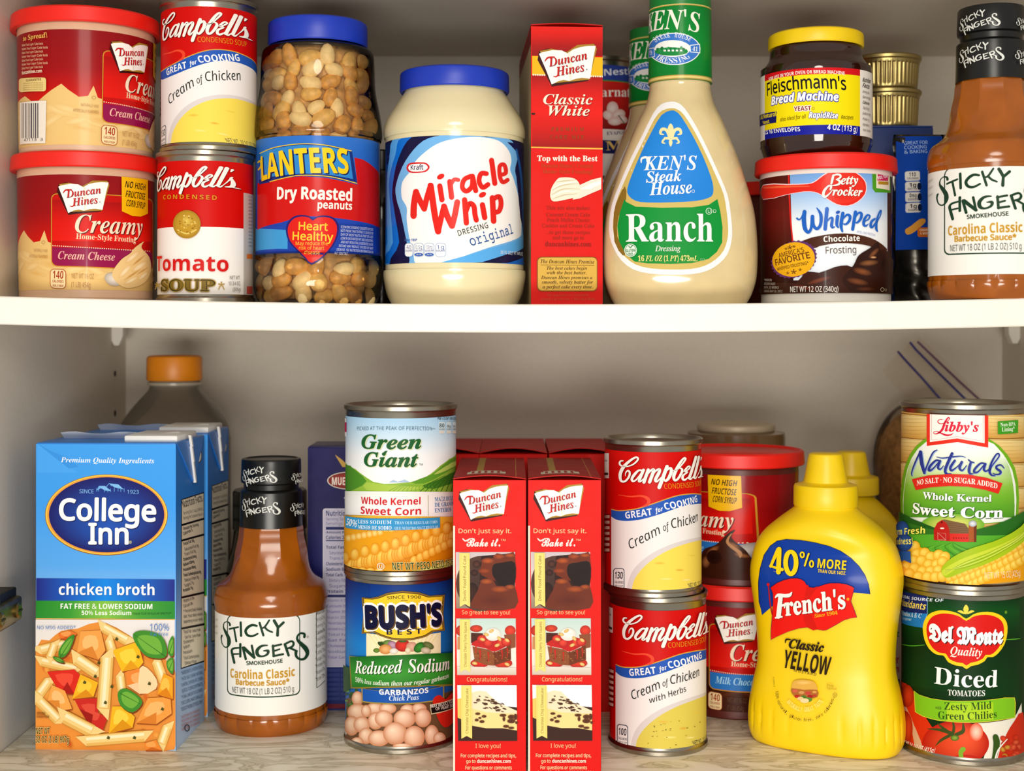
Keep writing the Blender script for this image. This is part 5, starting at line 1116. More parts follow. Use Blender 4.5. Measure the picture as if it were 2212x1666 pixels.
swoosh([(1380, 90), (1560, 40), (1700, 30), (1880, 60), (2060, 70), (2130, 200), (2110, 330), (2150, 480), (2180, 700), (2190, 900), (1900, 1020), (1560, 1080), (1290, 1110), (1270, 1000), (1205, 680), (1170, 560), (1165, 440), (1240, 250)], '#74b6ee')
swoosh([(1480, 120), (1650, 70), (1830, 60), (1980, 90), (2060, 170), (2080, 250), (2070, 320), (2100, 400), (2140, 560), (2160, 800), (2120, 870), (1900, 940), (1700, 1010), (1540, 1070), (1430, 1090), (1330, 1100), (1300, 980), (1270, 860), (1250, 720), (1250, 620), (1210, 540), (1215, 420), (1280, 330), (1330, 240)], '#fbfaf8')
L.p(clipv([L.uv(x, y) for x, y in ((1520, 1070), (1700, 1010), (1900, 950), (2150, 870), (2185, 930), (2100, 980), (1850, 1060), (1780, 1085), (1560, 1085))]), '#5aaef0', uvin=True); L.p(clipv([L.uv(x, y) for x, y in ((1780, 1085), (1850, 1055), (2050, 990), (2190, 940), (2190, 1000), (2050, 1060), (1980, 1085))]), '#15123e', uvin=True); L.p(clipv([L.uv(x, y) for x, y in ((1980, 1085), (2050, 1062), (2190, 1005), (2190, 1085))]), '#1667c8', uvin=True)
L.p(clipv([L.uv(x, y) for x, y in ((2046, 100), (2190, 140), (2190, 900), (2150, 700), (2115, 340), (2135, 200))]), '#17164c', uvin=True); L.s([(2120, 160), (2160, 400), (2178, 800)], [14, 18, 12], '#1a5fb0')
# small maker's badge
L.p([(1262, 275), (1300, 262), (1390, 262), (1420, 278), (1433, 300), (1415, 328), (1380, 342), (1300, 347), (1262, 335), (1248, 305)], '#d8242a', 2); L.p([(1275, 283), (1305, 275), (1385, 273), (1408, 285), (1418, 301), (1404, 320), (1376, 332), (1304, 335), (1274, 325), (1263, 305)], '#fdfcfa', 2)
L.t('Kraft', 1284, 322, 1382, 318, 40, 'S', '#1d1c4c', bold=.012)
RD = '#e4251d'
L.s([(1305, 688), (1308, 600), (1325, 497)], 50, RD); L.s([(1325, 497), (1352, 560), (1390, 632)], 46, RD); L.s([(1390, 632), (1412, 540), (1440, 447)], 44, RD); L.s([(1440, 447), (1456, 560), (1475, 690), (1500, 812)], 50, RD); L.s([(1500, 812), (1520, 720), (1546, 612)], 44, RD); L.s([(1546, 612), (1572, 690), (1610, 768)], 48, RD); L.s([(1610, 768), (1632, 680), (1650, 578)], 46, RD)
L.s([(1513, 450), (1530, 560)], 42, RD, 0); L.e(1520, 375, 31, 20, RD, rot=-.5); L.s([(1592, 415), (1606, 540)], 42, RD, 0); L.s([(1596, 445), (1625, 400), (1658, 402)], 32, RD)
L.s([(1758, 372), (1705, 400), (1690, 460), (1722, 492), (1765, 455), (1772, 390)], 38, RD); L.s([(1770, 372), (1796, 488)], 40, RD, 0); L.s([(1880, 352), (1838, 352), (1822, 410), (1850, 462), (1892, 438)], 38, RD); L.s([(1920, 245), (1946, 430)], 40, RD, 0)
L.s([(1990, 362), (2032, 345), (2020, 282), (1985, 292), (1985, 370), (2008, 420), (2046, 402)], 32, RD)
L.s([(1708, 560), (1722, 745)], 42, RD, 0); L.s([(1716, 660), (1745, 592), (1780, 610), (1790, 680), (1800, 722)], 40, RD); L.s([(1848, 600), (1866, 702)], 42, RD, 0); L.e(1848, 520, 30, 20, RD, rot=-.5); L.s([(1926, 545), (1936, 730)], 44, RD, 0); L.s([(1930, 556), (1978, 534), (1994, 590), (1978, 650), (1938, 660)], 38, RD)
L.t('DRESSING', 1662, 848, 1895, 782, 44, 'S', '#3c3c28', bold=.006, sp=1.1); L.t('original', 1760, 928, 2090, 826, 74, 'TT', '#26549a', bold=-.008)
L.t('PER 1 TBSP', 1240, 892, 1336, 888, 18, 'SB', '#3a66b4')
for i, (a, b, x0, x1) in enumerate((('40', 'CALORIES', 1240, 1304), ('0.5g', 'SAT FAT', 1312, 1388), ('100mg', 'SODIUM', 1394, 1470), ('1g', 'SUGARS', 1480, 1562))):
    L.rr(x0, 905, x1, 1014, 24, '#8fb0dc'); L.rr(x0 + 3, 908, x1 - 3, 1011, 22, '#fbfaf8'); L.t(a, x0 + 14, 952, x1 - 14, 951, 30, 'S', '#2c58a8'); L.t(b, x0 + 6, 974, x1 - 6, 972, 15, 'SB', '#2c58a8')
    if i in (1, 2): L.e((x0 + x1) / 2, 996, 34, 14, '#2a5cb4'); L.t('3% DV', x0 + 18, 1002, x1 - 18, 1002, 12, 'S', '#fff')
L.t('30 FL OZ (1 PT 14 FL OZ)', 1985, 990, 2160, 1005, 26, 'S', '#e6eef8', bold=.008)
L.build('printed_sleeve', M_FILM, mw)
# peanut jar
pZ = 0.96; pX = X(687, pZ); pb = shz(pX)
M_CLEAR = clear_mat('clear_jar_plastic', '#f6f2ea', 0.04)
pj = thing('peanut_jar', 'clear peanut jar with a ribbed blue lid and blue and red sleeve', 'jar', (pX, pZ + CY, pb))
pp = prof([(100, 92), (101, 104), (110, 109), (119, 118), (122, 150), (123, 185), (126, 210), (132, 240), (137, 268), (139, 296), (136, 306), (133, 312), (133, 545), (136, 553), (138.5, 570), (138.5, 600), (136, 625), (131, 645), (122, 655)], pZ, pb, 3)
pp[0] = (0.0, pp[0][1]); P_ = Rev(pp)
link('jar_body', revolve('jar_body', [(0, 0.0008)] + rprof(pp)), M_CLEAR, pj)
z0, z1 = ZZ(104, pZ) - pb, ZZ(52, pZ) - pb
ribbed_lid('lid', 106 * pZ / F, z1 - z0, M_BLUELID, pj, z0, 120)
link('neck_ring', revolve('neck_ring', [(101 * pZ / F, z0 - .0042), (103 * pZ / F, z0 - .0036), (103 * pZ / F, z0 - .0022), (101 * pZ / F, z0 - .0016)]), mat('painted_neck_shadow', '#2a241c', 0.25), pj)  # ring coloured dark to stand in for the shadow under the lid
L = Label(P_, (pX, pZ + CY, pb)); R = P_.R; va, vb = ZZ(545, pZ) - pb, ZZ(311, pZ) - pb; L.c(540, 280, 3.687)
V = lambda y: L.uv(540, y)[1]
L.quad(-R * PI, V(985), R * PI, vb, ['#1a3fa8', '#2046b0', '#2a60c0', '#2f72cc'])
def band(pts, col): L.p(clipv([L.uv(x, y) if x > -9000 else (R * (x + 10000), L.uv(540, y)[1]) for x, y in pts]), col, uvin=True)
L.p(clipv([(-R * 1.6, V(985)), (-R * 1.6, V(760))] + [L.uv(x, y) for x, y in ((80, 790), (300, 800), (300, 960), (220, 950))]), '#3f9ad8', uvin=True)
L.p(clipv([L.uv(x, y) for x, y in ((60, 430), (160, 400), (400, 372), (600, 385), (855, 440), (830, 222), (900, 240), (985, 300))] + [(R * 1.75, V(330)), (R * 1.75, V(780))] + [L.uv(x, y) for x, y in ((985, 760), (800, 720), (600, 695), (420, 690), (250, 740), (60, 800))]), '#cf1512', uvin=True)
L.p([(75, 200), (200, 140), (400, 108), (600, 118), (810, 165), (855, 438), (640, 385), (420, 372), (200, 398), (160, 420), (75, 440)], '#12307c'); L.p([(80, 195), (200, 150), (400, 122), (600, 132), (790, 178), (820, 395), (620, 358), (420, 350), (220, 368), (80, 400)], '#2f86d0')
L.s([(80, 190), (200, 142), (400, 114), (600, 124), (806, 170)], 7, '#e9c73a'); L.s([(160, 415), (300, 380), (420, 364), (640, 376), (850, 428)], 7, '#e9c73a')
L.t('PLANTERS', 92, 405, 785, 352, 190, 'SB', '#f4cc1a', bold=.012, arc=14, sh=(7, 8, '#0c1c54'), fit='LANTERS') if False else None
L.s([(66, 262), (84, 250), (90, 290), (70, 320)], 12, '#f4cc1a'); L.t('LANTERS', 96, 410, 785, 352, 196, 'SB', '#f4cc1a', bold=.008, arc=16, sh=(8, 9, '#0c1c54'))
L.t('Dry Roasted', 218, 556, 810, 570, 96, 'SB', '#f7efe6', bold=.012); L.t('peanuts', 538, 628, 810, 640, 62, 'SB', '#f7efe6', bold=.006)
L.quad(L.uv(640, 740)[0], V(985), R * 1.75, V(745), ['#1a3fa8', '#173a9c'])
HT = [(490, 1078), (440, 1030), (370, 960), (310, 890), (288, 810), (300, 745), (345, 695), (410, 680), (470, 690), (500, 715), (540, 690), (610, 685), (670, 705), (705, 760), (700, 840), (660, 930), (580, 1020)]
L.p(HT, '#2a1c6e', 2); L.p([(497 + (x - 497) * .93, 862 + (y - 862) * .93) for x, y in HT], '#dc2018', 2)
YG = '#f0c838'
L.t('Heart', 390, 800, 618, 806, 64, 'S', YG, bold=.014); L.t('Healthy', 342, 880, 660, 890, 66, 'S', YG, bold=.014); L.t('May reduce the', 366, 920, 620, 922, 28, 'S', '#f0a838', bold=.012); L.t('risk of heart', 392, 956, 590, 958, 28, 'S', '#f0a838', bold=.012); L.t('disease', 432, 992, 556, 994, 28, 'S', '#f0a838', bold=.012)
for i, q in enumerate(('SCIENTIFIC EVIDENCE SUGGESTS BUT DOES', 'NOT PROVE THAT EATING 1.5 OUNCES PER', 'DAY OF MOST NUTS AS PART OF A DIET', 'LOW IN SATURATED FAT AND CHOLESTEROL', 'AND NOT RESULTING IN INCREASED CALORIC', 'INTAKE MAY REDUCE THE RISK OF HEART', 'DISEASE. SEE NUTRITION INFORMATION FOR', 'FAT CONTENT.')): L.t(q, 720 - max(0, i - 4) * 16, 785 + i * 30, (975 if i < 7 else 782), 808 + i * 30 if i < 7 else 1000, 20, 'S', '#d8dcf0')
L.build('printed_sleeve', M_FILM, pj)
# the nuts, each its own
def nutmesh(name, half):
    bm = bmesh.new(); bmesh.ops.create_uvsphere(bm, u_segments=12, v_segments=8, radius=1.0)
    for v in bm.verts:
        x, y, z = v.co; w = 1 - 0.03 * math.exp(-(x / .35) ** 2)
        if half and z < 0: z *= 0.15
        v.co = (x * 0.0070 * (1 + .05 * x), y * 0.0050 * w * (1 - .12 * x), z * 0.0046 * w * (1 - .12 * x))
    return finish(bm, name, 1.2)
NM = [nutmesh('peanut', False), nutmesh('peanut_half', True)]
M_NUT = [mat('roasted_peanut', '#ecbf6c', 0.5, noise=0.18, nscale=300), mat('roasted_peanut_pale', '#f6dba0', 0.5, noise=0.12, nscale=260), mat('roasted_peanut_brown', '#e0a653', 0.5, noise=0.25, nscale=300)]
NUTS = []
for m in M_NUT:
    for b in NM: q = b.copy(); q.materials.clear(); q.materials.append(m); NUTS.append(q)
rn = random.Random(21); count = 0
from mathutils import Matrix
def nuts(za, zb, dz, amax, inset):
    global count
    z = za
    while z < zb:
        r = P_.r(z) - inset; n = int(2 * amax * r / 0.0128)
        for i in range(n):
            a = -amax + 2 * amax * (i + 0.5 + rn.uniform(-.22, .22)) / n; zz = z + rn.uniform(-.0022, .0022); rr_ = P_.r(zz) - inset - rn.uniform(0, .0012)
            o = bpy.data.objects.new('peanut', rn.choice(NUTS)); COL.objects.link(o)
            yaw = Matrix.Rotation(a, 4, 'Z') @ Matrix.Rotation(PI / 2, 4, 'X') @ Matrix.Rotation(rn.uniform(0, PI), 4, 'Z') @ Matrix.Rotation(rn.uniform(-.35, .35), 4, 'Y')
            s_ = rn.uniform(.95, 1.28)
            o.matrix_world = Matrix.Translation((pX + rr_ * math.sin(a), pZ + CY - rr_ * math.cos(a), pb + zz)) @ yaw @ Matrix.Scale(s_, 4)
            tag(o, 'golden roasted peanut lying against the clear wall of the blue lidded jar', 'peanut', 'peanuts in the clear jar'); count += 1
        z += dz
nuts(0.0070, V(1010), 0.0088, 1.45, 0.0055)
nuts(ZZ(306, pZ) - pb, ZZ(116, pZ) - pb, 0.0088, 1.45, 0.0060)
cp = [(0, 0.004)] + [(max(0.005, P_.r(z) - 0.0105), z) for z in [0.004 + (ZZ(112, pZ) - pb - 0.004) * i / 26 for i in range(27)]] + [(0, ZZ(112, pZ) - pb)]
rq = random.Random(4)
bumps = [(rq.uniform(-PI, PI), rq.uniform(0, .19), rq.uniform(.1, .16)) for _ in range(420)]
def bump(r, z, a):
    b = 0
    for ba, bz_, bw_ in bumps:
        da = (a - ba + PI) % (2 * PI) - PI; dz_ = z - bz_
        if abs(dz_) < .009 and abs(da) < .22: b = max(b, 1 - (da / .17) ** 2 - (dz_ / .0065) ** 2)
    return r + .003 * max(0, b)
core = link('peanuts', revolve('peanuts', cp, 120, bump, 1.5), mat('packed_peanuts', '#d3a260', 0.55, noise=0.35, nscale=160, bump=0.4), None, (pX, pZ + CY, pb))
tag(core, 'mass of roasted peanuts packed deep inside the clear jar', 'peanuts', kind='stuff')
# yeast jar
yZ = 0.955; yX = X(1762, yZ); yb = CZ + 0.1150 - 0.0018
yb = wzb + wth - 0.0018
M_AMB = mat('amber_glass_with_yeast', '#2e0f06', 0.06, spec=0.6, coat=0.6, noise=0.35, nscale=40)
yj = thing('yeast_jar', 'small amber jar with a yellow lid and yellow label on the whipped frosting tub', 'jar', (yX, yZ + CY, yb))
yp = prof([(92, 100), (97, 112), (98, 122), (100, 132), (108, 144), (115, 154), (118.5, 165), (118.5, 305), (118, 318), (115, 328), (108, 335)], yZ, yb, 4); yp[0] = (0.0, yp[0][1])
link('jar_body', revolve('jar_body', [(0, .0006)] + rprof(yp) + [(0, yp[-1][0])]), M_AMB, yj)
z0, z1 = ZZ(108, yZ) - yb, ZZ(76, yZ) - yb
ribbed_lid('lid', 101 * yZ / F, z1 - z0, M_YELLID, yj, z0, 130)
L = Label(Rev(yp), (yX, yZ + CY, yb)); R = L.sf.R; L.c(1620, 0, 3.737)
va, vb = L.uv(500, 1085)[1], L.uv(500, 548)[1]; V = lambda y: L.uv(500, y)[1]
L.base(va, vb, '#f2ece2', -150, 150)
ur = L.uv(888, 700)[0]; ul = -R * 1.32
L.quad(ul, va, ur, vb, '#f6e10a'); L.quad(ul, V(600), ur, vb, '#d2141c'); L.quad(ul, va, ur, V(1010), '#141c9c')
L.t('FOR USE IN YOUR OVEN OR BREAD MACHINE', 155, 655, 765, 607, 28, 'SB', '#f8f0ea', arc=14); L.t("Fleischmann's", 142, 775, 776, 728, 104, 'S', '#111018', bold=.012, arc=14)
L.t('Bread Machine', 176, 850, 716, 818, 66, 'SBI', '#ffffff', bold=.012, arc=8, ol=(.05, '#1c2a9c')); L.t('Bread Machine', 176, 850, 716, 818, 66, 'SBI', '#ffffff', bold=.016, arc=8)
L.t('YEAST', 358, 898, 494, 892, 36, 'SB', '#8a1420', bold=-.01, ol=(.09, '#f8e8e0')); L.t('YEAST', 358, 898, 494, 892, 36, 'SB', '#8a1420', bold=-.008); L.ring(512, 877, 9, 10, 3, '#8a7a10', 12)
L.p([(82, 935), (218, 900), (214, 990), (84, 1025)], '#141c6a'); L.t('All Natural', 92, 968, 200, 940, 34, 'SBI', '#f6e10a', fit='ll Natural', bold=-.01); L.t('Yeast', 110, 1005, 165, 992, 28, 'SBI', '#f6e10a', bold=-.01)
L.t('also ideal for all', 248, 982, 456, 955, 30, 'SI', '#6a5c08', bold=.004); L.t('RapidRise', 476, 952, 708, 958, 46, 'SBI', '#fff', ol=(.05, '#1c2a9c')); L.t('RapidRise', 476, 952, 708, 958, 46, 'SBI', '#fff', bold=.01); L.t('Recipes', 732, 960, 830, 966, 30, 'SI', '#6a5c08', bold=.004)
L.t('EQUALS 16 ENVELOPES', 90, 1098, 352, 1062, 32, 'SB', '#f0f0fa', bold=-.005, fit='UALS 16 ENVELOPES'); L.t('4 OZ (113 g)', 622, 1048, 860, 1070, 46, 'SB', '#f4f4fb', bold=-.006)
for i, (q, h) in enumerate((('Nutrition', 34), ('Facts', 34), ('Serving Size', 20), ('Servings', 20), ('Calories', 24), ('Total Fat 0g', 22), ('Sodium 0mg', 20), ('Protein 1g', 20), ('Ingredients:', 20), ('Yeast, Sorbitan', 18))): L.t(q, 902, 660 + i * 44, 965 - (10 if i % 3 else 0), 675 + i * 44, h, 'SB' if i in (0, 1, 4) else 'S', '#3a3430')
L.build('paper_label', M_PAPER, yj)
# ---------------------------------------------------------------- sauce bottles with black neck wraps
qZ = 0.998; qX = X(586, qZ)
M_SAUCE = mat('orange_brown_sauce_in_clear_bottle', '#a0540f', 0.16, spec=0.45, coat=0.22, noise=0.16, nscale=45)
qp = prof([(64, 1128), (67, 1140), (69, 1160), (74, 1182), (82, 1222), (90, 1240), (101, 1250), (114, 1260), (119.5, 1275), (121.5, 1290), (120, 1302), (119, 1310), (119, 1516), (121.5, 1524), (122, 1532), (119, 1545), (113, 1562), (107, 1578), (101, 1588), (94, 1594)], qZ, 0.0, 4)
qp = [(max(0, z), r) for z, r in qp]; qp[0] = (0.0, qp[0][1])
def facet(r, z, a):
    t = 0.0
    if z > 0.115: t = min(1, (z - 0.115) / 0.006)
    if t:
        n = 10; w = 2 * PI / n; b = ((a + w * .30) % w) - w / 2; r = r * (1 - t) + t * r * (math.cos(PI / n) / math.cos(b)) * 1.02
    if z < 0.020:
        n = 20; w = 2 * PI / n; b = ((a + w * .5) % w) / w; r -= 0.0010 * (1 - abs(z - .010) / .010 if abs(z - .010) < .010 else 0) * abs(2 * b - 1) ** 3
    return r
bb = thing('sauce_bottle', 'barbecue sauce bottle on the marble floor between blue broth carton and chickpea can', 'bottle', (qX, qZ + CY, 0), 0, 'orange brown sauce bottles')
link('bottle_body', revolve('bottle_body', [(0, .0008)] + rprof(qp) + [(0, qp[-1][0])], 160, facet, 0.35), M_SAUCE, bb)
zt, zc, zg, zw = [ZZ(y, qZ) for y in (989, 1040, 1056, 1134)]
k = qZ / F
link('cap', revolve('cap', [(58 * k, zg), (59 * k, zc - .001), (64 * k, zc), (64.5 * k, zc + .0015), (63.5 * k, zt - .0015), (62 * k, zt - .0004), (57 * k, zt), (54 * k, zt - .001), (0, zt - .001)]), M_BLACK, bb)
wp = [(zw, 67.5 * k), (zw + .004, 67 * k), (zg - .004, 66 * k), (zg - .0012, 65.5 * k), (zg, 62 * k), (zg + .001, 57 * k)]
link('neck_wrap', revolve('neck_wrap', rprof(wp)), M_BLACK, bb)
L = Label(Rev(qp, 119 * k), (qX, qZ + CY, 0)); R = L.sf.R; L.c(440, 960, 2.525)
va, vb = ZZ(1514, qZ), ZZ(1311, qZ)
L.base(va, vb, '#f4f1ea', -128, 128)
GR = '#1c3c28'
L.rr(128, 928, 526, 1370, 34, GR); L.rr(133, 934, 521, 1363, 30, '#f4f1ea')
L.c(470, 1330, 11.06)
STK = [([(300, 232), (285, 180), (225, 146), (160, 182), (146, 280), (190, 380), (260, 520), (285, 640), (255, 730), (190, 758), (122, 690), (92, 560), (105, 480)], [50, 42, 26, 25, 36, 62, 82, 74, 50, 30, 22, 30, 46], 5),
       ([(292, 320), (495, 276)], [46, 44], 0), ([(398, 310), (452, 618)], [44, 46], 0), ([(555, 165), (565, 485)], [54, 54], 0), ([(938, 246), (830, 228), (730, 280), (672, 370), (720, 468), (830, 492), (960, 435)], [50, 60, 66, 64, 60, 52, 44], 5),
       ([(1005, 175), (1095, 472)], [54, 56], 0), ([(1235, 112), (1130, 268), (1060, 300)], [42, 48, 34], 5), ([(1130, 280), (1200, 350), (1308, 396)], [50, 48, 40], 5), ([(1352, 124), (1440, 275)], [74, 70], 0), ([(1572, 165), (1440, 290), (1430, 472)], [60, 64, 70], 0),
       ([(515, 770), (400, 782), (346, 832), (368, 960), (408, 1128)], [40, 46, 54, 58, 56], 5), ([(365, 920), (508, 915)], [40, 36], 0), ([(550, 682), (550, 978)], [56, 54], 0), ([(612, 765), (680, 1038)], [58, 58], 0), ([(638, 772), (880, 1000)], [76, 70], 0), ([(822, 718), (880, 1000)], [54, 50], 0),
       ([(1190, 712), (1050, 728), (950, 830), (965, 938), (1060, 974), (1180, 930), (1208, 842), (1095, 842)], [32, 56, 80, 76, 42, 54, 66, 18], 5), ([(1320, 718), (1340, 968)], [58, 58], 0), ([(1310, 735), (1520, 685)], [48, 46], 0), ([(1330, 850), (1478, 802)], [44, 40], 0), ([(1330, 965), (1562, 920)], [50, 48], 0),
       ([(1602, 685), (1690, 948)], [62, 60], 0), ([(1602, 682), (1750, 612), (1808, 660), (1770, 742), (1642, 790)], [48, 46, 54, 50, 38], 5), ([(1715, 770), (1885, 848)], [50, 46], 0),
       ([(2060, 508), (2060, 440), (1970, 422), (1900, 490), (1900, 580), (1990, 680), (2100, 800), (2130, 920), (2060, 1030), (1950, 1040), (1870, 970), (1862, 872)], [60, 56, 45, 46, 60, 92, 112, 82, 60, 50, 60, 70], 5)]
i0 = len(L.items)
for p, w, sm in STK: L.s(p, w, GR, sm)
STI = L.items[i0:]; SA, SB_ = L.uv(146, 480), L.uv(2130, 920)
L.t('SMOKEHOUSE', 700, 1178, 1550, 1116, 88, 'S', GR, bold=.02); L.ring(2138, 505, 20, 22, 7, '#7a5a4a', 14)
L.c(440, 960, 2.525)
OG = '#c8961e'
L.t('Carolina Classic', 150, 1270, 495, 1262, 48, 'SB', OG, bold=-.01); L.t('Barbecue Sauce*', 180, 1308, 465, 1305, 28, 'S', OG, bold=.024); L.t('NET WT 18 OZ (1 LB 2 OZ) 510 g', 160, 1352, 490, 1348, 32, 'S', '#4a4e48')
L.p([(608, 905), (660, 875), (655, 1290), (610, 1330)], '#2a3a30'); L.p([(611, 908), (660, 880), (655, 1285), (613, 1325)], '#ece9e2')
for i, q in enumerate(('Nutrition', 'Serving Size 2 Tbsp', 'Servings 14', 'Calories 50', 'Total Fat 0g', 'Sodium 330mg', 'Carbs 12g', 'Sugars 10g', 'Protein 0g', 'Vitamin A 2%', 'Iron 2%')): L.t(q, 614, 930 + i * 36, 655, 912 + i * 35, 18 if i else 22, 'SB' if i in (0, 3) else 'S', '#35383a')
for i in range(3): L.t('REFRIGERATE', 66, 960 + i * 36, 82, 964 + i * 36, 10, 'S', '#8a8a86')
L.build('paper_label', M_PAPER, bb)
def wraptext(pr, Rr, parts, par):
    L = Label(Rev(pr, Rr), (qX, qZ + CY, 0)); L.c(440, 960, 2.525)
    for A, B in parts: L.replay(STI, SA, SB_, A, B, '#dfe0da')
    return L
L = wraptext([(zc, 64.2 * k), (zt - .0016, 63.6 * k)], 64 * k, [], bb)
L.replay(STI, SA, SB_, (218, 175), (395, 195), '#dfe0da'); L.replay(STI, SA, SB_, (480, 180), (655 - 20, 205), '#dfe0da'); 
L.build('cap_print', M_FILM, bb)
L = wraptext(wp, 66 * k, [((216, 335), (412, 368)), ((476, 345), (600, 385))], bb); L.build('wrap_print', M_FILM, bb)
q2Z = 0.908; q2X = X(2141, q2Z)
dup(bb, (q2X, q2Z + CY, shz(q2X)), math.radians(-25), 'barbecue sauce bottle at the right end of the middle shelf beside the whipped frosting', 'orange brown sauce bottles')
# ---------------------------------------------------------------- oval dressing bottle
kZ = 0.945; kX = X(1469, kZ); kb = shz(kX)
M_RANCH = mat('ranch_dressing_in_clear_bottle', '#dfca98', 0.13, spec=0.5, coat=0.35, noise=0.05, nscale=60, sss=0.1)
kp = prof([(60, 168), (65, 184), (66, 196), (72, 222), (80, 240), (91, 262), (107, 300), (127, 350), (143, 400), (155, 440), (161, 470), (165, 510), (166.5, 550), (165, 590), (161, 615), (152, 640), (140, 657)], kZ, kb, 5); kp[0] = (0.0, kp[0][1])
kn_ = 2.15
def kratio(z): return 0.62
kt = thing('dressing_bottle', 'oval ranch dressing bottle with green neck band at the front of the shelf', 'bottle', (kX, kZ + CY, kb), 0, 'ranch dressing bottles')
def bodyoval(name, pr, ratio, n):
    # the section turns from oval at the belly to round at the neck
    return ovalmesh(name, pr, ratio, n, 120)
class Ken(Oval):
    def kk(s, z):
        z0, z1 = ZZ(420, kZ) - kb, ZZ(215, kZ) - kb
        t = min(1, max(0, (z - z0) / (z1 - z0))); t = t * t * (3 - 2 * t); return 0.64 + 0.36 * t
    def dep(s, u, v):
        rx = s.q.r(v); a = min(abs(u) / rx, 0.9995); n = 2.2 - .2 * (s.kk(v) - .64) / .36; return s.kk(v) * rx * (1 - a ** n) ** (1 / n)
KS = Ken(kp, 0.64, 2.2)
bm = bmesh.new(); rings = []
for z, r in kp:
    ring = []; kk_ = KS.kk(z); n = 2.2 - .2 * (kk_ - .64) / .36
    for j in range(112):
        a = 2 * PI * j / 112; c, s_ = math.sin(a), -math.cos(a)
        ring.append(bm.verts.new((math.copysign(abs(c) ** (2 / n), c) * r, math.copysign(abs(s_) ** (2 / n), s_) * r * kk_, z)))
    rings.append(ring)
for A, B in zip(rings, rings[1:]):
    for j in range(112): bm.faces.new((A[j], A[(j + 1) % 112], B[(j + 1) % 112], B[j]))
bm.faces.new(list(reversed(rings[0]))); bm.faces.new(rings[-1]); bmesh.ops.recalc_face_normals(bm, faces=bm.faces)
link('bottle_body', finish(bm, 'bottle_body', 0.8), M_RANCH, kt)
kq = kZ / F; zn, zg2, ztop = ZZ(183, kZ) - kb, ZZ(6, kZ) - kb, CZ + 0.2195 - kb
nb = [(zn, 68 * kq), (zg2 + .002, 66 * kq), (ztop - .0045, 65.5 * kq)]
link('neck_band', revolve('neck_band', [(65 * kq, zn)] + rprof(nb) + [(60 * kq, ztop - .004)]), mat('green_neck_band', '#0c7c30', 0.35), kt)
link('cap', revolve('cap', [(64 * kq, ztop - .0048), (64.8 * kq, ztop - .004), (64.5 * kq, ztop - .001), (63 * kq, ztop), (0, ztop)]), M_WHITE, kt)
L = Label(Rev(nb, 67 * kq), (kX, kZ + CY, kb)); R = L.sf.R; L.c(1100, 0, 3.95); V = lambda y: L.uv(1440, y)[1]
L.base(zn + .0002, nb[-1][0] - .0002, ['#0b7a2e', '#0c8a34', '#0b7c2f'])
for y, w in ((655, 36), (30, 30)): L.quad(-R * PI, V(y + w / 2), R * PI, V(y - w / 2), ['#a07c1e', '#f0dc8a', '#a8842a'])
L.t("KEN'S", 1192, 295, 1632, 285, 165, 'RBI', '#f3f1e4', bold=-.004, arc=14); L.s([(1175, 215), (1180, 190), (1205, 185), (1200, 215)], [10, 22, 22, 14], '#f3f1e4')
L.e(1408, 418, 222, 138, '#f1f3f4', n=40); L.e(1408, 418, 214, 130, '#3c78cc', n=40); L.p([(1186, 420), (1240, 405), (1245, 485), (1190, 500)], '#f1f3f4'); L.p([(1192, 425), (1236, 412), (1240, 480), (1196, 492)], '#3c78cc'); L.p([(1540, 385), (1626, 375), (1628, 455), (1545, 448)], '#f1f3f4'); L.p([(1546, 391), (1620, 382), (1622, 448), (1550, 442)], '#3c78cc')
L.t('19', 1200, 470, 1226, 465, 34, 'R', '#e8eef8'); L.t('41', 1562, 435, 1605, 438, 36, 'R', '#e8eef8')
L.e(1395, 415, 152, 72, '#f1f3f0', n=36); L.e(1385, 440, 140, 36, '#1f8a44', n=28)
for i in range(14): L.e(1270 + i * 18, 420 + 8 * math.sin(i * 2.1), 13, 12 + 6 * math.sin(i * 1.3), ['#12703a', '#2a9a50'][i % 2], n=10)
for i in range(5): L.r(1320 + i * 34, 425, 1340 + i * 34, 440, '#eef3ee')
L.tc('STEAK HOUSE', 1400, 425, 182, -52, 48, 44, 'R', '#e8eef8', ry=105); L.tc('DRESSING', 1395, 410, 190, 228, 128, 46, 'R', '#e8eef8', inside=True, ry=132)
L.build('band_print', M_FILM, kt)
# teardrop label
L = Label(KS, (kX, kZ + CY, kb)); L.c(1100, 0, 3.95)
def drop(f, dy=0): 
    P = [(1385, 868), (1440, 880), (1500, 930), (1600, 1090), (1700, 1290), (1800, 1510), (1860, 1660), (1885, 1800), (1900, 1950), (1895, 2060), (1860, 2170), (1790, 2250), (1690, 2310), (1560, 2340), (1380, 2345), (1200, 2335), (1060, 2300), (960, 2225), (900, 2130), (860, 2020), (855, 1900), (880, 1740), (940, 1580), (1040, 1350), (1140, 1150), (1230, 970), (1300, 890)]
    return [(1378 + (x - 1378) * f, 1700 + (y - 1700) * (f if f > .99 else f - .004) + dy) for x, y in P]
L.p(drop(1.0), '#f3f3f4', 2); L.p(drop(.935), '#d2b968', 2)
L.p([(895, 1820), (935, 1690), (990, 1590), (1000, 1700), (935, 1850), (925, 2020), (990, 2150), (970, 2180), (900, 2060)], '#8a6a22', 2)
L.p([(1380, 945), (1425, 955), (1470, 1000), (1560, 1150), (1650, 1330), (1720, 1510), (1740, 1600), (1735, 1660), (1700, 1690), (1600, 1715), (1400, 1728), (1180, 1730), (1080, 1715), (1020, 1670), (1010, 1610), (1050, 1490), (1130, 1300), (1220, 1120), (1300, 985)], '#2484dc', 2)
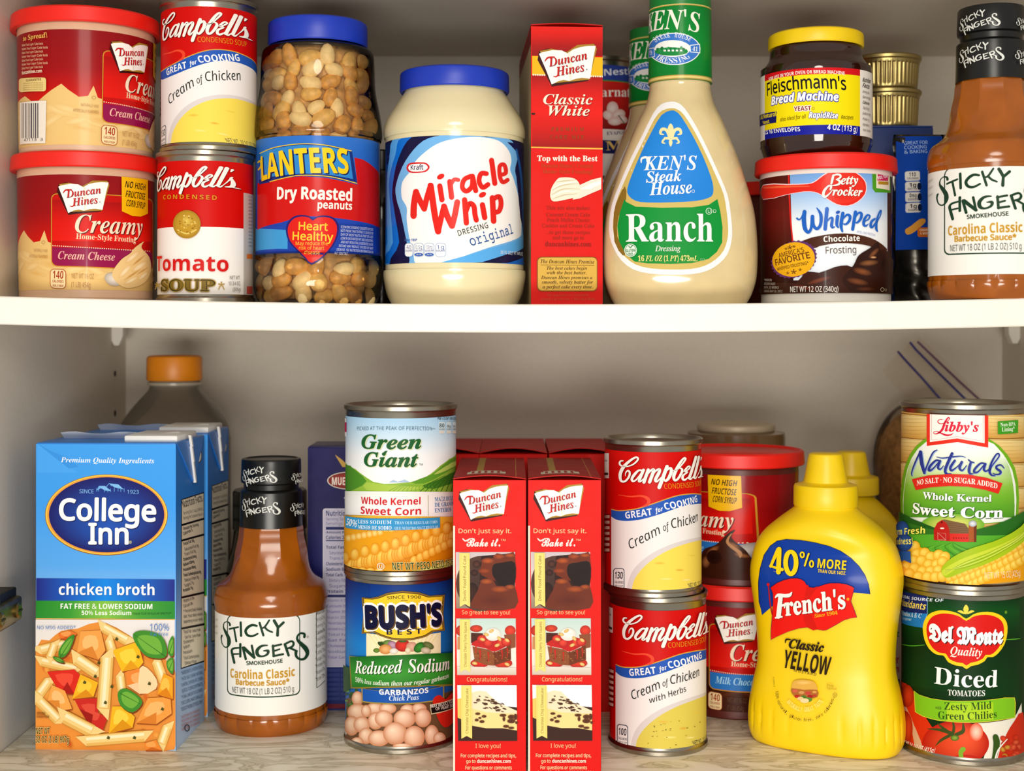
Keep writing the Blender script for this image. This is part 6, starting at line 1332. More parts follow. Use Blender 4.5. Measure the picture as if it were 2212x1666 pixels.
L.p([(985, 1700), (1000, 1725), (1080, 1765), (1300, 1775), (1560, 1770), (1700, 1750), (1775, 1700), (1800, 1810), (1818, 1940), (1815, 2070), (1770, 2150), (1700, 2210), (1560, 2245), (1380, 2252), (1180, 2248), (1070, 2232), (990, 2160), (940, 2060), (925, 1930), (945, 1820)], '#0f9038', 1)
FL = '#ece0a8'
L.p([(1378, 1055), (1400, 1085), (1402, 1125), (1386, 1170), (1372, 1170), (1354, 1125), (1356, 1085)], FL, 3); L.s([(1368, 1180), (1345, 1115), (1305, 1105), (1292, 1140), (1318, 1150)], [18, 26, 26, 20, 10], FL); L.s([(1390, 1180), (1412, 1115), (1452, 1105), (1465, 1140), (1440, 1150)], [18, 26, 26, 20, 10], FL)
L.s([(1328, 1178), (1432, 1178)], 14, FL, 0); L.s([(1370, 1190), (1330, 1185), (1308, 1215), (1330, 1225)], [10, 16, 16, 8], FL); L.s([(1388, 1190), (1428, 1185), (1448, 1215), (1428, 1225)], [10, 16, 16, 8], FL); L.p([(1378, 1185), (1394, 1215), (1378, 1255), (1362, 1215)], FL, 3)
L.t("KEN'S", 1150, 1455, 1600, 1450, 118, 'RBI', '#f4f4f4', bold=-.002); L.s([(1130, 1390), (1135, 1355), (1175, 1345), (1180, 1380)], [8, 18, 18, 12], '#f4f4f4'); L.t('Steak', 1170, 1560, 1470, 1545, 92, 'RBI', '#f4f4f4', bold=.004); L.t('House', 1200, 1670, 1560, 1650, 108, 'RBI', '#f4f4f4', bold=.004); L.ring(1568, 1635, 12, 12, 4, '#dfe8f4', 14)
L.c(1100, 300, 3.95)
L.t('Ranch', 1002, 880, 1735, 878, 235, 'R', '#f6f6f2', bold=-.004); L.t('Dressing', 1246, 960, 1460, 958, 46, 'RI', '#f0f0e6', bold=.006); L.ring(1700, 620, 25, 26, 5, '#d8ecdc', 20); L.t('U', 1690, 634, 1712, 634, 28, 'S', '#d8ecdc'); L.t('D', 1736, 634, 1760, 634, 28, 'S', '#d8ecdc')
L.e(1042, 952, 52, 56, '#e8f4ea'); L.ring(1042, 952, 44, 48, 4, '#0f7a38', 24); L.t('GLUTEN', 1006, 968, 1078, 964, 24, 'SB', '#0f7a38'); L.t('FREE', 1022, 992, 1062, 990, 18, 'SB', '#0f7a38'); L.s([(1030, 920), (1042, 932), (1062, 908)], 7, '#0f7a38', 0)
L.t('16 FL OZ (1 PT) 473mL', 1105, 1045, 1602, 1045, 46, 'RBI', '#ece08a', bold=.006); L.t('02', 1625, 1042, 1662, 1042, 22, 'S', '#8fc89a')
L.build('paper_label', M_PAPER, kt)
k2Z = 1.047; k2X = X(1420, k2Z)
dup(kt, (k2X, k2Z + CY, shz(k2X)), 0, 'ranch dressing bottle half hidden in the shade behind the front one', 'ranch dressing bottles')
# ---------------------------------------------------------------- mustard
fZ = 0.945; fX = X(1783.5, fZ); fr_ = math.radians(-28)
KF = 1 / 0.9577
fp = prof([(66 * KF, 1090), (68 * KF, 1097), (97 * KF, 1120), (128 * KF, 1150), (145 * KF, 1182), (154 * KF, 1220), (156 * KF, 1245), (154 * KF, 1270), (150 * KF, 1300), (144.5 * KF, 1345), (140.5 * KF, 1400), (141.5 * KF, 1440), (150 * KF, 1480), (158 * KF, 1525), (160 * KF, 1560), (158 * KF, 1585), (150 * KF, 1604), (138 * KF, 1613)], fZ, 0.0, 4); fp = [(max(0, z), r) for z, r in fp]; fp[0] = (0.0, fp[0][1])
mt = thing('mustard_bottle', 'big yellow mustard squeeze bottle at the front with a red flag label', 'bottle', (fX, fZ + CY, 0), fr_, 'yellow mustard bottles')
def scal(r, z, a):
    if .006 < z < .030:
        c = ((a / (2 * PI) * 26) % 1.0); return r - .0012 * math.sin(PI * (z - .006) / .024) * abs(2 * c - 1) ** 4
    return r
class Fr(Oval):
    def kk(s, z):
        z0, z1 = ZZ(1190, fZ), ZZ(1097, fZ); t = min(1, max(0, (z - z0) / (z1 - z0))); t = t * t * (3 - 2 * t); return .54 + .46 * t
    def nn(s, z): return 2.7 - .7 * (s.kk(z) - .54) / .46
    def dep(s, u, v):
        rx = s.q.r(v); a = min(abs(u) / rx, 0.9995); n = s.nn(v); return s.kk(v) * rx * (1 - a ** n) ** (1 / n)
FS_ = Fr(fp, .54, 2.7)
bm = bmesh.new(); rings = []
for z, r in fp:
    ring = []; kk_ = FS_.kk(z); n = FS_.nn(z); r *= (1 - (1 - .9577) * (kk_ - .54) / .46)
    for j in range(208):
        a = 2 * PI * j / 208; c, s_ = math.sin(a), -math.cos(a); rr_ = scal(r, z, a)
        ring.append(bm.verts.new((math.copysign(abs(c) ** (2 / n), c) * rr_, math.copysign(abs(s_) ** (2 / n), s_) * rr_ * kk_, z)))
    rings.append(ring)
for A, B in zip(rings, rings[1:]):
    for j in range(208): bm.faces.new((A[j], A[(j + 1) % 208], B[(j + 1) % 208], B[j]))
bm.faces.new(list(reversed(rings[0]))); bm.faces.new(rings[-1]); bmesh.ops.recalc_face_normals(bm, faces=bm.faces)
link('bottle_body', finish(bm, 'bottle_body', 0.9), M_YELLOW, mt)
kf = fZ / F; zz = lambda y: ZZ(y, fZ)
link('cap', revolve('cap', [(64 * kf, zz(1093)), (67.5 * kf, zz(1092)), (68.5 * kf, zz(1089)), (68 * kf, zz(1052)), (66 * kf, zz(1047)), (60 * kf, zz(1045)), (52 * kf, zz(1044)), (47 * kf, zz(1040)), (43 * kf, zz(1020)), (37 * kf, zz(986)), (35 * kf, zz(981)), (31 * kf, zz(978.5)), (0, zz(978.5))], 80, lambda r, z, a: r), M_YELLID, mt)
L = Label(FS_, (fX, fZ + CY, 0), fr_); L.c(1600, 940, 4.628)
ED = [(190, 1666), (183, 1480), (200, 1340), (240, 1200), (300, 1110), (370, 1060), (460, 1044), (600, 1052), (740, 1075), (880, 1110), (1000, 1160), (1100, 1230), (1180, 1310), (1240, 1400), (1275, 1490), (1290, 1588), (1200, 1580), (1130, 1574), (700, 1600), (330, 1700), (216, 1800), (205, 1740)]
L.p([(745 + (x - 745) * 1.012, 1370 + (y - 1370) * 1.012) for x, y in ED[:16]] + ED[16:], '#0a2050', 1); L.p(ED, '#0d3ea2', 1)
YL = '#f7d412'; L.s([(330, 1360), (390, 1380)], 2, YL)
for dx, c in ((6, '#0a1c50'), (0, YL)):
    L.s([(380 + dx, 1140 + dx), (310 + dx, 1310 + dx), (420 + dx, 1345 + dx)], 34, c, 0); L.s([(392 + dx, 1136 + dx), (385 + dx, 1370 + dx)], 46, c, 0); L.ring(508 + dx, 1275 + dx, 52, 112, 46, c, 26)
    L.ring(622 + dx, 1195 + dx, 18, 30, 16, c, 18); L.ring(715 + dx, 1288 + dx, 18, 30, 16, c, 18); L.s([(688 + dx, 1180 + dx), (648 + dx, 1305 + dx)], 18, c, 0)
L.t('MORE', 772, 1325, 1055, 1348, 92, 'SB', YL, sh=(4, 5, '#0a1c50')); L.t('THAN OUR 14OZ.', 778, 1372, 1055, 1398, 34, 'SB', YL)
L.c(1660, 1240, 11.06)
FG = [(90, 318), (230, 215), (400, 140), (560, 105), (700, 100), (800, 125), (880, 175), (930, 260), (990, 305), (1090, 320), (1220, 295), (1360, 245), (1500, 215), (1700, 215), (1880, 245), (2000, 295), (2045, 330), (2020, 450), (1970, 640), (2060, 880), (2105, 1020), (1950, 1040), (1800, 1090), (1600, 1210), (1400, 1320), (1330, 1330), (1200, 1310), (1100, 1290), (940, 1260), (760, 1280), (500, 1360), (240, 1480), (105, 1560), (105, 1300), (140, 900), (150, 600), (140, 440)]
L.p([(1080 + (x - 1080) * 1.012, 740 + (y - 740) * 1.012) for x, y in FG], '#4a1040'); L.p(FG, '#e8190e'); L.p([(930, 265), (990, 305), (1090, 320), (1220, 295), (1000, 560), (1000, 900), (1200, 1310), (940, 1260), (850, 900)], '#d4160c', 2)
L.s([(35, 250), (80, 700), (130, 960)], 30, '#b01420'); L.e(32, 240, 34, 36, '#d4181c')
for dx, c in ((10, '#5a0404'), (0, '#fbf6f0')):
    q = lambda pts: [(x + dx, y + dx) for x, y in pts]
    L.s(q([(205, 545), (270, 490), (420, 505), (530, 490), (585, 425)]), [30, 74, 84, 84, 26], c); L.s(q([(325, 530), (278, 1000)]), [104, 110], c); L.s(q([(215, 1030), (355, 1005)]), [44, 44], c, 0); L.s(q([(330, 742), (420, 720)]), [58, 60], c, 0); L.s(q([(432, 680), (420, 790)]), [26, 26], c, 0)
    L.t("rench's", 448 + dx, 975 + dx, 1850 + dx, 792 + dx, 440, 'RB', c, bold=.012, sk=.08)
L.e(1910, 582, 34, 34, '#f0a418'); L.t('Since 1904', 1128, 1022, 1670, 940, 84, 'RBI', '#f3b01c', bold=.008)
L.c(1600, 1280, 4.317)
BK = '#2a1a08'
L.s([(432, 462), (440, 432), (480, 432)], [8, 16, 8], BK); L.t('Classic', 462, 508, 780, 548, 82, 'RBI', BK, bold=.02)
L.t('YELLOW', 405, 692, 828, 766, 168, 'SB', BK, bold=.004); L.t('MUSTARD', 510, 732, 712, 775, 28, 'S', BK, sp=1.25, bold=.004)
L.p([(490, 880), (505, 830), (560, 812), (640, 815), (700, 835), (722, 880), (720, 905), (600, 905), (500, 890)], '#e2ae4a', 3); L.e(600, 840, 80, 20, '#f0c872', '#e2ae4a'); L.p([(490, 890), (600, 905), (722, 905), (728, 970), (640, 985), (540, 975), (492, 940)], '#b06a2a', 2)
for x, y, a, c in ((520, 915, 24, '#d8604a'), (580, 930, 26, '#d49a5a'), (640, 935, 28, '#c8453a'), (700, 925, 20, '#e0a050'), (540, 965, 26, '#b8281c'), (600, 968, 24, '#4a7a2a'), (660, 965, 26, '#a8221a'), (700, 958, 18, '#c23a2a'), (570, 985, 30, '#e8c88a'), (640, 995, 40, '#5a8a34'), (610, 1005, 40, '#efd8a0')): L.e(x, y, a, a * .55, c, n=12)
L.tc('100% natural. gluten free. zero calories.', 618, 920, 272, 272, 100, 26, 'S', BK, inside=True); L.tc('NATURALLY GREAT TASTE', 615, 900, 205, 236, 122, 40, 'SB', '#fbe878', inside=True)
L.t('Serving', 815, 862, 878, 872, 20, 'SI', '#8a6a10'); L.t('Suggestion', 815, 892, 905, 905, 20, 'SI', '#8a6a10'); L.ring(892, 950, 18, 19, 3, '#4a3a08', 18); L.t('U', 884, 960, 900, 962, 20, 'S', '#4a3a08'); L.t('E100014', 352, 875, 346, 785, 12, 'S', '#6a5a10')
L.build('printed_label', M_FILM, mt)
f2Z = 1.10; f2X = X(1838, f2Z)
m2 = dup(mt, (f2X, f2Z + CY, 0), math.radians(-12), 'smaller yellow mustard squeeze bottle in the shade behind the big one', 'yellow mustard bottles')
for ch in m2.children: ch.scale = (1.0, 1.0, .936) if ch.name.startswith('cap') else (.78, .82, .936)
# ---------------------------------------------------------------- broth cartons
cZ = 0.9345; cX = X(78, cZ); cW, cD, cH = 0.0951, 0.0720, 0.2062; cr_ = math.radians(-2.4)
M_BLUEC = mat('blue_carton_board', '#2f7fd6', 0.35, noise=0.03)
M_FIN = mat('white_carton_seam', '#eceae6', 0.5)
ct = thing('broth_carton', 'front chicken broth carton with a bowl of pasta pictured, by the left wall', 'carton', (cX, cZ + CY, 0), cr_, 'blue chicken broth cartons')
link('carton_body', boxmesh('carton_body', 0, cW, 0, cD, 0, cH, 0.001), M_BLUEC, ct)
bm = bmesh.new(); n = 16
for s_ in (0, 1):   # the sealed fin along the top, lying down toward the back
    pass
a_ = [bm.verts.new((0.006 + (cW - .012) * i / n, cD * .50, cH - .0002)) for i in range(n + 1)]
b_ = [bm.verts.new((0.006 + (cW - .012) * i / n, cD * .40 + .001 * math.sin(i * 1.3), cH + .0045 + .0008 * math.sin(i * .9))) for i in range(n + 1)]
c_ = [bm.verts.new((0.006 + (cW - .012) * i / n, cD * .52, cH + .0032)) for i in range(n + 1)]
for i in range(n):
    bm.faces.new((a_[i], a_[i + 1], b_[i + 1], b_[i])); bm.faces.new((b_[i], b_[i + 1], c_[i + 1], c_[i])); bm.faces.new((c_[i], c_[i + 1], a_[i + 1], a_[i]))
bm.faces.new((a_[0], b_[0], c_[0])); bm.faces.new((a_[n], c_[n], b_[n])); bmesh.ops.recalc_face_normals(bm, faces=bm.faces)
link('top_seam', finish(bm, 'top_seam', 0.5), M_FIN, ct)
tb_ = link('pour_tab', boxmesh('pour_tab', cW * .60, cW * .985, cD * .12, cD * .80, cH - .0004, cH + .0042, .0012), M_FIN, ct)
L = Label(Flat('front', 0), (cX, cZ + CY, 0), cr_); L.c(0, 900, 4.608)
L.clip = (0, 0, cW, cH - .001); L.quad(0, 0, cW, cH - .001, ['#aed4fb', '#b5d9fc', '#9bcbf9', '#5aa9f2', '#3f9cf0', '#43a0f2'], 20)
L.p([(372, 268), (470, 350), (780, 560), (372, 560)], '#4aa5f4'); L.p([(372, 268), (560, 420), (690, 520), (780, 500), (700, 420), (520, 350)], '#3a93e6')
L.t('Premium Quality Ingredients', 605, 455, 1535, 466, 50, 'RBI', '#eef4fb', bold=-.004)
L.e(1060, 980, 612, 404, '#8a5a20', n=64); L.e(1060, 978, 606, 398, '#f3c64a', n=64); L.e(1060, 978, 590, 386, '#f6dc86', '#e8963a', n=64, dx=-80, dy=-250); L.e(1062, 978, 574, 374, '#2456b8', '#1c1c66', n=64, dy=140)
L.t('SINCE', 792, 762, 932, 764, 38, 'S', '#7fb4e6', bold=.004); L.t('1923', 1268, 768, 1382, 770, 38, 'S', '#7fb4e6', bold=.004)
L.p([(962, 740), (985, 690), (1010, 690), (1045, 700), (1110, 740), (1000, 715)], '#6fb0ea'); L.p([(985, 690), (1045, 690), (1110, 742), (1040, 735)], '#7fbcf0'); L.p([(1085, 665), (1180, 675), (1232, 725), (1140, 705)], '#7fbcf0'); L.s([(1060, 700), (1088, 665), (1110, 690)], 6, '#6fb0ea', 0)
for x, y in ((1045, 750), (1075, 752), (1100, 750), (1140, 745), (1178, 742), (1205, 748), (1238, 748), (965, 745), (985, 745)): L.s([(x, y), (x, y - 32)], 5, '#6fb0ea', 0)
L.t('College', 597, 1026, 1548, 1040, 205, 'S', '#fdfdfc', bold=.021, sh=(5, 8, '#141450')); L.t('Inn', 890, 1265, 1275, 1266, 200, 'S', '#fdfdfc', bold=.021, sh=(5, 8, '#141450')); L.e(1300, 1250, 16, 17, '#9a9484', n=12)
L.c(0, 1240, 3.91)
L.g([(310, 35), (1478, 46), (1478, 230), (310, 224)], ['#232a86', '#1a5ec4', '#1288ea', '#1a66c8', '#242c88'], 16, 3, 'h'); L.g([(308, 224), (1480, 230), (1480, 378), (306, 372)], ['#278a2c', '#3c9c34', '#86c44a', '#4aa03a', '#2b8a34'], 16, 3, 'h')
L.s([(304, 378), (900, 380), (1480, 384)], 7, '#f2c23a', 0)
L.t('chicken broth', 500, 175, 1308, 178, 92, 'SB', '#f8fafd', bold=-.006, sh=(3, 4, '#1a2a80')); L.t('FAT FREE & LOWER SODIUM', 515, 293, 1290, 296, 44, 'SB', '#fbfdf6', bold=-.004); L.t('50% Less Sodium', 693, 345, 1112, 346, 36, 'SB', '#fbfdf6', bold=-.006); L.t('THAN OUR REGULAR BROTH*', 1122, 344, 1450, 340, 18, 'S', '#1f5a24', bold=.008)
L.g([(303, 386), (1479, 388), (1476, 1482), (297, 1476)], ['#e9e4e4', '#ece4dc', '#e8b070', '#e08a34', '#d96a22', '#c9511c'], 8, 10)
L.p([(300, 640), (420, 560), (520, 480), (660, 460), (860, 400), (1100, 520), (1240, 640), (1476, 800), (1476, 1480), (297, 1476)], '#e8923a', 2)
def penne(x0, y0, x1, y1, w, c='#f0cf86'):
    L.s([(x0, y0), (x1, y1)], w, '#c98a36', 0, cap=False); L.s([(x0, y0), (x1, y1)], w * .9, '#e3b45e', 0, cap=False); L.s([(x0, y0 - w * .08), (x1, y1 - w * .08)], w * .6, c, 0, cap=False); L.s([(x0, y0 - w * .16), (x1, y1 - w * .16)], w * .24, '#faeac0', 0, cap=False)
    d = math.hypot(x1 - x0, y1 - y0); ux, uy = (x1 - x0) / d, (y1 - y0) / d; nx, ny = -uy, ux
    for (x, y, s_) in ((x0, y0, -1), (x1, y1, 1)):
        L.p([(x + nx * w * .45, y + ny * w * .45), (x - nx * w * .45, y - ny * w * .45), (x - nx * w * .42 + ux * s_ * w * .85, y - ny * w * .42 + uy * s_ * w * .85)], '#f0cf86')
def chunk(pts, c, c2, hi): 
    cx = sum(p[0] for p in pts) / len(pts); cy = sum(p[1] for p in pts) / len(pts)
    L.p([(x + 6, y + 10) for x, y in pts], '#9a4a14'); L.p(pts, c); L.p([(cx + (x - cx) * .55 - 10, cy + (y - cy) * .5 - 14) for x, y in pts], hi, 2); L.p([pts[-1], pts[-2], (cx, cy + 10)], c2)
def leaf(pts, a, b):
    L.p([(x + 8, y + 12) for x, y in pts], '#7a3a10', 3); L.p(pts, '#3f8a2a', 3); cx = (a[0] + b[0]) / 2; cy = (a[1] + b[1]) / 2
    L.p([(cx + (x - cx) * .72, cy + (y - cy) * .7) for x, y in pts], '#6fae3c', 3); L.s([a, b], [3, 7], '#2c6a1c', 0)
rr = random.Random(9)
for i in range(40): L.e(rr.uniform(330, 1450), rr.uniform(620, 1460), rr.uniform(30, 80), rr.uniform(20, 50), rr.choice(['#d8601e', '#e8862a', '#c9441a', '#f0a848', '#b8380f']), '#e08a34', rot=rr.uniform(0, 3), n=14)
for a in ((350, 640, 560, 590, 90), (880, 450, 1080, 560, 90), (360, 735, 650, 800, 86), (330, 1060, 500, 1230, 96), (420, 900, 340, 1010, 90), (1020, 860, 1040, 1020, 80), (1420, 1290, 1370, 1430, 90), (1330, 740, 1390, 900, 90), (930, 560, 960, 660, 80), (470, 590, 430, 700, 70)): penne(*a)
chunk([(690, 480), (860, 470), (900, 640), (840, 720), (660, 660)], '#eea04a', '#d9822e', '#f5bb70'); chunk([(500, 500), (600, 470), (660, 500), (600, 560), (520, 540)], '#e8742a', '#c9571c', '#f09a50')
penne(660, 715, 830, 830, 110)
chunk([(960, 640), (1170, 565), (1220, 740), (1180, 790), (1040, 820)], '#f6b81a', '#e09a10', '#fbd040'); chunk([(1070, 820), (1230, 780), (1320, 860), (1330, 960), (1190, 1008), (1085, 935)], '#e88432', '#f3c89a', '#f2a860'); L.p([(1190, 790), (1250, 785), (1330, 880), (1325, 965), (1190, 1005)], '#f6d3a2', 2)
chunk([(410, 820), (640, 800), (690, 850), (640, 1010), (520, 1000)], '#d8281a', '#a8180f', '#ea4a34'); chunk([(690, 840), (840, 910), (800, 1030), (620, 1050)], '#f4b21c', '#d98a14', '#fac83c')
chunk([(450, 930), (560, 980), (620, 1130), (520, 1150), (415, 1060)], '#f0a44c', '#d98630', '#f6be78'); chunk([(640, 1050), (840, 1040), (840, 1170), (920, 1200), (880, 1310), (780, 1290), (680, 1130)], '#c8281e', '#9a140e', '#dc4a38')
penne(915, 700, 885, 1130, 116, '#f4d894')
chunk([(960, 1110), (1060, 1110), (1150, 1200), (1130, 1290), (930, 1340)], '#f5b41c', '#d8900f', '#fbcf44'); chunk([(1260, 1040), (1450, 1030), (1460, 1170), (1330, 1260), (1160, 1250)], '#ee9a42', '#d67c28', '#f4b468'); chunk([(1390, 830), (1470, 870), (1470, 1050), (1340, 1010)], '#f3a01e', '#d9800f', '#f9bc48')
penne(560, 1200, 790, 1320, 116); penne(740, 1400, 1230, 1360, 100); chunk([(1230, 1420), (1330, 1390), (1380, 1480), (1240, 1480)], '#e8862e', '#c9641a', '#f0a050')
leaf([(1135, 500), (1230, 470), (1370, 510), (1420, 620), (1400, 700), (1260, 690), (1170, 600)], (1140, 500), (1410, 690)); leaf([(1010, 990), (1080, 960), (1190, 1030), (1210, 1090), (1130, 1160), (1030, 1100)], (1200, 1090), (1030, 1000)); leaf([(645, 510), (590, 530), (520, 620), (510, 690), (560, 690), (610, 620)], (640, 515), (520, 700)); leaf([(1440, 560), (1476, 520), (1476, 680), (1430, 660)], (1476, 560), (1440, 660)); leaf([(1420, 730), (1474, 700), (1474, 830), (1430, 800)], (1474, 720), (1440, 800)); leaf([(460, 690), (520, 700), (560, 740), (500, 730)], (465, 692), (555, 738))
for x, y in ((850, 740), (820, 855), (730, 905), (905, 1075), (1275, 915), (1385, 1130), (1180, 690), (1000, 540), (960, 940), (1150, 1370), (930, 1370)): L.p([(x - 16, y + 8), (x - 4, y - 16), (x + 14, y - 2), (x + 8, y + 16)], '#4a4a18')
L.t('NO MSG ADDED*', 330, 458, 655, 458, 28, 'S', '#4a7fc4', bold=.002); L.t('100%', 1280, 470, 1440, 470, 56, 'S', '#3f78c0'); L.t('Fat Free', 1285, 515, 1432, 515, 30, 'S', '#4f86c4')
L.t('SERVING', 325, 1175, 398, 1178, 20, 'SB', '#6a3a08'); L.t('SUGGESTION', 325, 1203, 430, 1206, 20, 'SB', '#6a3a08')
for q, x1, y in (('NET WT', 438, 1340), ('32 OZ (2 LB) 907g', 600, 1412)): L.t(q, 320, y, x1, y, 54, 'SB', '#4a2a08', bold=-.03, ol=(.03, '#f4dc8a'))
L.build('front_panel', M_PAPER, ct)
L = Label(Flat('right', cW), (cX, cZ + CY, 0), cr_)
L.clip = (.0005, 0, cD - .0005, cH - .001); L.quad(.0006, 0, cD - .0006, cH - .001, ['#b4cdee', '#a6c6ee', '#8ab6ea', '#4a90dc', '#2a78d0', '#2a76cc'], 20); L.c(0, 900, 4.608)
L.p([(1805, 826), (2028, 752), (2030, 1260), (1810, 1500), (1640 + 170, 1660)], '#efe6d0') if False else None
L.c(0, 0, 1)
fc = lambda x, y: (x, y)
L.p([(391, 1079), (440, 1063), (441, 1430), (390, 1446)], '#1a1a22'); L.p([(392.5, 1080.5), (439, 1066), (440, 1427), (391.5, 1443)], '#ece3cc')
L.t('Nutrition Facts', 396, 1097, 438, 1083, 16, 'SB', '#1c1c30', bold=-.01)
rows = ('Serving Size 1 cup (240mL)', 'Servings Per Container About 4', '', 'Amount Per Serving', 'Calories 5', '', 'Total Fat 0g', '  Saturated Fat 0g', '  Trans Fat 0g', 'Cholesterol 0mg', 'Sodium 420mg', 'Potassium 40mg', 'Total Carbohydrate 0g', '  Dietary Fiber 0g', '  Sugars 1g', 'Protein 1g', '', 'Vitamin A 0%', 'Calcium 0%', '* Percent Daily Values', 'diet. Your daily values', 'depending on your needs', '', 'Total Fat  Less than', '  Sat Fat  Less than', 'Cholesterol', 'Sodium', 'Potassium', 'Total Carbohydrate', '  Dietary Fiber')
for i, q in enumerate(rows):
    y = 1112 + i * 11.2 - i * .02
    if q == '': L.s([(393, y), (440, y - 14 + i * .22)], 4.2, '#14141c', 0)
    else: L.t(q.strip(), 396 + (3 if q[0] == ' ' else 0), y, 396 + min(42, 4 + len(q) * 1.6), y - 10 + i * .18, 6.6, 'SB' if q[0] in 'CTSPA' and i in (3, 4, 6, 9, 10, 11, 12, 15) else 'S', '#25252e')
for i, q in enumerate(('INGREDIENTS: CHICKEN STOCK,', '1% OF: SALT, SUGAR, NATURAL', 'FLAVORS, CHICKEN FAT, ONION', 'JUICE CONCENTRATE', '*A SMALL AMOUNT OF GLUTAMATE', 'OCCURS NATURALLY', 'DISTRIBUTED BY')): L.t(q, 392, 1458 + i * 13, 437, 1443 + i * 12.6, 7, 'S', '#3a4a6a')
for i in range(4): L.t('QUESTIONS OR COMMENTS?', 391, 1552 + i * 9, 432, 1536 + i * 8.6, 5, 'S', '#c8604a')
L.e(426, 985, 8, 16, '#3a3a44'); L.e(426, 985, 6.5, 13.5, '#ece6d6'); L.p([(422, 988), (426, 976), (430, 986)], '#3a3a44'); L.ring(402, 1573, 5, 7, 2, '#3a3a44', 12)
L.build('side_panel', M_PAPER, ct)
# folded ear at the top of the side
bm = bmesh.new()
q = [(0.0006, cH - .0006), (cD - .004, cH - .0006), (cD * .60, cH - .0285), (cD * .53, cH - .0300)]
A = [bm.verts.new((cW + .0002, a, b)) for a, b in q]; B = [bm.verts.new((cW + (.0016 if j > 1 else .0008), a, b)) for j, (a, b) in enumerate(q)]
bm.faces.new(B); bm.faces.new(list(reversed(A)))
for j in range(4): bm.faces.new((A[j], A[(j + 1) % 4], B[(j + 1) % 4], B[j]))
bmesh.ops.recalc_face_normals(bm, faces=bm.faces); ear = link('folded_ear', finish(bm, 'folded_ear', 0.4), mat('blue_carton_ear', '#2b78cf', .38), ct)
bm = bmesh.new()
pts = [(cD * .40, cH + .003), (cD * .44, cH - .005), (cD * .49, cH - .016), (cD * .56, cH - .031)]
for (a, b), (c, d) in zip(pts, pts[1:]):
    v = [bm.verts.new(p) for p in ((cW + .0026, a - .0014, b), (cW + .0026, a + .0014, b), (cW + .0030, c + .0014, d), (cW + .0030, c - .0014, d), (cW + .0008, a - .0014, b), (cW + .0008, a + .0014, b), (cW + .0012, c + .0014, d), (cW + .0012, c - .0014, d))]
    for f in ((0, 1, 2, 3), (7, 6, 5, 4), (0, 3, 7, 4), (1, 5, 6, 2), (0, 4, 5, 1), (3, 2, 6, 7)): bm.faces.new([v[j] for j in f])
bmesh.ops.recalc_face_normals(bm, faces=bm.faces); link('white_edge', finish(bm, 'white_edge', 0.4), M_FIN, ear)
c2_ = dup(ct, (cX + .0036, cZ + CY + cD + .0050, 0), math.radians(-0.3), 'second chicken broth carton directly behind the first, its side showing', 'blue chicken broth cartons')
# ---------------------------------------------------------------- elbow macaroni box
pz = 1.028; px_ = X(665, pz); pw, pd, ph = 0.0745, 0.045, CZ - (962 - PY) * pz / F
pk = thing('pasta_box', 'dark navy pasta box behind the corn and chickpea cans', 'box', (px_, pz + CY, 0))
M_NAVY = mat('navy_carton', '#161350', 0.4, noise=0.05)
link('carton_body', boxmesh('carton_body', 0, pw, 0, pd, 0, ph - .002, .0008), M_NAVY, pk)
link('top_flap', boxmesh('top_flap', 0.0004, pw - .0004, -.0004, pd, ph - .002, ph - .0008, .0005), M_NAVY, pk)
L = Label(Flat('front', 0), (px_, pz + CY, 0)); L.quad(0, 0, pw, ph - .002, ['#1a2866', '#14236a', '#171a62', '#17124e', '#1d1656'], 8); L.c(440, 960, 2.525)
for i in range(5): L.s([(720 + i * 8, 60 + i * 6), (760 + i * 6, 120)], [4, 9], '#c9a04a')
L.e(790, 198, 116, 48, '#e8e0d0'); L.e(790, 198, 111, 44, '#b8372a', '#7a1a14'); L.t("MUELLER'S", 700, 222, 880, 222, 42, 'SB', '#f4ece0')
L.t('100%', 765, 325, 830, 325, 40, 'S', '#d8d4e4')
L.rr(650, 350, 880, 1215, 14, '#d8d6e2'); L.rr(654, 354, 876, 1211, 12, '#bcb8cc')
NV = '#17205e'
L.t('Nutrition Facts', 668, 390, 868, 390, 28, 'SB', NV)
for i, q_ in enumerate(('Serving Size 2 oz (56g)', 'Servings Per Box 8')): L.t(q_, 668, 415 + i * 25, 868, 415 + i * 25, 16, 'S', '#5a5a8a')
L.r(667, 450, 880, 466, NV); L.t('Amount Per Serving', 668, 486, 868, 486, 13, 'SB', NV); L.t('Calories 200', 668, 517, 790, 517, 18, 'SB', NV); L.r(667, 522, 880, 528, NV)
for i, (q_, b_) in enumerate((('Total Fat 1g', 1), ('Saturated Fat 0g', 0), ('Trans Fat 0g', 0), ('Cholesterol 0mg', 1), ('Sodium 0mg', 1), ('Total Carb. 41g', 1), ('Dietary Fiber 2g', 0), ('Sugars 2g', 0), ('Protein 7g', 1))): L.t(q_, 668 + (18 if not b_ else 0), 570 + i * 30, 668 + 130 + (18 if not b_ else 0), 570 + i * 30, 17, 'SB' if b_ else 'S', NV if b_ else '#5a5a8a')
L.r(667, 820, 880, 834, NV)
for i in range(11): L.t(('Vitamin A 0%', 'Calcium 0%', 'Thiamin 35%', 'Niacin 20%', '*Percent Daily Values', 'are based on a 2,000', 'Total Fat', 'Sat Fat', 'Cholesterol', 'Sodium', 'Total Carb.')[i], 672 + (6 if i > 3 else 0), 858 + i * 31, 790, 858 + i * 31, 14, 'S', '#5a4fa0' if i % 3 else '#6a6a9a')
for i in range(7): L.t('INGREDIENTS: SEMOLINA (WHEAT)', 664, 1238 + i * 26, 860, 1238 + i * 26, 14, 'S', '#4a5a9a')
L.r(654, 1415, 880, 1440, '#6a1a2a'); L.build('front_panel', M_PAPER, pk)
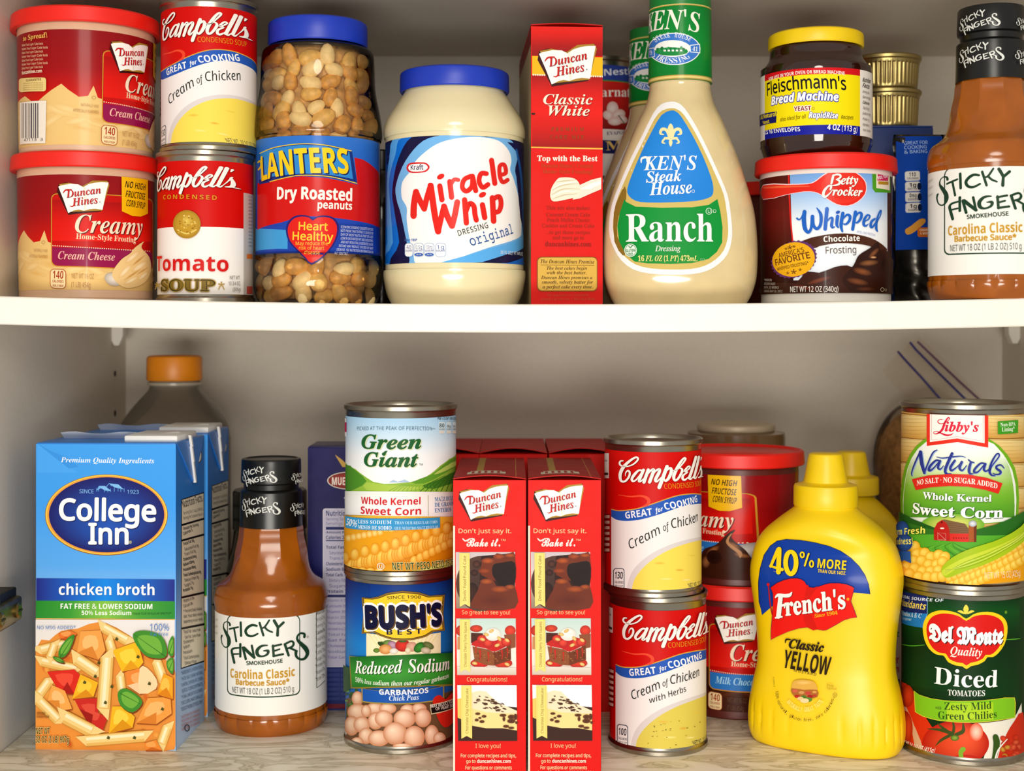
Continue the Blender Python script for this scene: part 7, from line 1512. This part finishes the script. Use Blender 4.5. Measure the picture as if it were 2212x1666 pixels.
# ---------------------------------------------------------------- things at the back
# large clear jug with an orange cap
jz = 1.135; jx = X(377, jz); kj = jz / F
jg = thing('clear_jug', 'big clear bottle with an orange screw cap behind the broth cartons', 'bottle', (jx, jz + CY, 0))
jp = [(0, .001), (.038, .001), (.042, .004)] + [(hw * kj, ZZ(y, jz)) for hw, y in ((118, 1480), (120, 1000), (119, 950), (112, 915), (96, 890), (78, 868), (60, 848), (53, 838), (52, 824), (52, 815))]
M_JUG = clear_mat('cloudy_clear_plastic', '#cfc4b4', 0.12, 0.42, '#a89a88', 0.6)
jp = jp[:3] + [(r, z) for r, z in jp[3:]]
link('bottle_body', revolve('bottle_body', crom(jp, 4)), M_JUG, jg)
link('neck_ring', revolve('neck_ring', [(52 * kj, ZZ(834, jz)), (57 * kj, ZZ(831, jz)), (57 * kj, ZZ(826, jz)), (52 * kj, ZZ(823, jz))]), mat('clear_neck_ring', '#b8ac98', .2), jg)
z0, z1 = ZZ(822, jz), ZZ(768, jz); ribbed_lid('cap', 58.5 * kj, z1 - z0, M_ORANGE, jg, z0, 70)
# dark bottle behind the sauce
dz = 1.088; ddx = X(583, dz); kd = dz / F
dk = thing('dark_bottle', 'dark capped bottle half hidden behind the lower barbecue sauce bottle', 'bottle', (ddx, dz + CY, 0))
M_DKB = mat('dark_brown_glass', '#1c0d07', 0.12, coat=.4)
link('bottle_body', revolve('bottle_body', crom([(0, .001), (.036, .001), (.040, .005), (.040, .07), (.040, ZZ(1300, dz)), (.036, ZZ(1250, dz)), (.030, ZZ(1190, dz)), (.0275, ZZ(1140, dz)), (.0265, ZZ(1120, dz))], 3)), M_DKB, dk)
link('neck_wrap', revolve('neck_wrap', [(.0268, ZZ(1142, dz)), (79 * kd, ZZ(1140, dz)), (79 * kd, ZZ(1062, dz)), (76 * kd, ZZ(1057, dz)), (0, ZZ(1057, dz))]), M_BLACK, dk)
# jar behind the chocolate frosting
gz = 1.142; gx = X(1590, gz); kg = gz / F
gj = thing('preserve_jar', 'dim brown jar with a pale lid rising behind the milk chocolate frosting', 'jar', (gx, gz + CY, 0))
link('jar_body', revolve('jar_body', crom([(0, .001), (.034, .001), (.038, .005), (.0392, .03), (.0395, .15), (.0398, ZZ(945, gz)), (.038, ZZ(936, gz)), (.032, ZZ(931, gz)), (.029, ZZ(930, gz))], 3)), mat('brown_jar', '#7d6240', 0.2, coat=.3), gj)
ribbed_lid('lid', 83 * kg, .006, mat('pale_tin_lid', '#cdbfa4', .45, .2), gj, ZZ(930, gz), 60)
# shelf above: dark bottle in the gap beside the peanuts
vz = 1.09; vx = X(824, vz); vb_ = shz(vx)
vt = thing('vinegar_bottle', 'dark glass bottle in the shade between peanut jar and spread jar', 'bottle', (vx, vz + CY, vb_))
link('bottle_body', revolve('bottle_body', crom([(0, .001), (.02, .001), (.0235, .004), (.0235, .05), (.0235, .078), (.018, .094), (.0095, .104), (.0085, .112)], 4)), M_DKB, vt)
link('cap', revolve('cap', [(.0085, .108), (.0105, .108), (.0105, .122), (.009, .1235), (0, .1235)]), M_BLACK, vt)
# evaporated milk tins
ez = 1.118; ex = X(1283, ez); eb = shz(ex); eR = .0378; e1 = .0985; e2 = .0990
ev = can('milk_can', 'shaded milk can on the shelf behind the tall red box, under another', (ex, ez + CY, eb), math.radians(20), eR, e1, 'evaporated milk cans')
ev2 = can('milk_can', 'shaded milk can with a white flower on red, stacked behind the tall red box', (ex, ez + CY, eb + e1), 0, eR, e2, 'evaporated milk cans')
L = canlabel((ex, ez + CY, eb + e1), 0, eR); R = L.sf.R; L.c(1260, 0, 3.967); V = lambda y: L.uv(280, y)[1]
L.base(.0052, e2 - .0075, '#e9e2dc'); L.quad(-R * 2.4, V(1320), R * 2.4, V(1205), '#1a1e5a'); L.quad(-R * 2.4, V(1180), R * 2.4, V(1110), '#f0e8e2'); L.quad(-R * 2.4, V(1110), R * 2.4, V(700), ['#8a1410', '#b81c18', '#c8201c']); L.quad(-R * 2.4, V(700), R * 2.4, V(690), '#3a8a3a')
L.quad(-R * 2.4, V(690), R * 2.4, V(560), '#2a3f94'); L.t('Nestlé', 178, 650, 395, 640, 56, 'SB', '#dfe4f0', bold=-.012, fit='Nestl'); L.t('Carnation', 60, 838, 400, 832, 80, 'RB', '#f4ece4', fit='Carnat')
for x, y, a, b, r in ((250, 930, 50, 60, 0), (215, 990, 50, 40, .5), (300, 985, 60, 46, -.4), (330, 1020, 50, 34, .5), (270, 1040, 60, 36, 0)): L.e(x, y, a, b, '#f8ece8', '#e2b8b0', rot=r)
L.s([(300, 990), (330, 1030), (350, 1060)], 8, '#3a4a2a'); L.t('EVAPORATED', 200, 1160, 400, 1150, 30, 'RB', '#2a2a5a', fit='EVAPORAT'); L.t('MILK', 195, 1290, 440, 1270, 76, 'RB', '#e6c470', fit='MIL')
lb_ = L.build('paper_label', M_PAPER, ev2); o2 = lb_.copy(); COL.objects.link(o2); o2.parent = ev; o2.scale = (1, 1, e1 / e2)
# gold tins on a blue carton
gz_ = 1.062; gx_ = X(1912, gz_); gb_ = shz(gx_)
bl = thing('blue_box', 'plain blue carton in the shade under the two little gold tins', 'box', (gx_ - .0275, gz_ + CY - .028, gb_))
hb = ZZ(283, gz_) - gb_
link('carton_body', boxmesh('carton_body', 0, .056, 0, .056, 0, hb - .001, .001), mat('deep_blue_carton', '#0c2f74', .4, noise=.1), bl)
link('top_flap', boxmesh('top_flap', .0003, .0557, -.0003, .0557, hb - .001, hb, .0004), mat('deep_blue_carton_top', '#123a86', .4), bl)
def goldtin(z, h, label):
    t = thing('gold_tin', label, 'tin', (gx_, gz_ + CY, z), 0, 'little gold tins'); rt_, rb_ = 76 * gz_ / F, 66 * gz_ / F
    def fl(r, zz, a): return r - (.0008 * (0.5 + .5 * math.cos(a * 44)) if .004 < zz < h - .0065 else 0)
    pr = [(0, .001), (rb_ - .003, .001), (rb_ - .001, 0), (rb_, .001), (rb_ + .0004, .003), (rb_ + .0006, .0042), (rt_ - .002, h - .0068), (rt_ - .0016, h - .006), (rt_ - .0012, h - .004), (rt_, h - .003), (rt_ + .0002, h - .001), (rt_ - .0006, h), (rt_ - .002, h - .0004), (rt_ - .003, h - .002)]
    link('tin_body', revolve('tin_body', pr, 352, fl), M_GOLDTIN, t)
    link('tin_lid', revolve('tin_lid', [(rt_ - .003, h - .002), (rt_ - .007, h - .0022), (rt_ - .008, h - .0016), (0, h - .0016)]), M_GOLDTIN, t)
z1 = gb_ + hb; h1 = (ZZ(200, gz_) - z1); h2 = ZZ(127, gz_) - ZZ(200, gz_)
goldtin(z1, h1, 'lower of two little fluted gold tins behind the yeast jar'); goldtin(z1 + h1, h2, 'upper of two little fluted gold tins behind the yeast jar')
# foil pouch with a blue front
wz_ = 1.0; w0, w1 = X(1930, wz_), X(2050, wz_); wb2 = shz(w0); hh = ZZ(291, wz_) - wb2; ww = w1 - w0
pc = thing('snack_pouch', 'blue fronted foil pouch between whipped frosting and the upper sauce bottle', 'pouch', ((w0 + w1) / 2, wz_ + CY, wb2))
bm = bmesh.new(); nx, nz = 24, 40; rp = random.Random(8); fb = []
ph_ = [(rp.uniform(60, 300), rp.uniform(60, 400), rp.uniform(0, 6)) for _ in range(6)]
for sd_ in (-1, 1):
    G = []
    for j in range(nz + 1):
        row = []
        for i in range(nx + 1):
            u = (i / nx - .5) * ww; v = hh * j / nz
            b = .012 * (max(0, 1 - (2 * abs(u) / ww) ** 2.5)) * (max(0, 1 - (v / hh) ** 4) * .7 + .3) if 0 < i < nx and j < nz else 0.0005
            cr2 = .0010 * sum(math.sin(u * a + v * c + d) for a, c, d in ph_) / 2.5 * (1.4 if (i < 5 or i > nx - 5 or j < nz * .33) else .25)
            row.append(bm.verts.new((u + .0008 * math.sin(v * 260) * (1 if i in (0, nx) else 0), sd_ * max(.0004, b + (cr2 if 0 < i < nx and j < nz else 0)), v)))
        G.append(row)
    fb.append(G)
    for j in range(nz):
        for i in range(nx): bm.faces.new((G[j][i], G[j][i + 1], G[j + 1][i + 1], G[j + 1][i]) if sd_ < 0 else (G[j][i], G[j + 1][i], G[j + 1][i + 1], G[j][i + 1]))
bmesh.ops.remove_doubles(bm, verts=bm.verts, dist=.0011); bmesh.ops.recalc_face_normals(bm, faces=bm.faces)
link('foil_bag', finish(bm, 'foil_bag', 1.2), mat('crinkled_dark_foil', '#55524c', 0.22, 0.9, noise=.5, nscale=70), pc)
class Pouch(Flat):
    def at(s, u, v, w):
        b = .0135 * max(0, 1 - (2 * abs(u) / ww) ** 2.5) * (max(0, 1 - (v / hh) ** 4) * .7 + .3) + .0012; return (u, -b - w, v)
    def lines(s, *a): return [ww * (i / 24 - .5) for i in range(1, 24)], [hh * j / 40 for j in range(1, 40)]
L = Label(Pouch('front', -.012), ((w0 + w1) / 2, wz_ + CY, wb2)); L.c(1620, 290, 3.737)
L.p([(1210, 6), (1580, 4), (1580, 936), (1205, 930)], '#0b3f9e')
for i, (q_, x1) in enumerate((('GREAT FOR', 1452), ('COOKING', 1440), ('& BAKING', 1442))): L.t(q_, 1266, 76 + i * 37, x1, 72 + i * 37, 28, 'S', '#a8c4e8')
for i, (a, b) in enumerate((('110', 'CALORIES'), ('1g', 'SAT FAT'), ('0mg', 'SODIUM'), ('1g', 'SUGARS'))):
    y = 295 + i * 86; L.rr(1264, y, 1374, y + 80, 16, '#b8c0cc'); L.rr(1268, y + 3, 1370, y + 77, 14, '#ded8d0'); L.t(a, 1292, y + 42, 1342, y + 44, 32, 'SB', '#2a2a34', bold=-.01); L.t(b, 1280, y + 66, 1360, y + 68, 16, 'SB', '#4a4a54')
    if i: L.e(1366, y + 40, 16, 30, '#0c1c3a')
L.p([(1262, 770), (1300, 740), (1360, 690), (1400, 685), (1408, 710), (1370, 750), (1310, 800), (1272, 808)], '#d8963a', 3); L.rr(1346, 755, 1460, 832, 16, '#c8661e'); L.t('CASHEWS', 1362, 785, 1452, 785, 18, 'SB', '#f3e2c8'); L.t('& MORE', 1366, 812, 1440, 812, 18, 'SB', '#f3e2c8')
L.build('front_print', M_FILM, pc)
# zip bag of brown sugar
zb_ = 1.165; zx = X(2012, zb_)
zt_ = thing('zip_bag', 'clear zip bag of brown sugar slumped behind the tan corn can', 'bag', (zx, zb_ + CY, 0))
def lump(r, z, a): return r * (1 + .05 * math.sin(3 * a + 40 * z) + .03 * math.sin(7 * a - 60 * z))
sg = link('brown_sugar', revolve('brown_sugar', crom([(0, .002), (.032, .002), (.040, .012), (.043, .06), (.0425, .13), (.040, .18), (.032, .204), (.018, .213), (0, .215)], 4), 64, lump, 2.0), mat('brown_sugar', '#a8793c', .8, noise=.35, nscale=220, bump=.5), zt_)
M_BAG = clear_mat('zip_bag_film', '#fbf8f4', 0.12, 0.02, '#c8b8a0', .35)
link('bag_film', revolve('bag_film', crom([(0, .0005), (.034, .0006), (.0425, .010), (.0455, .06), (.045, .13), (.0425, .183), (.035, .208), (.021, .220), (0.004, .224)], 4), 64, lambda r, z, a: lump(r, z, a) + .001, 2.0), M_BAG, zt_)
# the flat top of the bag, leaning left and away, with its zip lines
def P3(px, py, Z): return Vector((X(px, Z) - zx, Z - zb_, ZZ(py, Z)))
bm = bmesh.new(); quad_ = [P3(1905, 800, 1.175), P3(1985, 727, 1.185), P3(2175, 905, 1.16), P3(2040, 960, 1.15)]
g = []
for j in range(9):
    row = []
    for i in range(13):
        a, b = i / 12, j / 8; p = (quad_[0] * (1 - a) + quad_[3] * a) * (1 - b) + (quad_[1] * (1 - a) + quad_[2] * a) * b
        p.y += .003 * math.sin(a * 7 + b * 3); row.append(bm.verts.new(p))
    g.append(row)
for j in range(8):
    for i in range(12): bm.faces.new((g[j][i], g[j][i + 1], g[j + 1][i + 1], g[j + 1][i]))
fl_ = link('bag_top', finish(bm, 'bag_top', 2), M_BAG, zt_)
def tube(name, pts, r, m, par):
    bm = bmesh.new(); rs = []
    for i, p in enumerate(pts):
        d = (pts[min(i + 1, len(pts) - 1)] - pts[max(0, i - 1)]).normalized(); a = d.cross(Vector((0, 1, 0))).normalized(); b = d.cross(a)
        rs.append([bm.verts.new(p + (a * math.cos(2 * PI * k / 8) + b * math.sin(2 * PI * k / 8)) * r) for k in range(8)])
    for A, B in zip(rs, rs[1:]):
        for k in range(8): bm.faces.new((A[k], A[(k + 1) % 8], B[(k + 1) % 8], B[k]))
    bm.faces.new(rs[0]); bm.faces.new(list(reversed(rs[-1]))); bmesh.ops.recalc_face_normals(bm, faces=bm.faces)
    return link(name, finish(bm, name, 1.0), m, par)
M_ZIP = mat('blue_zip_track', '#2c2a84', .35); M_ZIPR = mat('violet_bag_edge', '#6a4a6a', .4)
for pts, m in (([(1940, 760), (1950, 772), (1990, 815), (2045, 878)], M_ZIP), ([(1966, 740), (1978, 755), (2030, 808), (2095, 872)], M_ZIP), ([(1982, 738), (2010, 765), (2070, 822), (2125, 872)], M_ZIPR)):
    tube('zip_track' if m is M_ZIP else 'bag_edge', [P3(x, y, 1.178 - i * .006) for i, (x, y) in enumerate(pts)], .0010, m, zt_)
